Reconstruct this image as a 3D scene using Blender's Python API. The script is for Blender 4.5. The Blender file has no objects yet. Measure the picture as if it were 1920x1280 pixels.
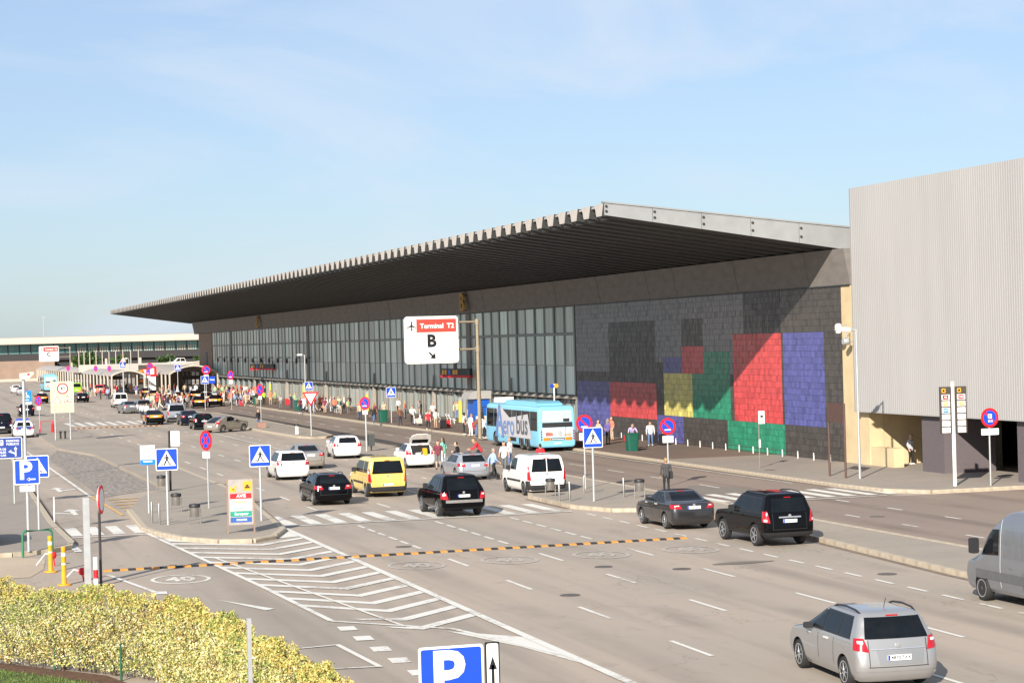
import bpy, bmesh, math, random
from mathutils import Vector, Matrix
R = math.radians
random.seed(7)
SC = bpy.context.scene
COL = SC.collection

# ------------------------------------------------------------------ camera
cam_d = bpy.data.cameras.new('camera'); cam = bpy.data.objects.new('camera', cam_d); COL.objects.link(cam)
cam_d.sensor_width = 36.0; cam_d.lens = 73.1; cam_d.clip_start = 0.5; cam_d.clip_end = 6000
cam.location = (0, 0, 7.5)
cam.rotation_euler = (Matrix.Rotation(R(-16.43), 3, 'Z') @ Matrix.Rotation(R(90.0 - 0.05), 3, 'X') @ Matrix.Rotation(R(-1.55), 3, 'Z')).to_euler()
SC.camera = cam
SC.render.resolution_x = 1024; SC.render.resolution_y = 682

# ------------------------------------------------------------------ sky, sun, exposure
SUN_TO = Vector((13.95, 19.84, -11.6)).normalized()          # direction the light travels
EL = math.asin(-SUN_TO.z); AZ = math.atan2(-SUN_TO.x, -SUN_TO.y)   # azimuth of the sun, clockwise from +Y
W = bpy.data.worlds.new('World'); SC.world = W; W.use_nodes = True
nt = W.node_tree; nt.nodes.clear()
wo = nt.nodes.new('ShaderNodeOutputWorld'); bg = nt.nodes.new('ShaderNodeBackground')
sky = nt.nodes.new('ShaderNodeTexSky'); sky.sky_type = 'NISHITA'; sky.sun_disc = False
sky.sun_elevation = EL; sky.sun_rotation = AZ
sky.altitude = 10; sky.air_density = 1.0; sky.dust_density = 0.6; sky.ozone_density = 1.5
tc = nt.nodes.new('ShaderNodeTexCoord'); mp = nt.nodes.new('ShaderNodeMapping')
mp.inputs['Scale'].default_value = (1.7, 1.7, 4.6); mp.inputs['Rotation'].default_value = (0.0, R(14), R(20))
nz = nt.nodes.new('ShaderNodeTexNoise'); nz.inputs['Scale'].default_value = 2.3; nz.inputs['Detail'].default_value = 9; nz.inputs['Roughness'].default_value = 0.58; nz.inputs['Distortion'].default_value = 0.9
cr = nt.nodes.new('ShaderNodeMapRange'); cr.inputs['From Min'].default_value = 0.46; cr.inputs['From Max'].default_value = 0.68; cr.inputs['To Min'].default_value = 0.36; cr.inputs['To Max'].default_value = 0.80
mx = nt.nodes.new('ShaderNodeMix'); mx.data_type = 'RGBA'
mx.inputs[7].default_value = (6.9, 7.75, 8.9, 1)
nt.links.new(tc.outputs['Generated'], mp.inputs['Vector']); nt.links.new(mp.outputs[0], nz.inputs['Vector'])
nt.links.new(nz.outputs['Fac'], cr.inputs['Value']); nt.links.new(cr.outputs[0], mx.inputs[0])
tint = nt.nodes.new('ShaderNodeMix'); tint.data_type = 'RGBA'; tint.blend_type = 'MULTIPLY'; tint.inputs[0].default_value = 1.0; tint.inputs[7].default_value = (0.77, 0.935, 1.19, 1)
nt.links.new(sky.outputs[0], tint.inputs[6]); nt.links.new(tint.outputs[2], mx.inputs[6]); nt.links.new(mx.outputs[2], bg.inputs['Color'])
bg.inputs['Strength'].default_value = 0.062
nt.links.new(bg.outputs[0], wo.inputs['Surface'])
sd = bpy.data.lights.new('sun', 'SUN'); sd.energy = 4.8; sd.angle = R(0.53); sd.color = (1.0, 0.93, 0.83)
so = bpy.data.objects.new('sun', sd); COL.objects.link(so); so.location = (-40, -60, 60)
so.rotation_euler = SUN_TO.to_track_quat('-Z', 'Y').to_euler()
SC.view_settings.view_transform = 'Standard'; SC.view_settings.look = 'None'
SC.view_settings.exposure = 0.78; SC.view_settings.gamma = 1.0; SC.view_settings.use_curve_mapping = False
SC.cycles.max_bounces = 6; SC.cycles.diffuse_bounces = 3; SC.cycles.glossy_bounces = 3; SC.cycles.transmission_bounces = 4; SC.cycles.transparent_max_bounces = 8

# ------------------------------------------------------------------ materials
MATS = {}
def M(name, col, rough=0.6, metal=0.0, var=0.10, scale=6.0, bump=0.0, coat=0.0, spec=0.5, obj=True, emis=0.0, stretch=None, detail=5):
    """principled material whose colour wanders a little with a noise texture"""
    if name in MATS: return MATS[name]
    m = bpy.data.materials.new(name); m.use_nodes = True; MATS[name] = m
    t = m.node_tree; b = t.nodes['Principled BSDF']
    b.inputs['Roughness'].default_value = rough; b.inputs['Metallic'].default_value = metal
    b.inputs['Specular IOR Level'].default_value = spec
    if coat: b.inputs['Coat Weight'].default_value = coat; b.inputs['Coat Roughness'].default_value = 0.04
    c = t.nodes.new('ShaderNodeTexCoord'); mp_ = t.nodes.new('ShaderNodeMapping')
    if stretch: mp_.inputs['Scale'].default_value = stretch
    n = t.nodes.new('ShaderNodeTexNoise'); n.inputs['Scale'].default_value = scale; n.inputs['Detail'].default_value = detail; n.inputs['Roughness'].default_value = 0.6
    t.links.new(c.outputs['Object' if obj else 'Generated'], mp_.inputs[0]); t.links.new(mp_.outputs[0], n.inputs['Vector'])
    r = t.nodes.new('ShaderNodeMapRange'); r.inputs['From Min'].default_value = 0.3; r.inputs['From Max'].default_value = 0.7
    r.inputs['To Min'].default_value = 1 - var; r.inputs['To Max'].default_value = 1 + var
    h = t.nodes.new('ShaderNodeHueSaturation'); h.inputs['Color'].default_value = (*col, 1)
    t.links.new(n.outputs['Fac'], r.inputs['Value']); t.links.new(r.outputs[0], h.inputs['Value']); t.links.new(h.outputs[0], b.inputs['Base Color'])
    if bump:
        bp = t.nodes.new('ShaderNodeBump'); bp.inputs['Strength'].default_value = bump; bp.inputs['Distance'].default_value = 0.02
        n2 = t.nodes.new('ShaderNodeTexNoise'); n2.inputs['Scale'].default_value = scale * 5; n2.inputs['Detail'].default_value = 6
        t.links.new(mp_.outputs[0], n2.inputs['Vector']); t.links.new(n2.outputs['Fac'], bp.inputs['Height']); t.links.new(bp.outputs[0], b.inputs['Normal'])
    if emis:
        b.inputs['Emission Color'].default_value = (*col, 1); b.inputs['Emission Strength'].default_value = emis
    return m

def ground_mat(name, base, patch, stain, worn=0.5, fine=40, long_axis=True):
    """worn asphalt or concrete: broad patches, tyre-darkened streaks along the road, fine aggregate"""
    if name in MATS: return MATS[name]
    m = bpy.data.materials.new(name); m.use_nodes = True; MATS[name] = m
    t = m.node_tree; b = t.nodes['Principled BSDF']; b.inputs['Roughness'].default_value = 0.88; b.inputs['Specular IOR Level'].default_value = 0.3
    c = t.nodes.new('ShaderNodeTexCoord')
    def noise(scale, detail, stretch=(1, 1, 1), dist=0.0):
        mp_ = t.nodes.new('ShaderNodeMapping'); mp_.inputs['Scale'].default_value = stretch
        n = t.nodes.new('ShaderNodeTexNoise'); n.inputs['Scale'].default_value = scale; n.inputs['Detail'].default_value = detail; n.inputs['Distortion'].default_value = dist
        t.links.new(c.outputs['Object'], mp_.inputs[0]); t.links.new(mp_.outputs[0], n.inputs['Vector']); return n.outputs['Fac']
    def ramp(fac, lo, hi, to=1.0):
        r = t.nodes.new('ShaderNodeMapRange'); r.inputs['From Min'].default_value = lo; r.inputs['From Max'].default_value = hi; r.inputs['To Max'].default_value = to
        t.links.new(fac, r.inputs['Value']); return r.outputs[0]
    def mix(fac, a, bcol):
        x = t.nodes.new('ShaderNodeMix'); x.data_type = 'RGBA'; t.links.new(fac, x.inputs[0])
        if isinstance(a, tuple): x.inputs[6].default_value = (*a, 1)
        else: t.links.new(a, x.inputs[6])
        if isinstance(bcol, tuple): x.inputs[7].default_value = (*bcol, 1)
        else: t.links.new(bcol, x.inputs[7])
        return x.outputs[2]
    col = mix(ramp(noise(0.16, 5, (1, 0.35, 1) if long_axis else (1, 1, 1), 0.4), 0.38, 0.66), base, patch)
    col = mix(ramp(noise(0.9, 4, (1, 0.03, 1) if long_axis else (1, 1, 1)), 0.52, 0.74, worn), col, stain)
    col = mix(ramp(noise(1.6, 6, (1, 0.6, 1), 0.3), 0.60, 0.76, 0.45), col, stain)
    if long_axis:
        sp = t.nodes.new('ShaderNodeSeparateXYZ'); t.links.new(c.outputs['Object'], sp.inputs[0])
        def mth(op, a_, b_):
            n = t.nodes.new('ShaderNodeMath'); n.operation = op
            for k, v in enumerate((a_, b_)):
                if v is None: continue
                if isinstance(v, (int, float)): n.inputs[k].default_value = v
                else: t.links.new(v, n.inputs[k])
            return n.outputs[0]
        lane = mth('COSINE', mth('MULTIPLY', mth('SUBTRACT', sp.outputs['X'], 16.5), 2*math.pi/3.25), None)     # oil darkens each lane's middle
        oil = mth('MULTIPLY', ramp(lane, 0.35, 1.0, 0.55), ramp(noise(0.22, 5, (1, .5, 1), .5), .40, .62))
        col = mix(oil, col, stain)
        vo = t.nodes.new('ShaderNodeTexVoronoi'); vo.feature = 'DISTANCE_TO_EDGE'; vo.inputs['Scale'].default_value = .16
        mp2 = t.nodes.new('ShaderNodeMapping'); mp2.inputs['Scale'].default_value = (1.5, .55, 1); ad = t.nodes.new('ShaderNodeMix'); ad.data_type = 'VECTOR'; ad.inputs[0].default_value = .05
        nn = t.nodes.new('ShaderNodeTexNoise'); nn.inputs['Scale'].default_value = 1.1; nn.inputs['Detail'].default_value = 4
        t.links.new(c.outputs['Object'], mp2.inputs[0]); t.links.new(mp2.outputs[0], nn.inputs['Vector']); t.links.new(mp2.outputs[0], ad.inputs[4]); 
        sc2 = t.nodes.new('ShaderNodeVectorMath'); sc2.operation = 'SCALE'; sc2.inputs['Scale'].default_value = 60; t.links.new(nn.outputs['Color'], sc2.inputs[0]); t.links.new(sc2.outputs[0], ad.inputs[5]); t.links.new(ad.outputs[1], vo.inputs['Vector'])
        crack = mth('MULTIPLY', ramp(vo.outputs['Distance'], .010, .002), ramp(noise(.12, 3), .48, .60, .3))
        col = mix(crack, col, tuple(v*.55 for v in stain))
    h = t.nodes.new('ShaderNodeHueSaturation'); t.links.new(col, h.inputs['Color'])
    r = t.nodes.new('ShaderNodeMapRange'); r.inputs['From Min'].default_value = 0.25; r.inputs['From Max'].default_value = 0.75; r.inputs['To Min'].default_value = 0.88; r.inputs['To Max'].default_value = 1.12
    t.links.new(noise(fine, 4), r.inputs['Value']); t.links.new(r.outputs[0], h.inputs['Value']); t.links.new(h.outputs[0], b.inputs['Base Color'])
    bp = t.nodes.new('ShaderNodeBump'); bp.inputs['Strength'].default_value = 0.25; bp.inputs['Distance'].default_value = 0.01
    t.links.new(noise(fine * 1.5, 3), bp.inputs['Height']); t.links.new(bp.outputs[0], b.inputs['Normal'])
    return m

def paint(name, col, rough=0.3, metal=0.0): return M('paint_' + name, col, rough, metal, var=0.03, scale=2.0, coat=0.9)
WHITE = M('sign_white', (0.78, 0.78, 0.75), 0.45, var=0.03)
BLUE = M('sign_blue', (0.002, 0.055, 0.50), 0.55, var=0.05)
RED = M('sign_red', (0.62, 0.008, 0.016), 0.55, var=0.05)
BLACK = M('sign_black', (0.012, 0.012, 0.014), 0.45, var=0.05)
STEEL = M('galvanised_steel', (0.42, 0.43, 0.43), 0.5, 0.35, var=0.12, scale=3)
DARKST = M('dark_steel', (0.05, 0.045, 0.045), 0.5, 0.2, var=0.1)
INOX = M('stainless', (0.5, 0.48, 0.45), 0.28, 0.9, var=0.1)
GLASSD = M('car_glass', (0.006, 0.008, 0.010), 0.03, 0.0, var=0.3, scale=1.5, spec=0.24)
RUBBER = M('tyre_rubber', (0.018, 0.018, 0.018), 0.8, var=0.2, scale=20)
ALLOY = M('wheel_alloy', (0.52, 0.52, 0.53), 0.35, 0.7, var=0.08)
PLAST = M('black_plastic', (0.02, 0.02, 0.022), 0.55, var=0.1)
LAMPR = M('lamp_red', (0.40, 0.004, 0.010), 0.15, var=0.12, scale=14, coat=0.6)
LAMPW = M('lamp_clear', (0.72, 0.70, 0.70), 0.12, var=0.1, scale=14, coat=0.6)
LAMPO = M('lamp_amber', (0.85, 0.22, 0.02), 0.15, var=0.1, scale=14, coat=0.6)
PLATE = M('plate_white', (0.74, 0.74, 0.72), 0.4, var=0.04)
GREENP = M('green_plastic', (0.005, 0.085, 0.055), 0.5, var=0.12, scale=4)

# ------------------------------------------------------------------ mesh helpers
class MB:
    def __init__(s): s.v = []; s.f = []; s.m = []
    def add(s, vs, fs, mi=0):
        o = len(s.v); s.v += [tuple(v) for v in vs]
        for f in fs: s.f.append(tuple(i + o for i in f)); s.m.append(mi)
        return s
    def box(s, c, d, mi=0, rz=0.0, rx=0.0, ry=0.0):
        x, y, z = d[0] / 2, d[1] / 2, d[2] / 2
        m = Matrix.Rotation(rz, 3, 'Z') @ Matrix.Rotation(ry, 3, 'Y') @ Matrix.Rotation(rx, 3, 'X')
        vs = [Vector(c) + m @ Vector(p) for p in [(-x,-y,-z),(x,-y,-z),(x,y,-z),(-x,y,-z),(-x,-y,z),(x,-y,z),(x,y,z),(-x,y,z)]]
        return s.add(vs, [(0,3,2,1),(4,5,6,7),(0,1,5,4),(1,2,6,5),(2,3,7,6),(3,0,4,7)], mi)
    def b2(s, x0, x1, y0, y1, z0, z1, mi=0): return s.box(((x0+x1)/2,(y0+y1)/2,(z0+z1)/2), (abs(x1-x0),abs(y1-y0),abs(z1-z0)), mi)
    def prism(s, poly, a0, a1, axis='z', mi=0):
        """extrude a 2D polygon; axis z: poly=(x,y); axis y: poly=(x,z); axis x: poly=(y,z)"""
        def p3(p, a): return (p[0], p[1], a) if axis == 'z' else ((p[0], a, p[1]) if axis == 'y' else (a, p[0], p[1]))
        n = len(poly); vs = [p3(p, a0) for p in poly] + [p3(p, a1) for p in poly]
        fs = [tuple(range(n))[::-1], tuple(range(n, 2*n))] + [(i, (i+1) % n, n + (i+1) % n, n + i) for i in range(n)]
        return s.add(vs, fs, mi)
    def tube(s, pts, rad, n=8, mi=0, caps=True):
        """tapered tube through points; rad a number or list"""
        pts = [Vector(p) for p in pts]; k = len(pts); rad = [rad]*k if not isinstance(rad, (list, tuple)) else rad
        vs = []; ref = None
        for i, p in enumerate(pts):
            d = (pts[min(i+1, k-1)] - pts[max(i-1, 0)]).normalized()
            if ref is None: ref = Vector((1,0,0)) if abs(d.x) < 0.8 else Vector((0,1,0))
            u = d.cross(ref).normalized(); w = d.cross(u).normalized(); ref = -u.cross(d) if False else ref
            for j in range(n):
                a = 2*math.pi*j/n; vs.append(p + (u*math.cos(a) + w*math.sin(a))*rad[i])
        fs = [(i*n+j, i*n+(j+1) % n, (i+1)*n+(j+1) % n, (i+1)*n+j) for i in range(k-1) for j in range(n)]
        if caps: fs += [tuple(range(n))[::-1], tuple(range((k-1)*n, k*n))]
        return s.add(vs, fs, mi)
    def lathe(s, prof, n=16, axis='z', c=(0,0,0), mi=0):
        """revolve (r, h) profile"""
        vs = []
        for r, h in prof:
            for j in range(n):
                a = 2*math.pi*j/n; x, y = r*math.cos(a), r*math.sin(a)
                vs.append((c[0]+x, c[1]+y, c[2]+h) if axis == 'z' else ((c[0]+x, c[1]+h, c[2]+y) if axis == 'y' else (c[0]+h, c[1]+x, c[2]+y)))
        k = len(prof)
        fs = [(i*n+j, i*n+(j+1) % n, (i+1)*n+(j+1) % n, (i+1)*n+j) for i in range(k-1) for j in range(n)]
        fs += [tuple(range(n))[::-1], tuple(range((k-1)*n, k*n))]
        return s.add(vs, fs, mi)
    def mesh(s, name, mats, smooth=False, angle=40):
        me = bpy.data.meshes.new(name); me.from_pydata(s.v, [], s.f)
        for m in (mats if isinstance(mats, (list, tuple)) else [mats]): me.materials.append(m)
        if any(s.m): me.polygons.foreach_set('material_index', s.m)
        bm = bmesh.new(); bm.from_mesh(me); bmesh.ops.recalc_face_normals(bm, faces=bm.faces); bm.to_mesh(me); bm.free()
        if smooth:
            me.polygons.foreach_set('use_smooth', [True]*len(me.polygons)); me.set_sharp_from_angle(angle=R(angle))
        me.update(); return me
    def obj(s, name, mats, parent=None, loc=(0,0,0), rz=0.0, smooth=False, angle=40):
        return put(name, s.mesh(name, mats, smooth, angle), parent, loc, rz)

def put(name, me, parent=None, loc=(0,0,0), rz=0.0):
    o = bpy.data.objects.new(name, me); COL.objects.link(o); o.parent = parent; o.location = loc; o.rotation_euler = (0, 0, rz); return o
def tag(o, label, cat=None, group=None, kind=None):
    if label: o['label'] = label
    if cat: o['category'] = cat
    if group: o['group'] = group
    if kind: o['kind'] = kind
    return o
def thing(name, label, cat, loc=(0,0,0), rz=0.0, group=None):
    o = bpy.data.objects.new(name, None); COL.objects.link(o); o.location = loc; o.rotation_euler = (0,0,rz); o.empty_display_size = 0.2
    return tag(o, label, cat, group)
KIDS = {}
def dup(root, loc, rz=0.0, label=None, group=None, scale=None):
    """copy a thing with its parts and sub-parts; mesh data stays shared"""
    if not KIDS.get('_n') == len(bpy.data.objects):
        KIDS.clear()
        for o in bpy.data.objects:
            if o.parent: KIDS.setdefault(o.parent.name, []).append(o)
    r = root.copy(); COL.objects.link(r); r.location = loc; r.rotation_euler = (0,0,rz)
    if scale: r.scale = (scale,)*3
    if label: r['label'] = label
    if group: r['group'] = group
    def rec(src, dst):
        for ch in list(KIDS.get(src.name, [])):
            c = ch.copy(); COL.objects.link(c); c.parent = dst; rec(ch, c)
    rec(root, r)
    KIDS.clear(); return r
def circ(cx, cz, rx, rz=None, n=28, a0=0, a1=360):
    rz = rx if rz is None else rz
    k = n if a1 - a0 >= 360 else n + 1
    return [(cx + rx*math.cos(R(a0 + (a1-a0)*i/n)), cz + rz*math.sin(R(a0 + (a1-a0)*i/n))) for i in range(k)]
def rrect(x0, x1, z0, z1, r, n=4):
    out = []
    for cx, cz, a in ((x1-r, z0+r, -90), (x1-r, z1-r, 0), (x0+r, z1-r, 90), (x0+r, z0+r, 180)):
        out += [(cx + r*math.cos(R(a + 90*i/n)), cz + r*math.sin(R(a + 90*i/n))) for i in range(n+1)]
    return out
TXT = {}
def text_mesh(s, size, mat, bold=0.0, align='CENTER', squash=1.0):
    key = (s, round(size, 3), mat.name, bold, align, squash)
    if key in TXT: return TXT[key]
    cu = bpy.data.curves.new('t', 'FONT'); cu.body = s; cu.size = size; cu.align_x = align; cu.align_y = 'CENTER'; cu.offset = bold*size; cu.extrude = 0.0015; cu.resolution_u = 3
    o = bpy.data.objects.new('t', cu); COL.objects.link(o)
    me = bpy.data.meshes.new_from_object(o.evaluated_get(bpy.context.evaluated_depsgraph_get())); bpy.data.objects.remove(o); bpy.data.curves.remove(cu)
    me.transform(Matrix.Diagonal((squash, 1, 1, 1))); me.transform(Matrix.Rotation(R(90), 4, 'X')); me.materials.clear(); me.materials.append(mat); me.name = 'lettering'
    TXT[key] = me; return me
def text(s, size, mat, parent, loc, bold=0.0, align='CENTER', rz=0.0, squash=1.0, name='lettering'):
    return put(name, text_mesh(s, size, mat, bold, align, squash), parent, loc, rz)
def flat(name, polys, mat, parent, y, th=0.003, loc=(0,0,0)):
    """flat shapes of a sign face in its local x-z plane, facing local -y"""
    mb = MB()
    for p in (polys if isinstance(polys[0][0], (tuple, list)) else [polys]): mb.prism(p, y, y - th, 'y')
    return mb.obj(name, mat, parent, loc)
# ------------------------------------------------------------------ ground, roads, pavements
ASPH = ground_mat('asphalt_road', (0.390, 0.320, 0.258), (0.325, 0.280, 0.230), (0.225, 0.190, 0.157), 0.5)
ASPHB = ground_mat('asphalt_terminal_road', (0.262, 0.204, 0.166), (0.228, 0.182, 0.15), (0.152, 0.12, 0.10), 0.6)
ASPHD = ground_mat('asphalt_dark_patch', (0.085, 0.072, 0.066), (0.07, 0.06, 0.056), (0.05, 0.043, 0.04), 0.5)
CONC = ground_mat('concrete_paving', (0.330, 0.282, 0.228), (0.295, 0.256, 0.212), (0.22, 0.19, 0.16), 0.3, 30, False)
BROWNP = ground_mat('brown_paving', (0.180, 0.132, 0.106), (0.152, 0.114, 0.094), (0.11, 0.082, 0.069), 0.3, 30, False)
GREYP = ground_mat('grey_paving', (0.300, 0.258, 0.216), (0.27, 0.236, 0.202), (0.20, 0.172, 0.15), 0.3, 30, False)
KERBM = M('kerb_stone', (0.40, 0.335, 0.25), 0.85, var=0.22, scale=2.5, bump=0.3)
def worn_paint(name, col, under, amount):
    """road paint rubbed through to the asphalt in specks and along the tyre tracks"""
    m = bpy.data.materials.new(name); m.use_nodes = True; MATS[name] = m; t = m.node_tree; b = t.nodes['Principled BSDF']; b.inputs['Roughness'].default_value = .75; b.inputs['Specular IOR Level'].default_value = .3
    g = t.nodes.new('ShaderNodeNewGeometry'); n = t.nodes.new('ShaderNodeTexNoise'); n.inputs['Scale'].default_value = 5.5; n.inputs['Detail'].default_value = 9; n.inputs['Roughness'].default_value = .72; t.links.new(g.outputs['Position'], n.inputs['Vector'])
    n2 = t.nodes.new('ShaderNodeTexNoise'); n2.inputs['Scale'].default_value = .5; n2.inputs['Detail'].default_value = 3; t.links.new(g.outputs['Position'], n2.inputs['Vector'])
    ml = t.nodes.new('ShaderNodeMath'); ml.operation = 'MULTIPLY'; t.links.new(n.outputs['Fac'], ml.inputs[0]); t.links.new(n2.outputs['Fac'], ml.inputs[1])
    r = t.nodes.new('ShaderNodeMapRange'); r.inputs['From Min'].default_value = .27; r.inputs['From Max'].default_value = .36; r.inputs['To Max'].default_value = amount; t.links.new(ml.outputs[0], r.inputs['Value'])
    x = t.nodes.new('ShaderNodeMix'); x.data_type = 'RGBA'; t.links.new(r.outputs[0], x.inputs[0]); x.inputs[6].default_value = (*col, 1); x.inputs[7].default_value = (*under, 1); t.links.new(x.outputs[2], b.inputs['Base Color']); return m
MARK = worn_paint('road_paint_white', (0.66, 0.64, 0.58), (0.30, 0.26, 0.22), .75)
MARKY = M('road_paint_yellow', (0.60, 0.36, 0.10), 0.75, var=0.25, scale=4)

def sheet(name, poly, z, mat, label=None, parent=None, thick=None):
    mb = MB()
    if thick: mb.prism(poly, z - thick, z)
    else: mb.add([(x, y, z) for x, y in poly], [tuple(range(len(poly)))])
    o = mb.obj(name, mat, parent)
    if parent is None: tag(o, label, None, None, 'structure')
    return o
ground = sheet('ground', [(-900, -60), (1500, -60), (1500, 3200), (-900, 3200)], 0.0, ASPH, 'light grey worn asphalt of the wide airport approach road')
sheet('terminal_road', [(34.3, 30), (43.0, 30), (43.0, 360), (34.3, 360)], 0.004, ASPHB, 'browner asphalt lanes running along the terminal pavement', None)
sheet('right_road', [(43.0, 20), (90, 20), (90, 84.9), (43.0, 84.9)], 0.004, ASPHB, 'brown asphalt road bending away at the right edge')
sheet('dark_road_patch', [(34.6, 150), (35.6, 141.5), (36.0, 165), (36.4, 235), (34.4, 240), (34.35, 170)], 0.008, ASPHD, 'dark patch of fresh asphalt beside the give way island')

# kerb stones: one mesh, copied along each kerb
_k = MB(); _k.prism([(-0.13, 0.0), (0.13, 0.0), (0.13, 0.165), (-0.09, 0.165), (-0.13, 0.125)], -0.495, 0.495, 'y')
KERB_ME = _k.mesh('kerb_stone', KERBM)
def kerb_run(parent, pts, z=0.0, limit=200, inset=True):
    """kerb stones, one metre each, along a polyline (the road on the left-hand side)"""
    n = 0; rest = MB()
    for (x0, y0), (x1, y1) in zip(pts, pts[1:]):
        d = math.hypot(x1-x0, y1-y0); k = max(1, round(d)); a = math.atan2(x0-x1, y1-y0)
        for i in range(k):
            t = (i + .5)/k; p = (x0+(x1-x0)*t, y0+(y1-y0)*t)
            if n < limit:
                o = put('kerb_stone', KERB_ME, parent, (p[0], p[1], z), a); o.scale = (1, d/k, 1); n += 1
            else: rest.box((p[0], p[1], z + .082), (0.26, d/k*0.99, 0.163), 0, a)
    if rest.v: tag(rest.obj('kerb_run', KERBM, parent), None, kind='stuff')
def arc(cx, cy, r, a0, a1, n=6): return [(cx + r*math.cos(R(a0+(a1-a0)*i/n)), cy + r*math.sin(R(a0+(a1-a0)*i/n))) for i in range(n+1)]

isl = [(9.55, 87), (9.8, 84.6), (10.5, 81.5), (11.6, 79.6), (12.8, 79.2), (13.8, 80.3), (14.7, 83.2), (14.95, 86.5), (15.6, 95), (16.4, 104), (16.4, 130), (15.8, 178), (15.6, 232), (12.2, 232), (11.6, 178), (11.5, 162), (13.2, 150), (13.4, 112), (11.2, 104), (10.0, 97)]
o = sheet('traffic_island', isl, 0.15, CONC, 'long kerbed traffic island carrying the two-post speed sign and rental totem', None, 0.15)
kerb_run(o, isl[:11][::-1] + [isl[0], isl[-1]], limit=190)
isl2 = [(28.3, 87.2), (29.2, 84.4), (30.6, 83.6), (31.6, 82.0), (31.5, 70), (30.6, 57), (30.2, 40), (34.2, 40), (34.2, 84), (34.3, 97), (34.2, 108), (33.4, 120), (32.4, 123.5), (31.3, 121), (31.5, 99), (30.6, 96.8), (28.9, 95.6), (28.3, 93.5)]
o = sheet('kerbed_divider', isl2, 0.15, CONC, 'narrow kerbed divider between the drop-off bays and the terminal road', None, 0.15)
kerb_run(o, isl2 + [isl2[0]], limit=170)
isl3 = [(31.6, 164.2), (32.6, 164.4), (33.6, 166.5), (34.2, 175), (34.6, 205), (34.2, 236), (29.6, 236), (30.2, 205), (30.4, 180), (30.9, 167)]
o = sheet('give_way_island', isl3, 0.15, CONC, 'kerbed island with the give way triangle', None, 0.15)
kerb_run(o, isl3[::-1] + [isl3[-1]], limit=120)
# terminal pavement (brown paving under the canopy, grey paving towards the right)
tp = sheet('terminal_pavement', [(43.1, 116), (60, 116), (60, 420), (46.5, 420), (45.0, 330), (42.0, 250), (42.0, 185), (43.0, 150)], 0.15, BROWNP, 'brown paved terminal pavement in front of the glass facade', None, 0.15)
kerb_run(tp, [(43.1, 116), (43.0, 150), (42.0, 185), (42.0, 250), (45.0, 330), (46.5, 420)], limit=110)
tq = sheet('pavement_by_mural', [(43.1, 91.2), (43.5, 87.3), (44.8, 85.2), (120, 84.95), (120, 106), (60, 115.99), (43.1, 115.99)], 0.15, GREYP, 'pale grey pavement before the mural and the ribbed white building', None, 0.15)
kerb_run(tq, [(75, 85.0), (44.8, 85.2), (43.5, 87.3), (43.1, 91.2), (43.1, 115.9)], limit=80)
# left pavement with its rounded corner and the light concrete yard before it
lp = sheet('left_pavement', [(6.1, 84), (6.2, 82.2), (6.0, 80.6), (5.2, 79.4), (3.8, 78.8), (-40, 78.4), (-40, 170), (7.9, 170), (6.6, 120), (6.1, 92)], 0.15, GREYP, 'grey paved left-hand pavement with rounded kerb corner', None, 0.15)
kerb_run(lp, [(-6, 78.6), (3.8, 78.8), (5.2, 79.4), (6.0, 80.6), (6.2, 82.2), (6.1, 92), (6.6, 120), (7.9, 170)], limit=110)
YARD = ground_mat('pale_concrete_yard', (0.46, 0.37, 0.27), (0.42, 0.34, 0.25), (0.32, 0.26, 0.19), 0.3, 25, False)
sheet('concrete_yard', [(-40, 70.6), (4.0, 71.2), (4.6, 73.5), (4.9, 77.2), (3.6, 78.6), (-40, 78.2)], 0.012, YARD, 'pale sandy concrete apron by the yellow bollards')
# cobbled strip left of the traffic island
cob = bpy.data.materials.new('cobbles'); cob.use_nodes = True; t = cob.node_tree; b = t.nodes['Principled BSDF']; b.inputs['Roughness'].default_value = 0.85
c = t.nodes.new('ShaderNodeTexCoord'); v = t.nodes.new('ShaderNodeTexVoronoi'); v.inputs['Scale'].default_value = 4.2; t.links.new(c.outputs['Object'], v.inputs['Vector'])
r = t.nodes.new('ShaderNodeValToRGB'); r.color_ramp.elements[0].color = (0.36, 0.31, 0.26, 1); r.color_ramp.elements[1].color = (0.20, 0.172, 0.145, 1); r.color_ramp.elements[0].position = 0.25; r.color_ramp.elements[1].position = 0.62
t.links.new(v.outputs['Distance'], r.inputs[0]); t.links.new(r.outputs[0], b.inputs['Base Color'])
bp = t.nodes.new('ShaderNodeBump'); bp.inputs['Strength'].default_value = 0.9; bp.inputs['Distance'].default_value = 0.06; bp.invert = True
t.links.new(v.outputs['Distance'], bp.inputs['Height']); t.links.new(bp.outputs[0], b.inputs['Normal'])
sheet('cobbled_strip', [(9.75, 108), (13.25, 112.5), (13.1, 150), (11.4, 162), (9.9, 150)], 0.012, cob, 'rough cobbled strip beside the long traffic island')
GRASS = M('grass_soil', (0.075, 0.10, 0.022), 0.9, var=0.35, scale=3, bump=0.6)
sheet('lawn', [(-30, 20), (1.2, 20), (3.3, 40), (4.45, 45.6), (3.75, 48.1), (1.6, 51.4), (-30, 61.5)], 0.03, GRASS, 'short green lawn in front of the yellow hedge')
MULCH = M('mulch', (0.11, 0.055, 0.03), 0.95, var=0.4, scale=8, bump=0.8)
sheet('mulch_bed', [(4.45, 45.6), (5.0, 46.2), (5.4, 40), (6.2, 30), (3.0, 30), (3.3, 40)], 0.034, MULCH, 'red brown mulch under the hedge')
sheet('mulch_edge', [(3.75, 48.1), (4.45, 45.6), (5.0, 46.2), (4.4, 48.6), (2.0, 52.0), (-30, 62.5), (-30, 61.5), (1.6, 51.4)], 0.034, MULCH, 'strip of mulch along the foot of the hedge')

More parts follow.
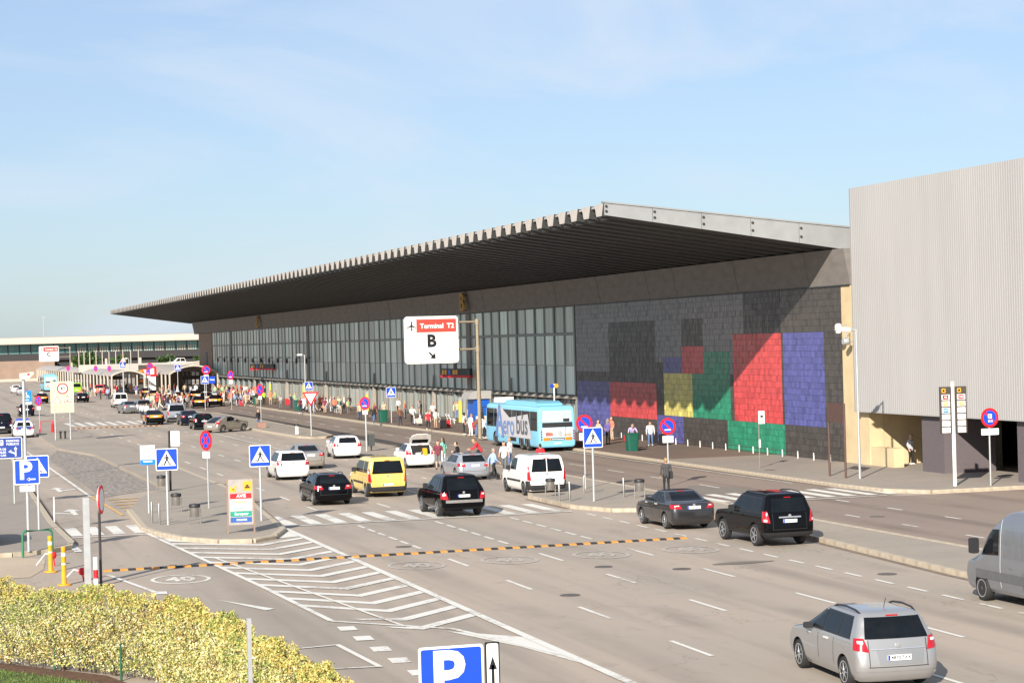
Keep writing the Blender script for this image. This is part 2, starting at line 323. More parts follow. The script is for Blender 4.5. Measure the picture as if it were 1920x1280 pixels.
# road paint: every mark a piece of the ground
MK = [0]
def mark(name, poly, mat=MARK, z=0.012):
    MK[0] += 1; z += (MK[0] % 12)*.0006
    mb = MB(); mb.add([(x, y, z) for x, y in poly], [tuple(range(len(poly)))]); return mb.obj(name, mat, ground)
def strip(name, p, q, w, mat=MARK, z=0.012):
    d = Vector((q[0]-p[0], q[1]-p[1])).normalized(); n = Vector((-d.y, d.x))*w/2
    return mark(name, [(p[0]+n.x, p[1]+n.y), (q[0]+n.x, q[1]+n.y), (q[0]-n.x, q[1]-n.y), (p[0]-n.x, p[1]-n.y)], mat, z + .0085)
def dash_mesh(w, l, m=MARK):
    mb = MB(); mb.add([(-w/2, -l/2, 0), (w/2, -l/2, 0), (w/2, l/2, 0), (-w/2, l/2, 0)], [(0, 1, 2, 3)]); return mb.mesh('lane_dash', m)
D_LONG, D_SHORT, D_BAY = dash_mesh(.13, 2.7), dash_mesh(.13, 1.35), dash_mesh(.14, 1.2)
for X in (18.0, 21.3, 24.55):
    y = 68.2
    while y > 34: put('lane_dash', D_LONG, ground, (X, y, .012)); y -= 7.2
    for y in (83.6, 81.7, 79.8, 77.9, 76.0, 74.1): put('lane_dash', D_SHORT, ground, (X, y, .012))
    y = 94
    while y < 330:
        if not 208 < y < 226: put('lane_dash', D_LONG, ground, (X, y, .012))
        y += 7.2
y = 83.6
while y > 34: put('bay_dash', D_BAY, ground, (27.95, y, .012)); y -= 2.1
y = 103
while y < 200: put('bay_dash', D_BAY, ground, (27.6, y, .012)); y += 4.2
for X, ys in ((36.8, range(36, 84, 5)), (39.7, range(38, 84, 5)), (38.2, range(95, 330, 7))):
    for y in ys: put('lane_dash', D_LONG if X == 38.2 else D_SHORT, ground, (X, y + .8, .016))
strip('edge_line', (42.3, 95), (42.3, 150), .12, z=.016); strip('edge_line', (42.3, 150), (41.3, 185), .12, z=.016); strip('edge_line', (41.3, 185), (41.3, 250), .12, z=.016); strip('edge_line', (26.35, 140), (26.2, 182), .15)
ZS = MB(); ZS.add([(-.27, -2.35, 0), (.27, -2.35, 0), (.27, 2.35, 0), (-.27, 2.35, 0)], [(0, 1, 2, 3)]); ZS = ZS.mesh('zebra_stripe', MARK)
for i in range(12): put('zebra_stripe', ZS, ground, (15.55 + i*1.06, 88.35, .012))
for i in range(4): put('zebra_stripe', ZS, ground, (6.75 + i*.86, 88.1, .012)).scale = (.9, .85, 1)
for i in range(9): put('zebra_stripe', ZS, ground, (35.2 + i*1.02, 88.5, .016))
for i in range(11): put('zebra_stripe', ZS, ground, (13.4 + i*1.06, 217, .012)).scale = (1, 2.3, 1)
strip('stop_line', (15.0, 85.5), (27.7, 85.5), .28); strip('stop_line', (6.3, 85.2), (9.5, 85.2), .26); strip('stop_line', (35, 85.3), (42.6, 85.3), .2, z=.016)
# hatched area
strip('edge_line', (15.0, 85.4), (15.0, 30), .24)
for p, q in (((9.5, 85.6), (10.1, 74.8)), ((10.1, 74.8), (10.7, 63.8)), ((10.7, 63.8), (11.05, 55.5)), ((11.05, 55.5), (13.66, 52.5)), ((13.66, 52.5), (15.0, 46.6))): strip('edge_line', p, q, .17)
mark('island_nose_paint', [(13.4, 52.2), (14.95, 50.2), (15.0, 45.0), (14.4, 48.6)])
mark('island_nose_paint', [(9.75, 84.5), (10.6, 80.8), (9.9, 81.5)])
mark('island_nose_paint', [(14.9, 84.6), (14.0, 80.4), (14.9, 80.8)])
y = 78.4
while y > 51.5:
    xl = 10.0 + (76 - y)*.05; ya = y; w = .60
    mark('hatch_stripe', [(max(xl, 9.9), ya + 2.4), (12.95, ya), (12.95, ya - w), (max(xl, 9.9), ya + 2.4 - w)] if y > 57 else [(12.95 - (y-50)*.25, ya + .45), (12.95, ya), (12.95, ya - w), (12.95 - (y-50)*.2, ya + .1)])
    mark('hatch_stripe', [(12.95, ya), (14.88, ya + 1.95), (14.88, ya + 1.95 - w), (12.95, ya - w)]); y -= 1.93
strip('old_line', (10.6, 74.0), (12.6, 53.5), .11, z=.021)
for i in range(5): mark('give_way_square', [(10.95, 54.3 - i*1.98), (11.4, 54.25 - i*1.98), (11.35, 53.45 - i*1.98), (10.9, 53.5 - i*1.98)])
strip('parking_line', (8.6, 50.75), (10.3, 51.05), .12); strip('parking_line', (10.3, 51.1), (10.5, 47.1), .14); strip('parking_line', (10.5, 47.15), (7.6, 47.6), .12)
strip('parking_line', (10.1, 44.6), (7.6, 44.9), .12)
strip('edge_line', (6.5, 70.5), (7.4, 64.6), .16); mark('give_way_square', [(7.35, 64.9), (7.75, 64.8), (7.7, 64.1), (7.3, 64.2)])
mark('edge_arrow', [(8.9, 61.8), (10.1, 58.9), (9.8, 58.7)])
strip('edge_line', (9.25, 109), (9.05, 165), .16); strip('edge_line', (9.3, 109), (9.55, 95.5), .14, MARKY)
for i in range(6):
    y = 96.5 + i*1.9
    strip('yellow_hatch', (9.9, y), (10.9 + .1*i, y + .25), .35, MARKY)
strip('edge_line', (6.25, 79.2), (6.15, 86), .3)
# lane arrows of the left lane
for ax, ay, s in ((7.6, 99.5, 1), (8.1, 116, -1)):
    mark('lane_arrow', [(ax-.12, ay-2.4), (ax+.12, ay-2.4), (ax+.12, ay), (ax+.42, ay), (ax, ay+1.5), (ax-.42, ay), (ax-.12, ay)])
    mark('lane_arrow', [(ax-.1, ay-1.3), (ax-1.0*s*.9, ay-.4), (ax-1.0*s*.9, ay-1.0), (ax-.1, ay-1.8)])
mark('lane_arrow', [(17.5, 156), (17.75, 156), (17.75, 159), (18.1, 159), (17.6, 161), (17.2, 159), (17.5, 159)])
# painted 40 in a ring
def ring_poly(mb, r0, r1, n=32, sy=1.0):
    vs = [(r*math.cos(2*math.pi*i/n), r*sy*math.sin(2*math.pi*i/n), 0) for i in range(n) for r in (r0, r1)]
    mb.add(vs, [(2*i, 2*i+1, (2*i+3) % (2*n), (2*i+2) % (2*n)) for i in range(n)])
RM = MB(); ring_poly(RM, .84, .97, sy=1.35); FADED = M('road_paint_worn', (0.40, 0.365, 0.32), .8, var=.3, scale=5); RM2 = RM.mesh('speed_ring', FADED); RM = RM.mesh('speed_ring', MARK)
NUM = text_mesh('40', .95, MARK, 0.03).copy(); NUM.transform(Matrix.Rotation(R(-90), 4, 'X')); NUM.transform(Matrix.Diagonal((1, 1.7, 1, 1))); NUM2 = NUM.copy(); NUM2.materials[0] = FADED
for X in (8.6, 16.5, 19.75, 23.05, 26.35):
    put('speed_ring', RM if X < 10 else RM2, ground, (X, 68.0, .012)); put('speed_numeral', NUM if X < 10 else NUM2, ground, (X, 68.0, .0135))
# dirt washed into the gutters
GUTD = M('gutter_dirt', (0.185, 0.140, 0.105), .95, var=.35, scale=3)
for p, q in (((31.28, 81.5), (31.25, 70)), ((31.25, 70), (30.35, 57)), ((30.35, 57), (29.95, 41)), ((28.05, 87.2), (28.05, 93.4)), ((42.85, 92), (42.85, 149)), ((42.75, 151), (41.75, 184)), ((6.45, 83), (6.35, 92)), ((6.35, 92), (6.85, 119)), ((15.2, 87), (15.85, 95)), ((15.85, 95), (16.65, 104))): strip('gutter_dirt', p, q, .22, GUTD, .002)
# manholes and patches
MANH = M('manhole_iron', (0.125, 0.108, 0.092), 0.6, 0.3, var=0.2)
_m = MB(); _m.lathe([(.30, 0), (.30, .01), (.25, .013), (.0001, .013)], 16); MANM = _m.mesh('manhole', MANH)
for p in ((21.9, 64.4), (23.9, 62.5), (17.6, 74.5), (31.3 + 6.2, 76), (18.6, 57.8), (11.2, 147), (14.2, 134), (28.9, 58), (22.1, 113), (44.6, 103)): put('manhole_cover', MANM, ground, (p[0], p[1], .006 if p[0] < 40 else .152))
PATCH = ground_mat('tar_patch', (0.19, 0.165, 0.14), (0.21, 0.185, 0.155), (0.15, 0.13, 0.11))
for i, (x, y, rx, ry) in enumerate(((26.3, 63.2, 1.1, .35), (19.6, 96.0, 1.6, .22), (37.8, 93.5, 1.3, 3.5))):
    rnd = random.Random(i); mark('tar_patch', [(x + rx*math.cos(a*.4488)*rnd.uniform(.8, 1.1), y + ry*math.sin(a*.4488)*rnd.uniform(.8, 1.1)) for a in range(14)], PATCH, .009)

# rubber speed bumps: alternate amber and black blocks
AMB = M('bump_amber', (0.62, 0.25, 0.045), 0.8, var=0.2, scale=8); BLK = M('bump_black', (0.022, 0.022, 0.024), 0.85, var=0.25, scale=8)
pr = [(-.2, 0), (.2, 0), (.17, .028), (.09, .05), (-.09, .05), (-.17, .028)]
def bumpm(m): mb = MB(); mb.prism(pr, -.133, .133, 'x'); return mb.mesh('bump_block', m)
BA, BB = bumpm(AMB), bumpm(BLK)
def speed_bump(x0, x1, y, label):
    t_ = thing('speed_bump', label, 'speed bump', ((x0+x1)/2, y, .004), 0, 'rubber speed bumps across the road'); n = int((x1-x0)/.268)
    for i in range(n): put('rubber_block', BA if i % 2 == 0 else BB, t_, ((i - (n-1)/2)*.268, 0, 0))
speed_bump(6.4, 27.75, 71.85, 'amber and black striped speed bump across the near lanes')
speed_bump(12.8, 24.5, 205.5, 'distant striped speed bump before the far zebra crossing')

# ------------------------------------------------------------------ terminal B
XF, Y0, Y1, YG0, YG1 = 50.7, 106.5, 372.0, 154.4, 350.6
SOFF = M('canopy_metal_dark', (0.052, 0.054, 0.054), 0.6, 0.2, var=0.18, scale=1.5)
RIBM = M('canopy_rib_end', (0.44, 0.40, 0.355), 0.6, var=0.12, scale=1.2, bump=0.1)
ROOFT = M('roof_sheet', (0.40, 0.38, 0.35), 0.6, var=0.12, scale=.6)
FASC = M('fascia_panel', (0.30, 0.305, 0.30), 0.5, 0.2, var=0.10, scale=.8)
BEAM = M('beam_panel', (0.185, 0.166, 0.150), 0.7, var=0.14, scale=.9, stretch=(1, 1, 3))
def streak_glass(name, lo, hi, rl=.66):
    """translucent ribbed panes: pale vertical streaks, a different run of them in every pane"""
    m = bpy.data.materials.new(name); m.use_nodes = True; t = m.node_tree; b = t.nodes['Principled BSDF']; b.inputs['Roughness'].default_value = .28; b.inputs['Specular IOR Level'].default_value = .45
    c = t.nodes.new('ShaderNodeTexCoord'); oi = t.nodes.new('ShaderNodeObjectInfo'); vm = t.nodes.new('ShaderNodeVectorMath'); vm.operation = 'SCALE'; vm.inputs['Scale'].default_value = 37.0
    cb = t.nodes.new('ShaderNodeCombineXYZ'); t.links.new(oi.outputs['Random'], cb.inputs[0]); t.links.new(oi.outputs['Random'], cb.inputs[1]); t.links.new(cb.outputs[0], vm.inputs[0])
    mp_ = t.nodes.new('ShaderNodeMapping'); mp_.inputs['Scale'].default_value = (1, 2.1, .07); t.links.new(c.outputs['Object'], mp_.inputs[0]); ad = t.nodes.new('ShaderNodeVectorMath'); t.links.new(mp_.outputs[0], ad.inputs[0]); t.links.new(vm.outputs[0], ad.inputs[1])
    n = t.nodes.new('ShaderNodeTexNoise'); n.inputs['Scale'].default_value = 1.6; n.inputs['Detail'].default_value = 5; n.inputs['Roughness'].default_value = .65; t.links.new(ad.outputs[0], n.inputs['Vector'])
    r = t.nodes.new('ShaderNodeValToRGB'); r.color_ramp.elements[0].position = .34; r.color_ramp.elements[0].color = (*lo, 1); r.color_ramp.elements[1].position = .68; r.color_ramp.elements[1].color = (*hi, 1)
    h = t.nodes.new('ShaderNodeHueSaturation'); mr = t.nodes.new('ShaderNodeMapRange'); mr.inputs['To Min'].default_value = rl; mr.inputs['To Max'].default_value = 1.3; t.links.new(oi.outputs['Random'], mr.inputs['Value']); t.links.new(mr.outputs[0], h.inputs['Value'])
    t.links.new(n.outputs['Fac'], r.inputs[0]); t.links.new(r.outputs[0], h.inputs['Color']); t.links.new(h.outputs[0], b.inputs['Base Color']); return m
TGLASS = streak_glass('facade_glass', (0.44, 0.56, 0.505), (0.74, 0.89, 0.81)); TGLASS2 = streak_glass('facade_glass_dull', (0.36, 0.45, 0.41), (0.67, 0.78, 0.715))
FIN = M('facade_fin', (0.25, 0.275, 0.26), 0.55, 0.2, var=0.15, scale=1, stretch=(1, 1, .1))
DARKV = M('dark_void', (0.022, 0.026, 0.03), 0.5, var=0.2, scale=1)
LEDGE = M('door_ledge', (0.30, 0.275, 0.235), 0.7, var=0.15)
DOORG = streak_glass('door_glass', (0.10, 0.115, 0.11), (0.42, 0.44, 0.40), .25)
PILB = M('pillar_brown_tile', (0.30, 0.215, 0.155), 0.75, var=0.16, scale=1.2)
CREAM = M('cream_concrete', (0.56, 0.44, 0.26), 0.8, var=0.12, scale=.8, bump=0.1)
term = thing('terminal_building', 'long dark terminal with deep ribbed canopy, glass facade and tiled mural', 'building', (XF, Y0, 0))
def tb(name, mb, mat, parent=term, smooth=False): return mb.obj(name, mat, parent, (0, 0, 0), 0, smooth)
def L(x, y, z): return (x - XF, y - Y0, z)           # world to terminal coordinates
# body behind the facade, roof deck, back of building
mb = MB(); mb.b2(8.0, 40, 48.2, 264, 0.16, 8.6); tb('hall_block', mb, M('hall_wall', (0.12, 0.115, 0.11), 0.8))
mb = MB(); mb.b2(0.62, 40, -1.2, 47.9, 0.1, 8.6); mb.b2(.62, 8, -1.2, 47.9, 8.6, 12.0); tb('mural_wall_core', mb, M('wall_core', (0.25, 0.22, 0.2), 0.8))
def zt(x): return 14.72 - (x - 36.8)*.104            # top of canopy at world x
def zb(x): return 14.12 - (x - 36.8)*.1445
mb = MB(); xa, xb = 36.85, 92
deck = [(xa, zt(xa) - .16), (51.5, 12.3), (xb, 8.0), (xb, 8.2), (51.5, zt(51.5) - .06), (xa, zt(xa) - .06)]
mb.prism([(x - XF, z) for x, z in deck], 0.02, 275.0, 'y'); tb('roof_deck', mb, ROOFT)
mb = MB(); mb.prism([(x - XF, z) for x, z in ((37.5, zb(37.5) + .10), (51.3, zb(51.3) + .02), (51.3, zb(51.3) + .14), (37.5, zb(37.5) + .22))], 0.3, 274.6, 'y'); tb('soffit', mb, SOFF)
# ribs: one mesh copied along the canopy
P_ = 2.2; NR = 125
mb = MB()
x0, x1 = 36.76, 51.2
sec = lambda x, w0, w1: [(x - XF, -w0, zt(x)), (x - XF, w0, zt(x)), (x - XF, w1, zb(x) - .06), (x - XF, -w1, zb(x) - .06)]
a = sec(x0, .74, .46); b_ = sec(x1, .74, .46)
mb.add(a, [(0, 1, 2, 3)], 1); mb.add(a + b_, [(0, 4, 5, 1), (1, 5, 6, 2), (2, 6, 7, 3), (3, 7, 4, 0)], 0)
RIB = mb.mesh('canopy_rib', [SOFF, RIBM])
mb = MB(); mb.prism([(-.20, zb(37.2) - .20), (.20, zb(37.2) - .20), (.28, zb(37.2) - .04), (-.28, zb(37.2) - .04)], 37.3 - XF, 36.95 - XF, 'x'); mb.v = [(v[0], v[1], v[2]) for v in mb.v]
DRIP = mb.mesh('rib_bracket', SOFF)
mb = MB(); mb.add([(36.78 - XF + .55, -.62, zb(36.8) - .04), (36.78 - XF + .55, .62, zb(36.8) - .04), (36.80 - XF + .12, .62, zb(36.8) + .20), (36.80 - XF + .12, -.62, zb(36.8) + .20)], [(0, 1, 2, 3)])
GUT = mb.mesh('gutter_plate', FASC)
for i in range(NR):
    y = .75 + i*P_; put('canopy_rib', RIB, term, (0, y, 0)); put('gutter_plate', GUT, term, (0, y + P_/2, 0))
    if i < 60: put('rib_bracket', DRIP, term, (0, y, 0))
# end fascia in panels with bolts
BOLT = MB(); BOLT.lathe([(.07, 0), (.07, -.07), (.03, -.11), (.0001, -.11)], 8, 'y'); BOLT = BOLT.mesh('bolt', DARKST)
xs = [36.78, 39.55, 42.4, 45.3, 48.2, 51.35]
for xa, xb in zip(xs, xs[1:]):
    mb = MB(); mb.prism([(xa + .012 - XF, zb(xa) - .03), (xb - .012 - XF, zb(xb) - .03), (xb - .012 - XF, zt(xb) + .02), (xa + .012 - XF, zt(xa) + .02)], -.10, .0, 'y'); pnl = tb('fascia_panel', mb, FASC)
    for dx, dz in ((.1, .75), (.1, .3)): put('bolt', BOLT, pnl, (xa + dx - XF, -.1, zb(xa) + (zt(xa) - zb(xa))*dz))
mb = MB(); mb.prism([(36.7 - XF, zt(36.7) + .03), (51.4 - XF, zt(51.4) + .03), (51.4 - XF, zt(51.4) + .12), (36.7 - XF, zt(36.7) + .12)], -.16, .2, 'y'); tb('fascia_cap', mb, FASC)
# beam of inclined panels
def beam_panel(l):
    mb = MB(); mb.prism([(-.42, 12.06), (-.05, 10.06), (.5, 10.06), (.5, 12.06)], .012, l - .012, 'y'); return mb.mesh('beam_panel', BEAM)
BP = beam_panel(5.33)
for i in range(50): put('beam_panel', BP, term, (random.uniform(-.012, .012), -1.3 + i*5.34, 0))
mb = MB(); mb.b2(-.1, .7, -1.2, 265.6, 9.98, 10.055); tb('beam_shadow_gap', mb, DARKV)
# glass facade: bays of two panes, fins, dark slots, transom
bay = 5.3; nb = 37
def pane(y0, y1, z0, z1, x, m): mb = MB(); mb.b2(x, x + .05, y0, y1, z0, z1); return mb.mesh('glass_pane', m)
PU = [pane(0, 2.28, 7.95, 9.98, .03, TGLASS), pane(0, 2.28, 7.95, 9.98, .03, TGLASS2)]
PM = [pane(0, 2.28, 5.35, 7.72, .03, TGLASS), pane(0, 2.28, 5.35, 7.72, .03, TGLASS2)]
PL = [pane(0, 2.28, 3.05, 5.31, .03, TGLASS), pane(0, 2.28, 3.05, 5.31, .03, TGLASS2)]
PW = [[pane(0, 2.56, z0_, z1_, .03, g_) for g_ in (TGLASS, TGLASS2)] for z0_, z1_ in ((7.95, 9.98), (5.35, 7.72), (3.05, 5.31))]
mb = MB(); mb.b2(-.04, .35, -.16, .16, .16, 10.0); FINM = mb.mesh('facade_fin', FIN)
mb = MB(); mb.b2(.0, .3, -.07, .07, 2.9, 10.0); FINS = mb.mesh('slim_mullion', FIN)
DP = pane(0, .95, .2, 2.62, .20, DOORG); mb = MB(); mb.b2(.16, .36, -.03, .03, .16, 2.7); DJ = mb.mesh('door_jamb', LEDGE)
mb = MB(); mb.prism([(-.35, 2.74), (.4, 2.74), (.4, 2.98), (-.1, 2.98), (-.35, 2.84)], 0.05, 5.25, 'y'); LDG = mb.mesh('door_ledge', LEDGE)
mb = MB(); mb.b2(.42, .46, YG0 - Y0, YG1 - Y0, .16, 9.97); tb('facade_backing', mb, M('facade_backing', (.10, .12, .112), .6, var=.3))
rnd = random.Random(3)
for i in range(nb):
    y = YG0 - Y0 + i*bay
    put('facade_fin', FINM, term, (0, y + .25, 0)); put('slim_mullion', FINS, term, (0, y + 2.75, 0)); wide = i > 7 and i % 5 != 2
    if not wide: put('slim_mullion', FINS, term, (0, y + 2.98, 0))
    for dy in (.44, 3.02):
        for S in (PW if wide else (PU, PM, PL)): put('glass_pane', S[rnd.random() < .42], term, (rnd.uniform(0, .05), y + dy - (.16 if wide else 0), 0))
    put('door_ledge', LDG, term, (0, y, 0))
    if i < 26:
        for k in range(5): put('door_pane', DP, term, (0, y + .3 + k*1.0, 0)); put('door_jamb', DJ, term, (0, y + .25 + k*1.0, 0))
mb = MB(); mb.b2(-.02, .3, YG0 - Y0, YG1 - Y0, 7.74, 7.93); tb('transom', mb, FIN)
mb = MB(); mb.b2(.05, .3, YG0 - Y0, YG1 - Y0, 5.30, 5.36); tb('transom', mb, FIN)
for y in (31.0, 110, 175): mb = MB(); mb.b2(-.10, .3, YG0 - Y0 + y, YG0 - Y0 + y + 1.3, .16, 10.0); tb('main_column', mb, M('main_column', (0.23, 0.21, 0.19), 0.7, var=.12))
for y in (18, 45, 72, 99, 126, 153): mb = MB(); mb.prism([(-.40, .16), (.1, .16), (.1, 4.2), (-.08, 4.2)], YG0 - Y0 + y, YG0 - Y0 + y + .3, 'y'); tb('raking_buttress', mb, LEDGE)
# left pillar in bands
for i in range(7):
    z0 = .16 + i*1.41; mb = MB(); mb.b2(-.1, 6, YG1 - Y0 + .1, 366.2 - Y0, z0 + .01, z0 + 1.40); tb('pillar_block', mb, PILB)
mb = MB(); mb.b2(-.16, -.11, 356.0 - Y0, 358.0 - Y0, 2.2, 6.8); tb('pillar_slot', mb, DARKV)
# right end pillar
mb = MB(); mb.b2(-.03, 1.5, -3.1, -.02, .15, 10.02); tb('end_pillar', mb, CREAM)
# brown floodlight brackets high on the glass
mb = MB(); mb.b2(-.6, .0, -.05, .05, -.05, .05); mb.b2(-.7, -.45, -.14, .14, -.75, -.12); SPOT = mb.mesh('floodlight', DARKST)
for i in range(12): put('floodlight', SPOT, term, (-.1, 263.0 - Y0 + i*7.0, 5.9))
# tiled wall: generic colour blocks in ceramic tiles
TCOL = dict(g=(0.150, 0.154, 0.157), k=(0.022, 0.021, 0.021), d=(0.055, 0.048, 0.042), r=(0.50, 0.055, 0.055), b=(0.075, 0.080, 0.25), y=(0.56, 0.49, 0.13), n=(0.02, 0.215, 0.12))
TK = list(TCOL)
tmats = [M('tile_' + k, TCOL[k], 0.34, var=0.16, scale=1.9, stretch=(1, 1.6, .8)) for k in TK]
tmats2 = [M('tileb_' + k, tuple(min(1, c*1.16 + .004) for c in TCOL[k]), 0.42, var=0.25, scale=2.5) for k in TK]
tmats3 = [M('tilec_' + k, tuple(c*.84 + .003 for c in TCOL[k]), 0.42, var=0.25, scale=2.5) for k in TK]
# s = metres from the right end, z = height; later blocks lie over earlier ones
BLK_ = [(k_, ((a_, c_), (b_, c_), (b_, d_), (a_, d_))) for k_, a_, b_, c_, d_ in (('g', 12, 48, 4.7, 10.2), ('k', 12, 48, 4.0, 4.7), ('b', 40, 48, 0, 4.0), ('k', 30, 40, 4.0, 8.4), ('r', 30, 40, 1.3, 4.0), ('b', 25, 30, 0, 2.0),
        ('y', 23, 28.6, 2.0, 4.7), ('k', 28.6, 30, 2.0, 5.4), ('n', 16.5, 23, 2.0, 6.4), ('r', 21, 25, 4.7, 6.6), ('k', 21, 25, 6.6, 8.4), ('b', 25, 28.6, 4.7, 6.0), ('k', 8.5, 14, 7.4, 10.2), ('r', 8.5, 16, 2.0, 7.4), ('n', 8, 17, 0, 1.7), ('b', 2.4, 8.0, 1.7, 7.4))]
def inside(q, s, z):
    sg = [(q[(i+1) % 4][0]-q[i][0])*(z-q[i][1]) - (q[(i+1) % 4][1]-q[i][1])*(s-q[i][0]) for i in range(4)]
    return all(v >= 0 for v in sg) or all(v <= 0 for v in sg)
mb = MB(); tw, th = .30, .365; ny, nzz = int(47.7/tw), int(9.86/th); rnd = random.Random(5)
for j in range(nzz):
    off = 0.0
    for i in range(-1, ny + 1):
        ya, yb = max(0.05, i*tw + off + .006), min(47.75, (i+1)*tw + off - .006)
        if yb - ya < .05: continue
        za, zc = .17 + j*th + .006, .17 + (j+1)*th - .006; s = (ya + yb)/2; z = (za+zc)/2 - .15
        k = 'd'
        for q in BLK_:
            if inside(q[1], s, z): k = q[0]
        mi = TK.index(k) + len(TK)*rnd.choice((0, 0, 1, 1, 2)); x = -.03 - rnd.uniform(0, .012)
        mb.add([(x, ya, za), (x, yb, za), (x, yb, zc), (x, ya, zc), (0, ya, za), (0, yb, za), (0, yb, zc), (0, ya, zc)], [(0, 3, 2, 1), (0, 1, 5, 4), (2, 3, 7, 6), (1, 2, 6, 5), (3, 0, 4, 7)], mi)
tl = mb.obj('ceramic_tiles', tmats + tmats2 + tmats3, term); tag(tl, 'glazed ceramic tiles in broad red, yellow, green, blue and black blocks', kind='stuff')
mb = MB(); mb.b2(.0, .6, .0, 47.85, .15, 10.05); tb('tile_grout', mb, M('grout', (0.045, 0.043, 0.042), 0.9))
# low rail at the foot of the tiles
rail = thing('tile_guard_rail', 'low rail on short white stubs at the foot of the tiled wall', 'rail', (50.0, 107, .15))
for i in range(19): mb = MB(); mb.tube([(0, 0, 0), (0, 0, .42)], .035, 6); mb.obj('stub', WHITE, rail, (0, i*2.2, 0))
mb = MB(); mb.tube([(0, -.3, .36), (0, 40, .36)], .02, 6); mb.obj('rail_bar', DARKST, rail)
# hanging letter signs under the beam
def hang_letter(y, s, label):
    t_ = thing('beam_letter', label, 'letter', (XF - .75, y, 11.0)); m = M('letter_ochre', (0.42, 0.24, 0.05), 0.6)
    cu = text_mesh(s, 2.3, m, .02); mo = put('letter', cu, t_, (0, 0, 0), R(-90)); mo.scale = (1.25, 60, 1)
    mb = MB(); mb.b2(-.05, .6, -.05, .05, .62, .72); mb.b2(-.05, .45, -.05, .05, -.72, -.64); mb.obj('bracket', DARKST, t_)
hang_letter(185.3, 'B', 'ochre letter B hung from the beam above the terminal sign'); hang_letter(300, 'B', 'distant ochre letter hung from the beam near the far end')

# ------------------------------------------------------------------ ribbed white building at the right
RIBW = M('ribbed_white_cladding', (0.36, 0.348, 0.335), 0.55, var=0.05, scale=.5, stretch=(1, 1, .2))
wb = thing('ribbed_building', 'tall box clad in pale vertical ribs with open undercroft', 'building', (50.2, 104.1, 0))
mb = MB(); y = 0.0; pts = []
while y > -42: pts += [(0, y), (0, y - .12), (.013, y - .145), (.013, y - .195)]; y -= .22
n = len(pts); vs = [(x, yy, 3.1) for x, yy in pts] + [(x, yy, 15.28) for x, yy in pts]
mb.add(vs, [(i, i+1, n+i+1, n+i) for i in range(n-1)]); o = mb.obj('ribbed_cladding', RIBW, wb); tag(o, None, kind='stuff')
mb = MB(); mb.b2(.12, 30, -42, 0, 3.14, 15.2); mb.b2(0, .16, -.02, .05, 3.1, 15.28); mb.obj('box_core', RIBW, wb); mb = MB(); mb.b2(-.02, .1, -42, .06, 3.04, 3.098); mb.obj('bottom_trim', RIBW, wb)
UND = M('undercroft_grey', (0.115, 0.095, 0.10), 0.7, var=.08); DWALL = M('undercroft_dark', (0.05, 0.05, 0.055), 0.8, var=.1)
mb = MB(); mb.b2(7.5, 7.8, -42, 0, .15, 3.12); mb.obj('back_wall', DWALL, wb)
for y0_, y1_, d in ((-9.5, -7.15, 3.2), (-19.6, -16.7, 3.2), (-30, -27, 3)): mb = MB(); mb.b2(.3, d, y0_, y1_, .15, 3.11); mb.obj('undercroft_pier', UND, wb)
mb = MB(); mb.b2(.35, 1.2, -1.0, 0.0, .15, 3.11); mb.b2(.9, 6.5, -.95, -.6, .15, 3.11); mb.obj('entrance_wall', CREAM, wb)
mb = MB(); mb.b2(4.6, 5.0, -7.0, -1.0, .15, 3.11); mb.obj('entrance_back_wall', M('entrance_wall', (0.42, 0.36, 0.28), .8), wb)
mb = MB(); mb.b2(3.5, 4.58, -3.3, -1.05, .15, 2.9); mb.obj('doorway_recess', M('doorway_brown', (0.16, 0.10, 0.06), .8), wb)
mb = MB(); mb.b2(.4, 1.0, -3.7, -1.0, .15, 1.15); mb.obj('low_wall', CREAM, wb)
mb = MB(); mb.b2(4.52, 4.6, -4.6, -4.1, 1.9, 2.15); mb.obj('exit_sign', M('exit_green', (0.01, 0.16, 0.08), .5), wb)
mb = MB(); mb.b2(4.5, 4.6, -4.0, -3.7, 1.3, 1.75); mb.obj('wall_box', DARKST, wb)
mb = MB(); mb.b2(.5, 7.5, -9.45, -1.0, 3.0, 3.1); mb.obj('undercroft_ceiling', M('undercroft_ceiling', (0.4, 0.37, 0.33), .8), wb)
# camera on the cream pillar
sc_ = thing('security_camera', 'white security camera on a bracket on the cream end pillar', 'camera', (50.62, 104.7, 6.9))
mb = MB(); mb.tube([(0, 0, 0), (-.5, 0, 0), (-.5, 0, .9), (-1.0, 0, .9)], .035, 6); mb.obj('bracket', STEEL, sc_)
mb = MB(); mb.lathe([(.0001, -.28), (.14, -.22), (.2, 0), (.2, .2), (.1, .3), (.0001, .3)], 10, 'z', (-1.0, 0, .7)); mb.obj('camera_housing', WHITE, sc_, smooth=True)
mb = MB(); mb.lathe([(.18, 0), (.2, .05), (.2, .3), (.15, .35)], 10, 'x', (-.75, 0, .0)); mb.obj('floodlight', STEEL, sc_, smooth=True)

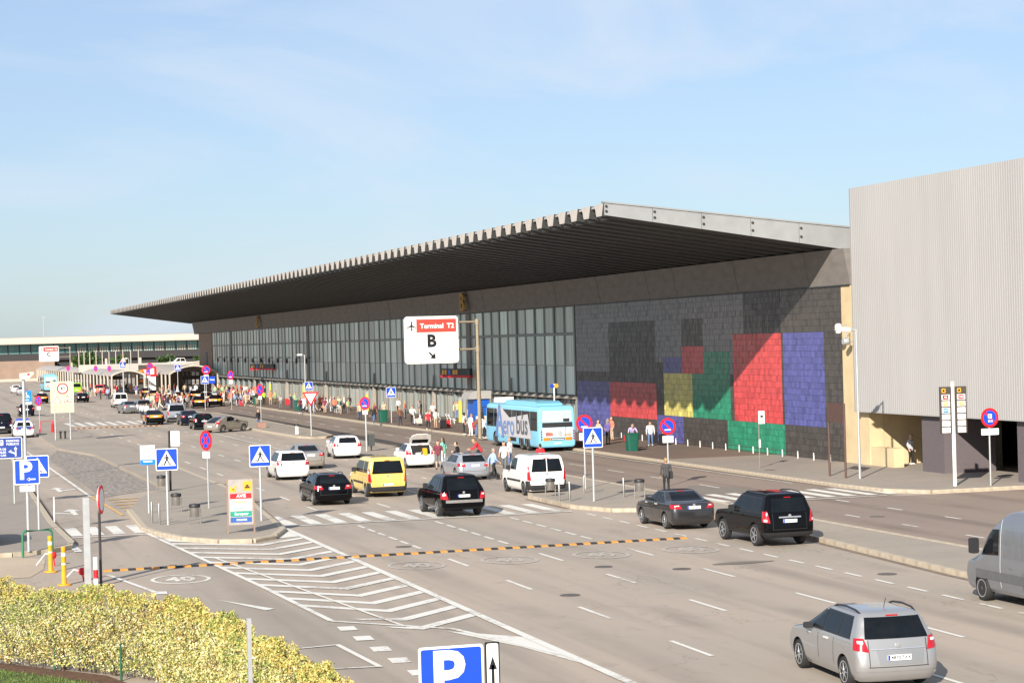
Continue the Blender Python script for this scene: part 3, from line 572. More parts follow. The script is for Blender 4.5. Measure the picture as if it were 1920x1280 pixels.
# roof clutter
an = thing('roof_antennas', 'cluster of small aerials and a box on the terminal roof near the ribbed building', 'antenna', (62, 118, 12.9))
mb = MB(); mb.lathe([(.5, 0), (.5, .9), (.2, 1.1)], 10, 'z', (.4, 0, .8)); mb.box((-.7, 0, 1.2), (.5, .5, .6)); mb.tube([(0, 0, 0), (0, 0, 2.6)], .05, 5); mb.tube([(-1.6, 0, 0), (-1.6, 0, 2.2)], .04, 5); mb.obj('aerial_group', STEEL, an)
for (x, y, z0, z1, lab) in ((60, 206, 13, 18.2, 'thin white mast on the terminal roof'), (45, 250, 13.6, 15.4, 'short stub aerial on the far canopy')):
    mk = thing('roof_mast', lab, 'mast', (x, y, z0)); mb = MB(); mb.tube([(0, 0, 0), (0, 0, z1 - z0)], [.09, .04], 6); mb.obj('mast_tube', WHITE, mk)
# ------------------------------------------------------------------ vehicles
def pchip(xs, ys):
    n = len(xs); h = [xs[i+1]-xs[i] for i in range(n-1)]; d = [(ys[i+1]-ys[i])/h[i] for i in range(n-1)]; m = [0]*n
    m[0], m[-1] = d[0], d[-1]
    for i in range(1, n-1): m[i] = 0 if d[i-1]*d[i] <= 0 else 2*d[i-1]*d[i]/(d[i-1]+d[i])
    def f(x):
        x = min(max(x, xs[0]), xs[-1]); i = 0
        while i < n-2 and x > xs[i+1]: i += 1
        t = (x-xs[i])/h[i]; return (1+2*t)*(1-t)**2*ys[i] + t*(1-t)**2*h[i]*m[i] + t*t*(3-2*t)*ys[i+1] + t*t*(t-1)*h[i]*m[i+1]
    return f
class Shell:
    """a vehicle body as a stack of rounded horizontal slices; rows = (z, rear setback, front setback, half width)"""
    def __init__(s, length, rows, ar=.28, br=.15, af=.45, bf=.38, bulge=.03):
        s.L = length; s.rows = rows; z = [r[0] for r in rows]; s.z0, s.z1 = z[0], z[-1]
        s.fr, s.ff, s.fw = pchip(z, [r[1] for r in rows]), pchip(z, [r[2] for r in rows]), pchip(z, [r[3] for r in rows])
        s.ar, s.br, s.af, s.bf, s.bulge = ar, br, af, bf, bulge; s.cache = {}
    def yr(s, z): return -s.L/2 + s.fr(z)
    def yf(s, z): return s.L/2 - s.ff(z)
    def contour(s, z):
        k = round(z, 4)
        if k in s.cache: return s.cache[k]
        w, y0, y1 = s.fw(z), s.yr(z), s.yf(z); sc = min(1, w/.8, (y1-y0)/1.6)
        ar, br, af, bf = s.ar*sc, s.br*sc, s.af*sc, s.bf*sc; p = []
        for i in range(5): x = (w-ar)*i/5; p.append((x, y0 - s.bulge*sc*(1 - (x/(w-ar))**2)))
        for i in range(7): a = R(-90 + 90*i/6); p.append((w-ar+ar*math.cos(a), y0+br+br*math.sin(a)))
        for i in range(1, 14): p.append((w, y0+br + (y1-bf-y0-br)*i/14))
        for i in range(7): a = R(90*i/6); p.append((w-af+af*math.cos(a), y1-bf+bf*math.sin(a)))
        for i in range(1, 5): x = (w-af)*(1-i/4); p.append((x, y1 + s.bulge*sc*(1-(x/(w-af))**2)))
        q = [0.0]
        for a, b in zip(p, p[1:]): q.append(q[-1] + math.hypot(b[0]-a[0], b[1]-a[1]))
        s.cache[k] = (p, q); return s.cache[k]
    def mesh(s, name, mats, nz=30, arches=()):
        zs = sorted(set([s.z0 + (s.z1-s.z0)*i/nz for i in range(nz+1)] + [r[0] for r in s.rows])); mb = MB(); rings = []
        for z in zs:
            p = s.contour(z)[0]; ring = [(x, y, z) for x, y in p] + [(-x, y, z) for x, y in p[-2:0:-1]]; rings.append(ring)
        n = len(rings[0]); mb.v = [v for r in rings for v in r]
        for i in range(len(zs)-1):
            for j in range(n): mb.f.append((i*n+j, i*n+(j+1) % n, (i+1)*n+(j+1) % n, (i+1)*n+j)); mb.m.append(0)
        mb.f += [tuple(range(n))[::-1], tuple(range((len(zs)-1)*n, len(zs)*n))]; mb.m += [1, 0]
        me = mb.mesh(name, mats)
        if arches:
            o = bpy.data.objects.new('b', me); COL.objects.link(o); cb = MB()
            for (y, z, r) in arches:
                for sgn in (-1, 1): cb.lathe([(r, sgn*.55), (r, sgn*1.3)], 24, 'x', (0, y, z), 1)
            cm = cb.mesh('c', mats); co = bpy.data.objects.new('c', cm); COL.objects.link(co)
            md = o.modifiers.new('b', 'BOOLEAN'); md.object = co; md.operation = 'DIFFERENCE'; md.solver = 'EXACT'
            me2 = bpy.data.meshes.new_from_object(o.evaluated_get(bpy.context.evaluated_depsgraph_get()))
            bpy.data.objects.remove(o); bpy.data.objects.remove(co)
            if len(me2.polygons) > 200: me = me2
            me.name = name
        me.polygons.foreach_set('use_smooth', [True]*len(me.polygons)); me.set_sharp_from_angle(angle=R(38)); return me
    def at(s, mode, a, z, eps):
        p, q = s.contour(z); sg = -1 if a < 0 else 1; a_ = abs(a)
        if mode == 'x': key = [v[0] for v in p[:12]]
        elif mode == 's': key = q
        else:
            key = [v[1] for v in p[8:28]]; sg = 1; a_ = a
        o = 8 if mode in ('y', '-y') else 0
        i = 0
        while i < len(key)-2 and a_ > key[i+1]: i += 1
        d = key[i+1]-key[i]; t = 0 if abs(d) < 1e-9 else min(1, max(0, (a_-key[i])/d)); A, B = p[o+i], p[o+i+1]
        x, y = A[0]+(B[0]-A[0])*t, A[1]+(B[1]-A[1])*t
        tx, ty = B[0]-A[0], B[1]-A[1]; l = math.hypot(tx, ty) or 1; nx, ny = ty/l, -tx/l
        if mode == '-y': sg = -1
        return ((x + nx*eps)*sg, y + ny*eps, z + eps*.25)
    def front(s, x, z, eps):
        p = s.contour(z)[0][24:][::-1]; key = [v[0] for v in p]; a_ = abs(x); i = 0
        while i < len(key)-2 and a_ > key[i+1]: i += 1
        d = key[i+1]-key[i]; t = 0 if abs(d) < 1e-9 else min(1, (a_-key[i])/d); return (x, p[i][1]+(p[i+1][1]-p[i][1])*t + eps, z + eps*.3)
    def patch(s, name, mode, quad, mat, parent, eps=.012, nu=8, nv=8, rim=True):
        """surface patch; quad = 4 (a, z) corners: low-a low-z, high-a low-z, high-a high-z, low-a high-z"""
        (a0, z0), (a1, z1), (a2, z2), (a3, z3) = quad; vs = []
        for j in range(nv+1):
            v = j/nv
            for i in range(nu+1):
                u = i/nu; a = (a0+(a1-a0)*u)*(1-v) + (a3+(a2-a3)*u)*v; z = (z0+(z1-z0)*u)*(1-v) + (z3+(z2-z3)*u)*v
                vs.append(s.front(a, z, eps) if mode == 'f' else s.at(mode, a, z, eps))
        mb = MB(); mb.add(vs, [(j*(nu+1)+i, j*(nu+1)+i+1, (j+1)*(nu+1)+i+1, (j+1)*(nu+1)+i) for j in range(nv) for i in range(nu)])
        me = bpy.data.meshes.new(name); me.from_pydata(mb.v, [], mb.f); me.materials.append(mat); me.polygons.foreach_set('use_smooth', [True]*len(me.polygons)); me.update()
        return put(name, me, parent)

# wheels: tyre with a spoked rim
def tyre_mesh(r, w):
    mb = MB(); mb.lathe([(r*.68, -w/2), (r*.9, -w/2), (r*.985, -w*.36), (r, -w*.2), (r, w*.2), (r*.985, w*.36), (r*.9, w/2), (r*.68, w/2)], 24, 'x'); return mb.mesh('wheel', RUBBER, True)
def rim_mesh(r, w, n=7, steel=False):
    mb = MB(); ri = r*.71
    mb.lathe([(ri, .02), (ri, w*.5 + .006), (ri*.9, w*.5 + .004), (ri*.86, w*.32), (ri*.86, .02)], 24, 'x')
    mb.lathe([(ri*.88, w*.15), (.0001, w*.15)], 24, 'x', mi=1)
    if steel: mb.lathe([(ri*.7, w*.3), (ri*.62, w*.42), (ri*.3, w*.42), (ri*.2, w*.5), (.0001, w*.5)], 18, 'x')
    else:
        for i in range(n): a = 2*math.pi*i/n; mb.tube([(w*.42, math.cos(a)*ri*.12, math.sin(a)*ri*.12), (w*.40, math.cos(a)*ri*.88, math.sin(a)*ri*.88)], [ri*.13, ri*.10], 5)
        mb.lathe([(ri*.22, w*.3), (ri*.2, w*.46), (.0001, w*.47)], 12, 'x')
    return mb.mesh('rim', [ALLOY, PLAST], True)
WHEELS = {}
def wheels(parent, ys, x, r, w=.21, n=7, steel=False):
    k = (r, w, n, steel)
    if k not in WHEELS: WHEELS[k] = (tyre_mesh(r, w), rim_mesh(r, w, n, steel))
    ty, rm = WHEELS[k]
    for y in ys:
        for sx in (-1, 1):
            o = put('wheel', ty, parent, (sx*x, y, r), 0 if sx > 0 else math.pi); put('rim', rm, o)
def rbox(mb, c, d, r=.03, mi=0):
    x, y, z = d[0]/2, d[1]/2, d[2]/2
    mb.prism([(c[0]+p[0], c[2]+p[1]) for p in rrect(-x, x, -z, z, r, 3)], c[1]-y, c[1]+y, 'y', mi)

ROWS = dict(
 hatch=(4.30, [(.20,.10,.12,.78),(.32,.02,.03,.86),(.50,0,0,.895),(.68,.02,.03,.905),(.85,.06,.12,.90),(.95,.08,.60,.885),(1.02,.11,1.12,.865),(1.30,.30,1.75,.735),(1.42,.42,2.05,.655),(1.475,.60,2.35,.54),(1.50,.95,2.6,.36)]),
 small=(3.99, [(.20,.10,.12,.76),(.32,.02,.03,.83),(.50,0,0,.86),(.68,.03,.03,.865),(.85,.08,.12,.86),(.95,.11,.55,.845),(1.02,.15,.95,.83),(1.30,.36,1.6,.70),(1.42,.48,1.9,.62),(1.465,.65,2.15,.51),(1.49,.95,2.4,.34)]),
 mpv=(4.45, [(.20,.12,.12,.80),(.34,.03,.03,.87),(.52,0,0,.90),(.70,.02,.05,.905),(.88,.07,.22,.90),(.98,.09,.75,.885),(1.06,.11,1.05,.865),(1.32,.25,1.62,.765),(1.50,.36,2.0,.69),(1.585,.50,2.3,.60),(1.62,.9,2.7,.42)]),
 sedan=(4.54, [(.20,.10,.12,.78),(.32,.02,.03,.85),(.50,0,0,.875),(.68,.01,.05,.88),(.85,.04,.2,.875),(.95,.06,.75,.865),(1.01,.10,1.15,.85),(1.05,.40,1.25,.835),(1.075,.66,1.32,.82),(1.28,1.12,1.78,.705),(1.40,1.42,2.1,.625),(1.44,1.65,2.35,.53),(1.46,1.95,2.6,.36)]),
 estate=(4.60, [(.20,.12,.12,.78),(.32,.02,.03,.85),(.50,0,0,.88),(.66,.01,.03,.885),(.80,.05,.14,.88),(.90,.07,.75,.87),(.98,.10,1.25,.85),(1.20,.40,1.75,.745),(1.34,.56,2.1,.665),(1.41,.72,2.4,.565),(1.44,1.1,2.7,.40)]),
 suv=(4.76, [(.34,.15,.15,.84),(.46,.03,.05,.92),(.62,0,0,.94),(.90,.02,.05,.945),(1.06,.04,.2,.935),(1.15,.05,1.1,.92),(1.22,.07,1.35,.905),(1.55,.17,1.8,.80),(1.75,.25,2.1,.73),(1.835,.36,2.35,.64),(1.87,.7,2.7,.45)]),
 rangy=(4.79, [(.32,.15,.15,.86),(.45,.03,.05,.93),(.62,0,0,.955),(.88,.02,.05,.96),(1.02,.05,.2,.95),(1.10,.07,1.1,.935),(1.16,.10,1.4,.92),(1.50,.38,1.95,.79),(1.68,.52,2.25,.72),(1.76,.66,2.5,.63),(1.79,.95,2.8,.45)]),
 van=(4.81, [(.24,.10,.12,.84),(.36,.02,.03,.91),(.55,0,0,.935),(.85,.01,.05,.94),(1.02,.02,.25,.935),(1.12,.03,.75,.93),(1.2,.03,1.0,.925),(1.6,.08,1.55,.85),(1.82,.13,1.95,.79),(1.91,.21,2.3,.70),(1.945,.5,2.7,.5)]),
 bigvan=(6.0, [(.28,.10,.10,.88),(.40,.02,.03,.95),(.70,0,0,.985),(1.0,0,.12,.99),(1.15,0,.5,.985),(1.25,0,.72,.98),(1.9,.02,1.30,.94),(2.3,.04,1.85,.87),(2.48,.1,2.2,.79),(2.55,.4,2.6,.62)]),
 coupe=(4.25, [(.20,.10,.12,.78),(.32,.02,.03,.85),(.50,0,0,.885),(.70,.03,.03,.89),(.85,.10,.12,.885),(.95,.20,.6,.87),(1.02,.34,1.15,.84),(1.22,.80,1.7,.72),(1.36,1.25,2.05,.63),(1.42,1.6,2.35,.52),(1.44,1.9,2.55,.36)]),
)
# style: rows, side windows (z low, z high, rear inset low, high, pillars measured from the rear), rear window, lights, wheels (from rear, wheelbase, radius)
STY = dict(
 hatch=dict(sw=(1.02,1.38,.62,.38,(1.75,)), rw=(.60,.52,1.03,1.37), tl=(.60,1.02,.78,1.02), wh=(.78,2.64,.32), plz=.80),
 small=dict(sw=(1.02,1.37,.55,.35,(1.6,)), rw=(.56,.50,1.04,1.36), tl=(.58,1.02,.80,1.06), wh=(.66,2.50,.30), plz=.62),
 mpv=dict(sw=(1.07,1.48,.42,.34,(1.15,2.05)), rw=(.70,.60,1.08,1.50), tl=(.64,1.0,.82,1.10), wh=(.86,2.70,.325), plz=.70),
 sedan=dict(sw=(1.03,1.36,.72,.30,(1.65,2.0)), rw=(.62,.52,1.09,1.385), tl=(.50,1.10,.80,.98), wh=(.98,2.60,.32), plz=.86),
 estate=dict(sw=(.99,1.30,.62,.34,(1.1,2.05)), rw=(.64,.54,1.0,1.33), tl=(.50,1.10,.74,.93), wh=(.92,2.76,.325), plz=.80),
 suv=dict(sw=(1.22,1.70,.42,.36,(1.25,2.2)), rw=(.70,.60,1.22,1.70), tl=(.74,1.10,.86,1.26), wh=(1.0,2.79,.39), plz=.92),
 rangy=dict(sw=(1.15,1.62,.62,.42,(1.25,2.25)), rw=(.72,.60,1.16,1.64), tl=(.68,1.12,.76,1.06), wh=(1.02,2.75,.375), plz=.92),
 van=dict(sw=None, rw=(.78,.66,1.15,1.76), tl=(.80,1.02,.74,1.42), wh=(.92,3.1,.325), plz=.62),
 bigvan=dict(sw=None, rw=(.78,.70,1.35,2.0), tl=(.84,1.04,.7,1.3), wh=(1.25,3.66,.345), plz=.6),
 coupe=dict(sw=(.99,1.32,.95,.45,(1.9,)), rw=(.52,.46,.86,1.34), tl=(.64,.98,.72,1.06), wh=(.78,2.64,.32), plz=.55),
)
SHELLS = {}
def car_proto(style, body, label, opts=()):
    """one vehicle with its parts; returns its root"""
    L_, rows = ROWS[style]; st = STY[style]; big = style in ('van', 'bigvan', 'suv', 'rangy')
    if style not in SHELLS:
        sh = Shell(L_, rows, *((.14, .08, .4, .35, .015) if style in ('van', 'bigvan') else (.22, .13, .45, .36, .03) if big else (.30, .17, .5, .42, .035)))
        ra, wbse, rad = st['wh']; y0 = -L_/2 + ra; SHELLS[style] = (sh, sh.mesh('body', [body, PLAST], 30, [(y0, rad, rad*1.17), (y0 + wbse, rad, rad*1.17)]))
    sh, me0 = SHELLS[style]; me = me0.copy(); me.materials[0] = body
    cat = 'van' if style in ('van', 'bigvan') else 'car'
    t = thing('parked_van' if cat == 'van' else 'parked_car', label, cat); put('body', me, t)
    ra, wbse, rad = st['wh']; y0 = -L_/2 + ra; wmax = max(r[3] for r in rows)
    wheels(t, (y0, y0 + wbse), wmax - .12, rad, .23 if big else .21, 5 if 'five' in opts else 7, 'steel' in opts)
    if st['sw']:
        zb_, zt_, qb, qt, pil = st['sw']; rb, rt = sh.yr(zb_) + qb, sh.yr(zt_) + qt; fb, ft = sh.yf(zb_) - .20, sh.yf(zt_) - .06
        ps = [p - L_/2 for p in pil]; edges = [(rb, rt)] + [(p, p - .03) for p in ps] + [(fb, ft)]
        for md in ('-y', 'y'): sh.patch('window_surround', md, [(rb - .02, zb_ - .03), (fb + .05, zb_ - .04), (ft + .02, zt_ + .03), (rt - .02, zt_ + .02)], PLAST, t, .0035, 14, 8)
        for (b0, t0), (b1, t1) in zip(edges, edges[1:]):
            for md in ('-y', 'y'): sh.patch('side_window', md, [(b0 + .035, zb_), (b1 - .035, zb_ - .01), (t1 - .035, zt_), (t0 + .035, zt_ - .01)], GLASSD, t, .008, 6, 6)
    elif style == 'van':
        for md in ('-y', 'y'):
            f0, f1 = sh.yf(1.18) - .12, sh.yf(1.72) - .05
            sh.patch('side_window', md, [(.72, 1.16), (f0, 1.12), (f1, 1.72), (.72, 1.74)], GLASSD, t, .008)
            a, b = ((-.35, .58) if 'expert' in opts else (-1.0, .60))
            sh.patch('side_window', md, [(a, 1.18), (b, 1.18), (b, 1.74), (a, 1.74)], GLASSD, t, .008)
            if 'glazed' in opts: sh.patch('side_window', md, [(-1.95, 1.20), (-1.1, 1.18), (-1.1, 1.74), (-1.9, 1.74)], GLASSD, t, .008)
    else:
        for md in ('-y', 'y'):
            f0, f1 = sh.yf(1.4) - .25, sh.yf(1.95) - .02
            sh.patch('side_window', md, [(.98, 1.32), (f0, 1.27), (f1 - .05, 1.98), (.98, 2.02)], GLASSD, t, .008)
            sh.patch('rub_strip', md, [(-2.7, .62), (2.2, .62), (2.2, .86), (-2.7, .86)], M('strip_grey', (0.10, 0.10, 0.105), .6), t, .015)
            sh.patch('door_seam', md, [(.86, .45), (.885, .45), (.885, 2.3), (.86, 2.3)], LAMPW, t, .008, 1, 14)
            sh.patch('sliding_panel', md, [(-1.9, 1.28), (.72, 1.28), (.72, 2.02), (-1.9, 2.02)], M('van_recess', (0.20, 0.21, 0.225), .3, .5, coat=.6), t, .006)
    rw = st['rw']
    if 'openboot' in opts:
        sh.patch('painted_boot_opening', 'x', [(-.55, .82), (.55, .82), (.58, 1.36), (-.58, 1.36)], M('boot_inside_shade', (0.012, 0.011, 0.011), .9), t, .012)  # body is not cut open; a near-black patch paints the shaded boot inside
        tg = MB(); hz, hy = sh.z1 - .06, sh.yr(sh.z1 - .06); d = Vector((0, -.62, .52))
        pts_ = [(-.60, 0), (.60, 0), (.66, .40), (.58, .78), (.3, .92), (-.3, .92), (-.58, .78), (-.66, .40)]
        nrm = Vector((0, .64, .77))*.035; u = d.normalized()
        tg.add([Vector((x, hy, hz)) + u*l for x, l in pts_] + [Vector((x, hy, hz)) + u*l + nrm for x, l in pts_], [tuple(range(8)), tuple(range(8, 16))] + [(i, (i+1) % 8, 8+(i+1) % 8, 8+i) for i in range(8)])
        gate = tg.obj('raised_tailgate', body, t); gw = MB(); gw.add([Vector((x, hy, hz)) + u*l - nrm*.25 for x, l in ((-.48, .08), (.48, .08), (.5, .44), (-.5, .44))], [(0, 1, 2, 3)]); gw.obj('rear_window', GLASSD, gate)
        lg = MB(); rbox(lg, (.22, sh.yr(1.0) - .02, .98), (.26, .3, .42), .08); lg.obj('boot_luggage', M('yellow_bag', (0.75, 0.36, 0.01), .6), t)
        lg = MB(); rbox(lg, (-.2, sh.yr(1.0) - .01, .87), (.3, .2, .14), .04); lg.obj('boot_luggage', LAMPW, t)
    else: sh.patch('rear_window', 'x', [(-rw[0], rw[2]), (rw[0], rw[2]), (rw[1], rw[3]), (-rw[1], rw[3])], GLASSD, t, .012, 10, 10)
    if 'split' in opts: sh.patch('door_split', 'x', [(-.02, .5), (.02, .5), (.02, 1.8), (-.02, 1.8)], body, t, .018, 1, 12)
    # windscreen
    zw0, zw1 = (1.05, 1.36) if not big else (1.26, 1.68)
    if style == 'bigvan': zw0, zw1 = 1.32, 2.0
    zw0 = max(zw0, rows[-5][0] + .03); sh.patch('windscreen', 'f', [(-.62, zw0), (.62, zw0), (.52, zw1), (-.52, zw1)], GLASSD, t, .015)
    a, b, z0, z1 = st['tl']
    for sg in (-1, 1):
        l = sh.patch('tail_light', 's', [(sg*a, z0), (sg*b, z0 + .04), (sg*(b - .03), z1), (sg*(a + .08), z1)], LAMPR, t, .016, 6, 5)
        zc = z0 + (z1 - z0)*(.62 if 'lowclear' not in opts else .12)
        sh.patch('clear_lens', 's', [(sg*(a + .10), zc), (sg*(a + .22), zc), (sg*(a + .22), zc + (z1 - z0)*.2), (sg*(a + .11), zc + (z1 - z0)*.2)], LAMPW, l, .022, 3, 3)
        sh.patch('headlight', 'f', [(sg*.45, .62), (sg*.78, .66), (sg*.8, .8), (sg*.5, .76)], LAMPW, t, .02, 3, 3)
        m = MB(); my = sh.yf(1.1 if not big else 1.25) - (.62 if style != 'bigvan' else .35); mz = 1.08 if not big else 1.24
        if style == 'bigvan': rbox(m, (sg*(wmax + .20), my, 1.52), (.24, .16, .42), .05)
        else: rbox(m, (sg*(wmax + .08), my, mz), (.20, .11, .13 if not big else .22), .04)
        m.obj('mirror', PLAST if 'blackmirror' in opts or big else body, t, smooth=True)
        for hy in ((-.12, .92) if st['sw'] else (.55,)):
            m = MB(); m.box((sg*(sh.fw(.9) + .012), hy - .25, .92 if not big else 1.04), (.03, .19, .035)); m.obj('door_handle', body if 'chromehandle' not in opts else LAMPW, t)
        for dy in (ra + .55, ra + 1.45): sh.patch('door_seam', '-y' if sg < 0 else 'y', [(-L_/2 + dy, .42), (-L_/2 + dy + .014, .42), (-L_/2 + dy + .014, .98), (-L_/2 + dy, .98)], PLAST, t, .004, 1, 6)
    zp = st['plz']; pl = MB(); rbox(pl, (0, sh.at('x', .1, zp, 0)[1] - .022, zp), (.52, .02, .115), .01); pl = pl.obj('number_plate', PLATE, t)
    pe = MB(); pe.box((-.235, sh.at('x', .1, zp, 0)[1] - .0345, zp), (.045, .004, .105)); pe.obj('plate_band', BLUE, pl)
    em = MB(); em.lathe([(.055, 0), (.055, -.02), (.0001, -.024)], 12, 'y', (0, sh.at('x', .02, min(rw[2] - .1, .95 if not big else 1.1), 0)[1] - .005, min(rw[2] - .1, .95 if not big else 1.1))); em.obj('emblem', ALLOY, t)
    zl = .40 if not big else .52
    sh.patch('lower_bumper', 's', [(-1.0, rows[0][0] + .02), (1.0, rows[0][0] + .02), (1.0, zl), (-1.0, zl)], PLAST if 'cladding' in opts or 'darklow' in opts else body, t, .02, 18, 3)
    for sg in (-1, 1): sh.patch('tailgate_seam', 'x', [(sg*.63, zl + .11), (sg*.645, zl + .11), (sg*.645, rw[2] - .02), (sg*.63, rw[2] - .02)], PLAST, t, .0055, 1, 6)
    sh.patch('tailgate_seam', 'x', [(-.66, zl + .10), (.66, zl + .10), (.66, zl + .115), (-.66, zl + .115)], PLAST, t, .006, 8, 1)
    zs3 = min(rw[3] + .03, rows[-2][0] - .03); bl = MB(); bl.box((0, sh.at('x', .02, zs3, 0)[1] - .012, zs3), (.26, .03, .028)); bl.obj('brake_light', LAMPR, t)
    if 'cladding' in opts:
        for md in ('-y', 'y'): sh.patch('sill_cladding', md, [(y0 + rad*1.2, rows[0][0] + .03), (y0 + wbse - rad*1.2, rows[0][0] + .03), (y0 + wbse - rad*1.2, zl - .06), (y0 + rad*1.2, zl - .06)], PLAST, t, .012, 6, 2)
    if 'strip' in opts:
        for md in ('-y', 'y'): sh.patch('rub_strip', md, [(y0 + rad*1.3, .62), (y0 + wbse - rad*1.3, .62), (y0 + wbse - rad*1.3, .72), (y0 + rad*1.3, .72)], PLAST, t, .016, 6, 2)
    if 'cornerblack' in opts:
        for sg in (-1, 1): sh.patch('bumper_corner', 's', [(sg*.80, .30), (sg*1.34, .30), (sg*1.34, .70), (sg*.86, .74)], PLAST, t, .022, 8, 4)
    if 'rails' in opts:
        zt2 = rows[-1][0] - .035; xw = sh.fw(zt2) + .03; a, b = sh.yr(zt2) + .05, sh.yf(zt2) - .15
        for sg in (-1, 1):
            m = MB(); m.tube([(sg*(xw - .02), a, zt2 - .03), (sg*xw, a + .22, zt2 + .035), (sg*(xw + .005), (a+b)/2, zt2 + .06), (sg*xw, b - .22, zt2 + .03), (sg*(xw - .02), b, zt2 - .03)], .022, 6); m.obj('roof_rail', PLAST, t, smooth=True)
    if 'chromebar' in opts: sh.patch('chrome_bar', 'x', [(-.42, 1.02), (.42, 1.02), (.42, 1.07), (-.42, 1.07)], ALLOY, t, .03, 6, 1)
    if 'greybar' in opts: sh.patch('bumper_step', 'x', [(-.80, .62), (.80, .62), (.80, .74), (-.80, .74)], M('bumper_grey', (.2, .19, .18), .5), t, .035, 8, 2)
    if 'taxi' in opts:
        TY = paint('taxi_yellow', (0.85, 0.33, 0.01))
        sh.patch('tailgate', 'x', [(-.62, .74), (.62, .74), (.62, .99), (-.62, .99)], TY, t, .010, 8, 4)
        for md in ('-y', 'y'):
            for p0, p1 in ((ra + .42, ra + 1.42), (ra + 1.46, ra + 2.35)): sh.patch('door_panel', md, [(-L_/2 + p0, .40), (-L_/2 + p1, .40), (-L_/2 + p1, .97), (-L_/2 + p0, .97)], TY, t, .010, 4, 4)
        m = MB(); rbox(m, (0, .2, sh.z1 + .07), (.5, .16, .13), .02); m.obj('roof_light', LAMPW, t)
    if 'police' in opts:
        PB = paint('police_blue', (0.01, 0.04, 0.20)); sh.patch('tailgate', 'x', [(-.62, .72), (.62, .72), (.62, 1.0), (-.62, 1.0)], PB, t, .010, 8, 4)
        for k in range(7): sh.patch('chequer', 'x', [(-.6 + k*.18, .66 - .05*(k % 2)), (-.48 + k*.18, .66 - .05*(k % 2)), (-.48 + k*.18, .78 - .05*(k % 2)), (-.6 + k*.18, .78 - .05*(k % 2))], LAMPW if k % 3 else RED, t, .018, 2, 1)
        m = MB(); rbox(m, (0, .1, sh.z1 + .07), (1.1, .25, .12), .04); m.obj('light_bar', BLUE, t)
    if 'aerial' in opts: m = MB(); m.tube([(.1, sh.yr(sh.z1) + .1, sh.z1), (.1, sh.yr(sh.z1) - .02, sh.z1 + .2)], .008, 4); m.obj('aerial', PLAST, t)
    return t
def place(t, x, y, deg=0.0, group=None, name=None):
    t.location = (x, y, .006); t.rotation_euler = (0, 0, R(deg))
    if group: t['group'] = group
    if name: t.name = name
    return t
SILV = paint('silver', (0.36, 0.355, 0.35), .33, .5); WHT = paint('white', (0.80, 0.79, 0.76), .3); BLKP = M('paint_black', (0.003, 0.003, 0.0038), .10, 0, var=.03, coat=.12, spec=.14); NAVY = M('paint_navy', (0.005, 0.007, 0.016), .10, 0, var=.03, coat=.14, spec=.16)
CHAR = paint('charcoal', (0.035, 0.033, 0.035), .28, .4); YEL = paint('yellow', (0.80, 0.57, 0.12), .35); GRY = paint('grey', (0.20, 0.205, 0.21), .3, .5); LSIL = paint('lightsilver', (0.38, 0.40, 0.43), .3, .45)
CHAMP = paint('champagne', (0.33, 0.30, 0.255), .3, .4); DRED = paint('red', (0.42, 0.012, 0.015), .3); VANG = paint('vangrey', (0.22, 0.23, 0.25), .32, .5); OFFW = paint('offwhite', (0.70, 0.68, 0.62), .35)
GN = 'cars on the near lanes and in the drop-off bays'; GF = 'cars queuing far along the approach road'
z_ = place(car_proto('mpv', SILV, 'silver people carrier with black roof rails driving nearest the camera', ('rails', 'aerial', 'chromehandle', 'blackmirror')), 19.9, 41.4, -4, GN, 'people_carrier')
sh = SHELLS['mpv'][0]; text('4870 FXX', .105, BLACK, z_, (.03, sh.at('x', .1, .70, 0)[1] - .036, .70), .01)
sh.patch('painted_plate_recess', 'x', [(-.42, .55), (.52, .55), (.58, .84), (-.48, .84)], paint('silver_recess_shade', (0.31, 0.305, 0.30), .33, .5), z_, .006, 6, 3); sh.patch('chrome_trim', 'x', [(-.6, .86), (.6, .86), (.6, .885), (-.6, .885)], ALLOY, z_, .02, 8, 1)  # flush patch in darker silver paints the shade of a plate recess
place(car_proto('bigvan', VANG, 'tall grey metallic panel van cut off by the right edge', ('steel', 'darklow')), 29.3, 49.2, 0, GN, 'panel_van')
place(car_proto('suv', BLKP, 'black off-roader with silver alloy wheels parked in the near bay', ('chromebar', 'rails', 'cladding', 'lowclear', 'five')), 29.65, 69.35, 1, GN, 'off_roader')
place(car_proto('sedan', CHAR, 'charcoal saloon parked beside the bin on the divider', ('chromehandle',)), 29.2, 77.1, 0, GN, 'saloon_car')
place(car_proto('rangy', BLKP, 'black square-tailed off-roader driving over the zebra crossing', ('greybar', 'five')), 22.9, 87.9, 0, GN, 'off_roader')
place(car_proto('van', WHT, 'white small van with split rear windows and black bumper corners', ('expert', 'split', 'strip', 'cornerblack', 'darklow', 'steel')), 29.55, 97.3, 0, GN, 'delivery_van')
place(car_proto('van', YEL, 'yellow minibus van with wide dark rear window', ('strip', 'darklow', 'cornerblack', 'glazed')), 22.65, 101.2, 0, GN, 'minibus_van')
place(car_proto('estate', BLKP, 'black estate car with red tail lights beside the yellow minibus', ('rails',)), 19.3, 97.7, 0, GN, 'estate_car')
place(car_proto('mpv', WHT, 'white people carrier with dark glass behind the zebra sign', ('blackmirror',)), 20.95, 116.9, 0, GN, 'people_carrier')
place(car_proto('sedan', CHAMP, 'pale gold saloon half hidden by the white people carrier', ()), 23.65, 126.0, 0, GN, 'saloon_car')
place(car_proto('hatch', WHT, 'white hatchback with high red tail lights before the no parking post', ()), 28.15, 135.8, -3, GN, 'hatchback')
place(car_proto('small', WHT, 'small white hatchback with its tailgate raised and yellow bag inside', ('openboot',)), 29.65, 122.2, 0, GN, 'hatchback')
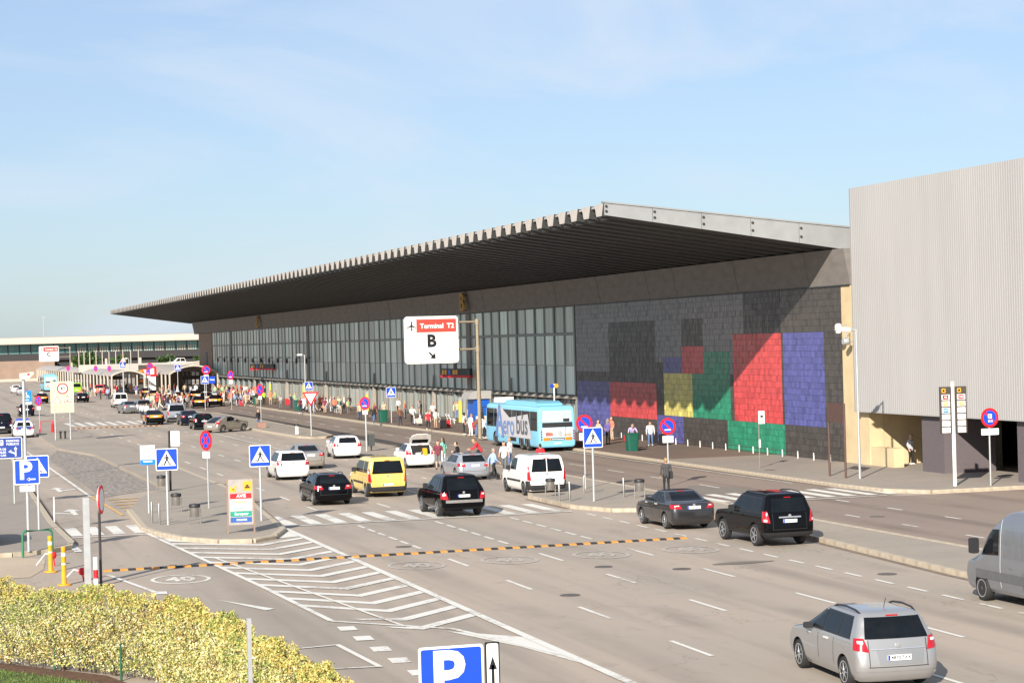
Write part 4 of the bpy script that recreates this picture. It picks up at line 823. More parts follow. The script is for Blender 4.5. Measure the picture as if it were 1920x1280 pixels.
place(car_proto('estate', LSIL, 'silver estate car parked in front of the people on the divider', ('rails',)), 29.5, 110.0, 0, GN, 'estate_car')
place(car_proto('coupe', CHAMP, 'champagne coupe turning right at the give way island', ()), 27.8, 184.8, -52, GF, 'coupe')
place(car_proto('hatch', BLKP, 'black hatchback just left of the turning coupe', ()), 26.7, 193.2, 0, GF, 'hatchback')
place(car_proto('sedan', NAVY, 'dark blue saloon between black hatchback and silver van', ()), 27.0, 204.8, 0, GF, 'saloon_car')
place(car_proto('van', LSIL, 'silver van with large rear window in the far queue', ('glazed', 'darklow')), 27.0, 215.4, 0, GF, 'minibus_van')
tx = place(car_proto('sedan', BLKP, 'black and orange taxi stopped left of the silver van', ('taxi',)), 24.2, 209.9, 0, 'black and orange taxis', 'taxi')
place(car_proto('van', OFFW, 'small white box van behind the grey saloon in the far queue', ('expert', 'split', 'darklow')), 27.6, 277, 0, GF, 'delivery_van')
place(car_proto('mpv', GRY, 'dark grey people carrier behind two people in white shirts', ()), 27.5, 249.3, 0, GF, 'people_carrier')
place(car_proto('sedan', GRY, 'grey saloon in front of the small white truck', ()), 25.9, 250.2, 6, GF, 'saloon_car')
txh = place(car_proto('hatch', BLKP, 'black and orange taxi nearest the terminal crowd', ('taxi',)), 38.7, 266.6, -6, 'black and orange taxis', 'taxi')
for i, (x, y, d, lab) in enumerate(((36.0, 262.3, -4, 'black and orange taxi second from the terminal crowd'), (37.4, 333, 0, 'farthest taxi left of the totem signs'), (37.2, 292, 0, 'taxi behind the large no parking sign'), (36.2, 312, 0, 'taxi behind the white shirted crowd'), (34.4, 279, -4, 'black taxi partly hidden by the zebra sign'), (40.6, 300, 0, 'taxi under the arched shelter entrance'), (20.0, 314.5, 0, 'lone taxi driving on the far left lanes'), (39.8, 283, -3, 'taxi between the two round signs'))):
    dup(tx if i % 2 else txh, (x, y, .006), R(d), lab, 'black and orange taxis')
place(car_proto('van', NAVY, 'dark van at the left edge beside the police car', ('glazed', 'darklow')), 9.0, 201.5, 0, GF, 'minibus_van')
place(car_proto('hatch', WHT, 'white and dark blue police car with light bar', ('police',)), 10.4, 190.4, 0, GF, 'police_car')
place(car_proto('hatch', NAVY, 'dark hatchback behind the disabled parking sign', ()), 14.3, 254, 0, GF, 'hatchback')
place(car_proto('hatch', OFFW, 'far white hatchback on the left lanes', ()), 21.0, 404, 0, GF, 'hatchback')
place(car_proto('sedan', LSIL, 'far pale saloon just in front of the white hatchback', ()), 20.9, 382, 0, GF, 'saloon_car')
place(car_proto('estate', BLKP, 'black estate car with open boot behind the speed sign', ()), 25.5, 311.5, 4, GF, 'estate_car')
place(car_proto('suv', DRED, 'dark red off-roader beside the covered walkway', ()), 32.8, 356, -20, GF, 'off_roader')
place(car_proto('van', paint('lime', (0.28, 0.50, 0.03)), 'lime green small van behind the speed sign', ('glazed',)), 30.2, 380, 0, GF, 'minibus_van')
place(car_proto('hatch', BLKP, 'black car bumper just showing at the left edge of the pavement', ()), 2.5, 83.6, 0, GN, 'hatchback').location.z = .15

# ------------------------------------------------------------------ airport bus
BUSB = M('paint_bus_blue', (0.20, 0.52, 0.70), .35, 0, var=.04, coat=.4); LIL = M('bus_lilac_print', (0.47, 0.46, 0.47), .5, var=.06); CINZ = M('bus_letter_blue', (0.13, 0.21, 0.42), .5, var=.2, scale=3); GRIZ = M('bus_letter_grey', (0.10, 0.10, 0.11), .5)
def bus(label, x, y, detail=True):
    Lb = 13.2
    rows = [(.30, .1, .1, 1.18), (.42, .02, .03, 1.255), (.9, 0, 0, 1.275), (1.3, 0, .02, 1.275), (2.2, .03, .10, 1.265), (2.75, .07, .22, 1.24), (2.95, .14, .34, 1.17), (3.03, .30, .55, 1.0)]
    sh = Shell(Lb, rows, .16, .1, .4, .3, .02); t = thing('airport_bus', label, 'bus', (x, y, .006), 0)
    if 'bus' not in SHELLS: SHELLS['bus'] = sh.mesh('body', [BUSB, PLAST], 24, [(-Lb/2 + 2.75, .48, .6), (-Lb/2 + 4.15, .48, .6), (-Lb/2 + 10.55, .48, .6)])
    put('body', SHELLS['bus'], t)
    wheels(t, (-Lb/2 + 2.75, -Lb/2 + 4.15, -Lb/2 + 10.55), 1.11, .48, .28, 8, True)
    m = MB(); m.prism([(-5.2, 3.0), (3.0, 3.0), (2.4, 3.28), (-4.4, 3.30), (-5.0, 3.16)], -.85, .85, 'x'); m.obj('roof_pod', BUSB, t)
    for md in ('-y', 'y'):
        for a, b in ((-6.2, -4.6), (-4.52, -2.6), (-2.52, -.3), (-.22, 2.0), (2.08, 4.2), (4.28, 6.05)): sh.patch('side_window', md, [(a, 1.38), (b, 1.38), (b, 2.66), (a, 2.66)], GLASSD, t, .01, 4, 4)
    if detail:
        # printed lilac panel with the name along the left side; bus letters read from front to rear on this side
        sh.patch('printed_panel', '-y', [(-3.4, .95), (2.9, .86), (3.5, 2.86), (2.6, 2.86)], LIL, t, .02, 4, 8)
        sh.patch('printed_panel', '-y', [(-5.0, .80), (2.4, .80), (2.4, 1.95), (-4.1, 2.45)], LIL, t, .022, 10, 6)
        o = text('A', 3.0, CINZ, t, (-1.31, 2.75, 1.78), .02, 'CENTER', R(-90), 1.0)
        o = text('ero', 2.0, CINZ, t, (-1.312, .45, 1.55), .015, 'CENTER', R(-90)); o = text('bús', 2.0, GRIZ, t, (-1.312, -2.75, 1.68), .015, 'CENTER', R(-90))
        for yy in (3.45, 2.05): m = MB(); m.b2(-1.318, -1.308, yy - .32, yy + .32, .70, .80); m.obj('letter_serif', CINZ, t)
        sh.patch('destination_strip', '-y', [(-1.2, .52), (.2, .52), (.2, .78), (-1.2, .78)], BLACK, t, .024, 2, 1)
    sh.patch('rear_window', 'x', [(-1.05, 1.95), (1.05, 1.95), (1.0, 2.72), (-1.0, 2.72)], M('bus_rear_glass_reflection', (0.42, 0.50, 0.52), .15, coat=.5), t, .015)  # pale base colour paints a bright reflection into the rear glass
    sh.patch('rear_band', 'x', [(-1.05, 1.62), (1.05, 1.62), (1.05, 1.93), (-1.05, 1.93)], PLAST, t, .017)
    sh.patch('rear_panel', 'x', [(-1.02, .95), (1.02, .95), (1.05, 1.60), (-1.05, 1.60)], M('bus_rear_print', (0.62, 0.66, 0.68), .4, var=.10, scale=2), t, .016)
    for sg in (-1, 1):
        l = sh.patch('tail_light', 'x', [(sg*1.0, .74), (sg*.52, .74), (sg*.52, .94), (sg*1.0, .94)], LAMPO, t, .03, 3, 2)
        for k in range(4): m = MB(); m.lathe([(.06, 0), (.06, -.03), (.0001, -.04)], 10, 'y', (sg*1.13, -Lb/2 + .0, .85 + k*.17)); m.obj('lamp', LAMPR, t)
    sh.patch('engine_grille', 'x', [(-.48, .76), (.48, .76), (.48, .90), (-.48, .90)], PLAST, t, .026, 3, 2)
    sh.patch('web_strip', 'x', [(-.44, .80), (.44, .80), (.44, .84), (-.44, .84)], WHITE, t, .032, 3, 1)
    m = MB(); rbox(m, (.0, -Lb/2 - .03, .56), (.52, .02, .12), .01); m.obj('number_plate', M('plate_pale', (.55, .62, .62), .4), t)
    sh.patch('windscreen', 'f', [(-1.1, 1.1), (1.1, 1.1), (1.05, 2.6), (-1.05, 2.6)], GLASSD, t, .015)
    sh.patch('city_print', 'x', [(-.85, 1.04), (-.30, 1.04), (-.34, 1.26), (-.80, 1.30)], M('city_red', (.35, .13, .10), .5, var=.3, scale=6), t, .022, 4, 2)
    sh.patch('city_print', 'x', [(.35, 1.0), (.95, 1.0), (.90, 1.22), (.42, 1.16)], M('city_tan', (.45, .33, .25), .5, var=.3, scale=6), t, .022, 4, 2)
    for k, hh in ((.02, .34), (.10, .40), (.18, .42), (.26, .36), (.55, .66)): m = MB(); m.b2(k - .015, k + .015, -Lb/2 - .045, -Lb/2 - .038, 1.0, 1.0 + hh); m.obj('skyline_print', GRIZ, t)
    m = MB(); rbox(m, (.62, -Lb/2 + .0, 2.08), (.42, .05, .2), .01); m.obj('route_display', PLAST, t)
    for sg in (-1, 1): m = MB(); m.tube([(sg*1.1, Lb/2 - .3, 2.75), (sg*1.45, Lb/2 - .1, 2.7), (sg*1.48, Lb/2 - .1, 2.3)], .04, 6); rbox(m, (sg*1.48, Lb/2 - .1, 2.1), (.22, .12, .5), .05); m.obj('mirror', PLAST, t)
    return t
bus('light blue airport bus with grey lettering panel waiting at the terminal kerb', 41.72, 138.0)
bus('distant light blue bus behind the yellow speed sign', 27.7, 412, False)
# white pickup on the upper deck
# ------------------------------------------------------------------ far end: second terminal, walkways, upper deck
CREAMR = M('far_roof_cream', (0.44, 0.385, 0.315), .7, var=.06, scale=.3); FGL = M('far_glass', (0.13, 0.25, 0.24), .15, .2, var=.3, scale=.4); FDK = M('far_dark', (0.035, 0.033, 0.035), .8, var=.1)
FBR = M('far_brown_wall', (0.27, 0.19, 0.14), .85, var=.12, scale=.3); FWH = M('far_white', (0.47, 0.42, 0.35), .6, var=.08)
tc_ = thing('far_terminal', 'long low terminal with cream roof and green glass across the far left', 'building', (30, 566, 0))
m = MB(); m.prism([(-4.0, 9.75), (-4.0, 10.1), (-3.0, 11.45), (30, 11.9), (30, 9.75)], -120, 95, 'x'); m.obj('roof', CREAMR, tc_)
m = MB(); m.b2(-120, 95, .6, 30, 0.1, 9.74); m.obj('dark_core', FDK, tc_)
m = MB(); m.b2(-120, 95, -.6, .55, 5.4, 7.2); m.obj('dark_band', FDK, tc_)
m = MB(); m.b2(-120, 9.5, -3.0, .55, 0, 5.38); m.obj('brown_wall', FBR, tc_); m = MB(); m.b2(-120, 9.5, -3.4, -3.02, 0, .7); m.obj('wall_plinth', CREAMR, tc_)
m = MB(); m.b2(0, 2.72, -.2, .0, 7.22, 9.7); GP = m.mesh('glass_pane', FGL); m = MB(); m.b2(-.12, .12, -.4, .2, 7.2, 9.74); GM = m.mesh('mullion', FDK)
m = MB()
for k in range(4): m.b2(.25 + k*.62, .55 + k*.62, -.3, -.22, 7.25, 8.5)
GB = m.mesh('blind_strips', FWH)
for i in range(26):
    x = -14 + i*2.95; put('glass_pane', GP, tc_, (x, 0, 0)); put('mullion', GM, tc_, (x - .12, 0, 0))
    if x > 14: put('blind_strips', GB, tc_, (x, 0, 0))
for i in range(8): m = MB(); m.b2(-.3, .3, -.3, .3, 0, 5.4); m.obj('support_column', FWH, tc_, (14 + i*9, -2.5, 0))
# barrel-vaulted walkways
def vault(x0, x1, y0, y1, zs, zc, label, ncol, solid=True):
    t = thing('vaulted_walkway', label, 'walkway', ((x0+x1)/2, y0, 0)); w = (x1-x0)/2; n = 10
    pr = [(-w + 2*w*i/n, zs + (zc-zs)*math.sin(math.pi*i/n)**.8) for i in range(n+1)]
    m = MB(); m.prism(pr + [(x, z - .12) for x, z in pr[::-1]], .3, y1 - y0, 'y'); m.obj('vault_roof', M('vault_grey', (0.36, 0.33, 0.30), .7, var=.08), t)
    m = MB(); m.prism([(x*1.02, z + .06) for x, z in pr] + [(x*.97, z - .16) for x, z in pr[::-1]], -.05, .28, 'y'); m.obj('front_arch', FWH, t)
    CM = MB(); CM.b2(-.12, .12, -.12, .12, 0, zs + .05); CM = CM.mesh('column', FWH)
    for i in range(ncol):
        for sx in (-1, 1): put('column', CM, t, (sx*(w - .05), .1 + i*(y1-y0-.4)/(ncol-1), 0))
    m = MB(); m.b2(-w*.3, w*.55, (y1-y0)*.12, (y1-y0)*.13, 2.3, 2.9); m.obj('hanging_board', FDK, t); m = MB(); m.b2(-w + .4, w - .4, (y1-y0)*.85, (y1-y0)*.86, 0, zs - .2); m.obj('inner_screen', FBR, t)
    return t
vault(33.9, 39.4, 352, 548, 3.3, 4.1, 'long vaulted walkway on cream columns beside the far lanes', 30)
vault(42.4, 50.4, 343, 392, 3.4, 4.7, 'short arched shelter with cream front arch next to the terminal end', 10)
# upper deck with parapet, poles and pickup
dk = thing('upper_deck', 'raised concrete deck with parapet behind the vaulted walkways', 'deck', (45, 412, 0))
m = MB(); m.b2(-11.5, 40, 0, 14, 3.3, 3.9); m.obj('deck_slab', M('deck_concrete', (0.42, 0.385, 0.34), .8, var=.08), dk); m = MB(); m.b2(-11.5, 12, -.3, 0, 3.4, 4.85); m.obj('parapet', M('deck_concrete', (0.42, 0.385, 0.34), .8), dk)
for i in range(6): m = MB(); m.b2(-.4, .4, 2, 12, 0, 3.3); m.obj('deck_pier', FDK, dk, (-8 + i*9, 0, 0))
for k, (z0, z1) in enumerate(((3.2, 4.0), (3.6, 4.4), (4.0, 4.8))): m = MB(); m.tube([(3.5, -3 - k, z0 - .6), (13, -3 - k, z1 + .5)], .14, 6); m.obj('ramp_rail', FWH, dk)
for i, px in enumerate((33.6, 34.6, 35.7, 36.9, 38.1, 39.4, 40.7, 42.1, 43.6, 45.1)):
    f_ = thing('flag_pole', '%s white flag pole on the deck parapet counted from the left' % ('first', 'second', 'third', 'fourth', 'fifth', 'sixth', 'seventh', 'eighth', 'ninth', 'tenth')[i], 'pole', (px, 412.6, 3.9), 0, 'flag poles on the upper deck'); m = MB(); m.tube([(0, 0, 0), (0, 0, 3.5)], [.11, .08], 6); m.obj('shaft', FWH, f_)
pk = thing('pickup_truck', 'white pickup truck parked side-on on the raised deck', 'truck', (54.0, 417, 3.9))
m = MB(); m.prism([(-3.0, .35), (3.0, .35), (3.05, .95), (.95, .95), (.85, 1.0), (.55, 1.75), (-.75, 1.78), (-1.5, 1.1), (-2.8, .95), (-3.05, .7)], -.9, .9, 'y'); m.obj('body', OFFW, pk)
m = MB(); m.prism([(-1.25, 1.1), (-.72, 1.64), (-.35, 1.66), (-.35, 1.1)], -.93, .93, 'y'); m.obj('side_window', GLASSD, pk); m = MB(); m.prism([(-.22, 1.1), (-.22, 1.66), (.48, 1.64), (.7, 1.1)], -.93, .93, 'y'); m.obj('side_window', GLASSD, pk)
ty, rm = WHEELS[(.39, .23, 5, False)]
for x in (-2.0, 1.9):
    for y, a in ((-.85, -90), (.85, 90)): o = put('wheel', ty, pk, (x, y, .39), R(a)); put('rim', rm, o)
# dark info totem and red and white totem
tt = thing('info_totem', 'dark tall information totem with orange panel by the walkway', 'totem', (39.6, 356, 0)); m = MB(); m.b2(-.75, .75, -.15, .15, 0, 4.9); m.obj('slab', M('totem_dark', (.06, .055, .045), .5), tt)
for z, mt in ((3.9, LAMPO), (3.3, WHITE), (2.8, WHITE), (2.2, LAMPO)): m = MB(); m.b2(-.6, .5, -.17, -.152, z - .2, z + .2); m.obj('info_panel', mt, tt)
tt = thing('parking_totem', 'white totem with red top panel beside the dark totem', 'totem', (41.1, 356, 0)); m = MB(); m.b2(-.6, .6, -.15, .15, 0, 2.9); m.obj('base', WHITE, tt); m = MB(); m.b2(-.75, .75, -.2, .2, 2.9, 4.6); m.obj('red_panel', RED, tt)
m = MB(); m.b2(-.35, .35, -.22, -.205, 3.3, 4.3); m.obj('white_symbol', WHITE, tt)
# foliage helper and trees
def leaf_cloud(n, centre, rad, size, rng, shell=.55):
    vs, fs, mi = [], [], []
    for i in range(n):
        while True:
            p = Vector((rng.uniform(-1, 1), rng.uniform(-1, 1), rng.uniform(-1, 1)))
            if shell < p.length < 1: break
        lump = .82 + .25*math.sin(p.x*5 + centre[0])*math.sin(p.y*4 + 1) + .12*math.sin(p.z*7)
        c = Vector(centre) + Vector((p.x*rad[0], p.y*rad[1], p.z*rad[2]))*lump
        u = Vector((rng.uniform(-1, 1), rng.uniform(-1, 1), rng.uniform(-1, 1))).normalized(); w = u.orthogonal().normalized(); s_ = size*rng.uniform(.6, 1.3); o = len(vs)
        vs += [tuple(c + u*s_), tuple(c + w*s_*.6), tuple(c - u*s_), tuple(c - w*s_*.6)]; fs.append((o, o+1, o+2, o+3)); mi.append(rng.choice((0, 0, 1, 2)))
    return vs, fs, mi
LEAFS = [M('leaf_green', (0.055, 0.10, 0.022), .6, var=.2), M('leaf_dark', (0.028, 0.055, 0.015), .6, var=.2), M('leaf_light', (0.085, 0.13, 0.03), .6, var=.2)]
def tree(label, x, y, z0, rad, zc, n, size=.35):
    t = thing('tree', label, 'tree', (x, y, 0)); rng = random.Random(int(x*10)); m = MB(); m.tube([(0, 0, z0), (.1, 0, zc*.6), (.2, .1, zc)], [.28, .2, .1], 8)
    for a in range(5): m.tube([(.12, 0, zc*.6), (rad[0]*.6*math.cos(a*1.3), rad[1]*.6*math.sin(a*1.3), zc + rad[2]*.3)], [.1, .03], 5)
    m.obj('trunk', M('bark', (.10, .075, .05), .9), t); me = bpy.data.meshes.new('crown'); vs, fs, mi = leaf_cloud(n, (0, 0, zc), rad, size, rng); me.from_pydata(vs, [], fs)
    for q in LEAFS: me.materials.append(q)
    me.polygons.foreach_set('material_index', mi); put('crown', me, t)
tree('rounded dark green tree left of the deck parapet', 41.8, 490, 0, (3.4, 3, 2.5), 5.1, 5000)
for i, (x, y) in enumerate(((47.5, 470), (56, 455), (62, 440))): tree(('low bush tree behind the flag poles', 'bush tree right of the flag poles', 'bush tree behind the pickup')[i], x, y, 3, (2.2, 2, 1.3), 5.2, 1500)
for x, y, h, lab in ((24, 640, 18, 'thin tall floodlight mast above the far terminal roof'),):
    t = thing('light_mast', lab, 'mast', (x + 18, y, 0)); m = MB(); m.tube([(0, 0, 0), (0, 0, h)], [.2, .08], 6); m.box((0, 0, h), (1.0, .3, .25)); m.obj('shaft', STEEL, t)
sheet('far_verge', [(-300, 600), (500, 600), (500, 1500), (-300, 1500)], 0.02, GRASS, 'flat green ground beyond the far terminal')
# ------------------------------------------------------------------ signs and street furniture
def pole(t, h, r=.045, mat=STEEL, x=0, y=0, z0=0, n=8): m = MB(); m.tube([(x, y, z0), (x, y, h)], r, n); return m.obj('post', mat, t, smooth=True)
GZ, GNP = 'zebra crossing signs on posts', 'round no parking and no stopping signs on posts'
# ---- zebra crossing sign
def zebra_parts(t, zc, s=.92):
    h = s/2; flat('plate', rrect(-h, h, zc-h, zc+h, .06*s), WHITE, t, -.06, .02); flat('blue_field', rrect(-h*.93, h*.93, zc-h*.93, zc+h*.93, .04*s), BLUE, t, -.081)
    flat('white_triangle', [(-h*.82, zc - h*.60), (h*.82, zc - h*.60), (0, zc + h*.84)], WHITE, t, -.085)
    k = h; fig = [circ(.0, zc + .38*k, .085*k, n=12), [(-.07*k, zc+.28*k), (.09*k, zc+.28*k), (.11*k, zc-.05*k), (-.10*k, zc-.05*k)], [(.09*k, zc+.28*k), (.30*k, zc+.02*k), (.24*k, zc-.02*k), (.07*k, zc+.18*k)],
        [(-.07*k, zc+.28*k), (-.27*k, zc+.10*k), (-.22*k, zc+.05*k), (-.08*k, zc+.17*k)], [(.11*k, zc-.05*k), (.0, zc-.05*k), (.14*k, zc-.34*k), (.26*k, zc-.54*k), (.34*k, zc-.54*k), (.22*k, zc-.30*k)], [(-.10*k, zc-.05*k), (.02*k, zc-.05*k), (-.08*k, zc-.32*k), (-.20*k, zc-.54*k), (-.32*k, zc-.54*k), (-.20*k, zc-.28*k)]]
    flat('pedestrian_figure', fig, BLACK, t, -.089); st = []
    for sx in (-1, 1):
        for a, b in ((.60, .66), (.48, .54), (.36, .42)):
            q = [(sx*a*k*1.0, zc - .55*k), (sx*b*k*1.0, zc - .55*k), (sx*b*k*.78, zc - .30*k + (.0 if b < .6 else -.06*k)), (sx*a*k*.78, zc - .28*k)]; st.append(q if sx > 0 else q[::-1])
    flat('crossing_bars', st, BLACK, t, -.0895)
def zebra_sign(label, x, y, top=3.35, z0=.15, s=.92, rz=0, r=.05):
    t = thing('zebra_crossing_sign', label, 'sign', (x, y, z0), rz, GZ); pole(t, top - z0 - .05, r); zebra_parts(t, top - z0 - s/2, s); return t
zebra_sign('zebra crossing sign on the island nose next to the white route board', 10.62, 87.6)
zebra_sign('zebra crossing sign right of the car rental totem', 14.5, 87.3)
zebra_sign('zebra crossing sign half hidden behind the blue P sign', 5.37, 88.1, 3.25)
zebra_sign('zebra crossing sign on the divider in front of the airport bus', 29.8, 88.7, 3.47)
zebra_sign('zebra crossing sign on the terminal pavement by the tall lamp', 43.2, 226.2, 3.45)
zebra_sign('zebra crossing sign on the terminal pavement near the green bin', 43.3, 186.7, 3.42)
zebra_sign('far zebra crossing sign among the taxis', 35.4, 252, 4.1, .004, .95)
zebra_sign('farther zebra sign above the round sign at the shelter', 38.3, 300, 5.2, .004, .9)
zebra_sign('small zebra crossing sign left of the walkway arch', 34.6, 340, 5.6, .004, .95)
# ---- round signs
def round_parts(t, zc, r, kind):
    flat('rim', circ(0, zc, r), RED, t, -.06, .02); flat('blue_field', circ(0, zc, r*.74), BLUE, t, -.081); c, s_ = math.cos(R(45)), math.sin(R(45))
    def bar(a): u = (math.cos(R(a)), math.sin(R(a))); n = (-u[1], u[0]); return [(u[0]*r*.78*e + n[0]*r*.10*f, zc + u[1]*r*.78*e + n[1]*r*.10*f) for e, f in ((-1, -1), (1, -1), (1, 1), (-1, 1))]
    flat('red_bar', [bar(135)] + ([bar(45)] if kind == 'stop' else []), RED, t, -.085)
    if kind == 'text': flat('white_note', [(-r*.42, zc - r*.48), (r*.36, zc - r*.48), (r*.36, zc - r*.34), (-r*.42, zc - r*.34)], WHITE, t, -.089)
def round_sign(label, x, y, top, r, kind='park', rz=0, z0=.15, plate=None, pr=.04):
    t = thing('no_stopping_sign' if kind == 'stop' else 'no_parking_sign', label, 'sign', (x, y, z0), rz, GNP); pole(t, top - z0 - .04, pr); zc = top - z0 - r; round_parts(t, zc, r, kind)
    if plate:
        w, h = plate; z1 = zc - r - .05; p = flat('under_plate', rrect(-w/2, w/2, z1 - h, z1, .03), WHITE, t, -.06, .015)
        flat('faint_lines', [[(-w*.36, z1 - h*.35), (w*.36, z1 - h*.35), (w*.36, z1 - h*.28), (-w*.36, z1 - h*.28)], [(-w*.36, z1 - h*.70), (w*.30, z1 - h*.70), (w*.30, z1 - h*.63), (-w*.36, z1 - h*.63)]], STEEL, p, -.077, .001)
    return t
round_sign('no stopping sign turned aside on the long island with small plate', 13.45, 95.5, 3.72, .46, 'stop', R(-62), plate=(.55, .30))
round_sign('no parking sign behind the divider zebra sign', 31.9, 96.2, 3.76, .42, 'text', plate=(.55, .35))
round_sign('large no parking sign behind the man in the dark suit', 36.6, 97.2, 3.4, .42, 'text', 0, .004, plate=(.57, .34))
t = round_sign('no parking bus sign by the ribbed building', 48.3, 86.1, 3.75, .45, 'bus', plate=(.9, .30)); zc = 3.75 - .15 - .45
flat('white_square', rrect(-.1, .1, zc - .03, zc + .17, .02), WHITE, t, -.0885); text('P', .19, BLUE, t, (0, -.0935, zc + .07), .02); text('BUS', .14, WHITE, t, (.02, -.0895, zc - .16), .03)
round_sign('no parking sign with plate beside the dark litter box', 31.1, 142, 3.8, .45, 'text', R(-50), .004, plate=(.42, .28), pr=.06)
round_sign('no parking sign standing in a concrete block', 31.3, 187.1, 4.1, .52, 'park', R(-62), .45, plate=(.5, .3))
round_sign('no stopping sign behind the police car', 12.0, 191.8, 3.62, .46, 'stop', R(-55), plate=(.5, .3))
round_sign('no stopping sign at the far left above the orange bus board', 7.4, 205, 3.9, .42, 'stop', 0, plate=(.4, .3))
round_sign('round no parking sign in front of the arched shelter', 37.0, 262, 5.3, .56, 'text', 0, .004, plate=(.6, .4))
round_sign('turned no parking sign beside the last taxi', 38.3, 250, 4.7, .55, 'text', R(-58), .004, plate=(.6, .45))
round_sign('small no parking sign at the walkway mouth', 36.2, 318, 4.6, .5, 'text', R(-55), .004, plate=(.5, .35))
round_sign('small pinkish no stopping sign before the shelter arch', 37.8, 330, 5.4, .5, 'stop', 0, .004)
for i, (x, y, lab) in enumerate(((30.2, 395, 'faint round sign left of the lime van'), (33.2, 372, 'faint round sign over the walkway columns'), (34.6, 362, 'faint round sign before the dark red off-roader'))): round_sign(lab, x, y, 4.9, .5, 'stop', R(-55), .004)
# concrete block of the sign above
m = MB(); m.prism(rrect(-.38, .38, 0, .48, .10), -.35, .35, 'y'); tag(m.obj('concrete_block', M('block_rose', (.30, .17, .13), .9, var=.2), None, (31.3, 187.1, .15)), 'rounded reddish concrete block holding a round sign', 'block')
# give way triangle
t = thing('give_way_sign', 'red and white give way triangle on the island nose', 'sign', (31.9, 166.4, .15)); pole(t, 2.6, .05); zc = 3.0
flat('red_triangle', [(-.68, zc + .55), (0, zc - .62), (.68, zc + .55)], RED, t, -.06, .02); flat('white_triangle', [(-.48, zc + .43), (0, zc - .40), (.48, zc + .43)], WHITE, t, -.081)
t = thing('give_way_sign', 'small give way triangle in front of the totems', 'sign', (37.7, 335, 0)); pole(t, 3.6, .05); zc = 3.9; flat('red_triangle', [(-.6, zc + .5), (0, zc - .55), (.6, zc + .5)], RED, t, -.06, .02); flat('white_triangle', [(-.42, zc + .38), (0, zc - .34), (.42, zc + .38)], WHITE, t, -.081)
# ---- parking signs
def p_sign(label, x, y, zc, s, z0, arrow=True, base=0, rz=0):
    t = thing('parking_sign', label, 'sign', (x, y, z0), rz, 'blue P parking signs'); h = s/2; pole(t, zc + h - .06, .055)
    flat('plate', rrect(-h, h, zc-h, zc+h, .05*s), WHITE, t, -.06, .02); flat('blue_field', rrect(-h*.93, h*.93, zc-h*.93, zc+h*.93, .035*s), BLUE, t, -.081)
    text('P', s*1.0, WHITE, t, (-.06*s, -.086, zc + .03*s), .03)
    if arrow: flat('arrow', [[(-.08*s + .1*s, zc - .27*s), (.33*s, zc - .27*s), (.33*s, zc - .32*s), (-.08*s + .1*s, zc - .32*s)], [(-.02*s, zc - .295*s), (.10*s, zc - .22*s), (.10*s, zc - .37*s)]], WHITE, t, -.085)
    return t
t = p_sign('blue P sign with left arrow and Motos plate on the left pavement', 4.42, 78.9, 2.95, .92, .15)
p = flat('under_plate', rrect(-.27, .27, 2.23, 2.45, .02), WHITE, t, -.06, .015); text('Motos', .16, M('note_grey', (.35, .33, .30), .6), p, (0, -.079, 2.34))
t = p_sign('large blue P sign rising at the bottom edge of the picture', 7.23, 28.0, 2.82, .93, 0, False)
p = flat('arrow_plate', rrect(.49, .70, 2.36, 3.30, .02), BLACK, t, -.06, .02); flat('arrow_field', rrect(.51, .68, 2.38, 3.28, .03), WHITE, p, -.081); flat('up_arrow', [[(.575, 2.40), (.615, 2.40), (.615, 2.98), (.575, 2.98)], [(.535, 2.92), (.655, 2.92), (.595, 3.10)]], BLACK, p, -.085)
t = thing('parking_direction_sign', 'dark blue public parking and car hire direction sign at the left edge', 'sign', (5.25, 104.8, .15)); pole(t, 2.4, .045)
flat('plate', rrect(-1.15, .42, 2.2, 3.24, .05), WHITE, t, -.05, .02); DB = M('sign_darkblue', (.02, .055, .27), .45); flat('blue_field', rrect(-1.12, .39, 2.23, 3.21, .04), DB, t, -.071)
flat('white_square', rrect(-.72, -.47, 2.85, 3.12, .03), WHITE, t, -.075); text('P', .27, DB, t, (-.595, -.08, 2.985), .02); text('PARKING', .15, WHITE, t, (-.02, -.076, 3.06), .02); text('PÚBLICO', .15, WHITE, t, (-.02, -.076, 2.90), .02)
for i, s_ in enumerate(('LLOGUER DE', 'ALQUILER', 'RENT A CAR')): text(s_, .14, WHITE, t, (-.34, -.076, 2.66 - i*.15), .02, 'RIGHT')
flat('arrows', [[(.08, 2.30), (.14, 2.30), (.14, 2.68), (.08, 2.68)], [(.03, 2.64), (.19, 2.64), (.11, 2.78)], [(-.14, 2.50), (.08, 2.40), (.08, 2.46), (-.12, 2.57)], [(-.24, 2.53), (-.10, 2.47), (-.10, 2.62)]], WHITE, t, -.075)
# disabled parking sign
t = thing('disabled_parking_sign', 'light blue wheelchair parking sign on a short post', 'sign', (14.1, 246.9, .15)); pole(t, 2.0, .06); zc = 2.9 - .6; LB = M('sign_lightblue', (.01, .20, .68), .4)
flat('plate', rrect(-.5, .5, 1.7, 2.95, .05), LB, t, -.07, .03); flat('under_plate', rrect(-.45, .45, 1.35, 1.66, .03), WHITE, t, -.07, .03)
flat('wheelchair', [circ(-.08, 2.72, .07, n=10), [(-.12, 2.64), (-.04, 2.64), (0, 2.42), (-.1, 2.42)], [(-.06, 2.42), (.18, 2.42), (.28, 2.14), (.20, 2.14), (.13, 2.34), (-.06, 2.34)], [(-.3, 2.45), (-.24, 2.45), (-.2, 2.25), (-.02, 2.14), (.1, 2.2), (.06, 2.28), (-.04, 2.22), (-.16, 2.3), (-.2, 2.42)]], WHITE, t, -.101)
flat('white_note', [(-.25, 1.85), (.2, 1.85), (.2, 1.95), (-.25, 1.95)], WHITE, t, -.101)
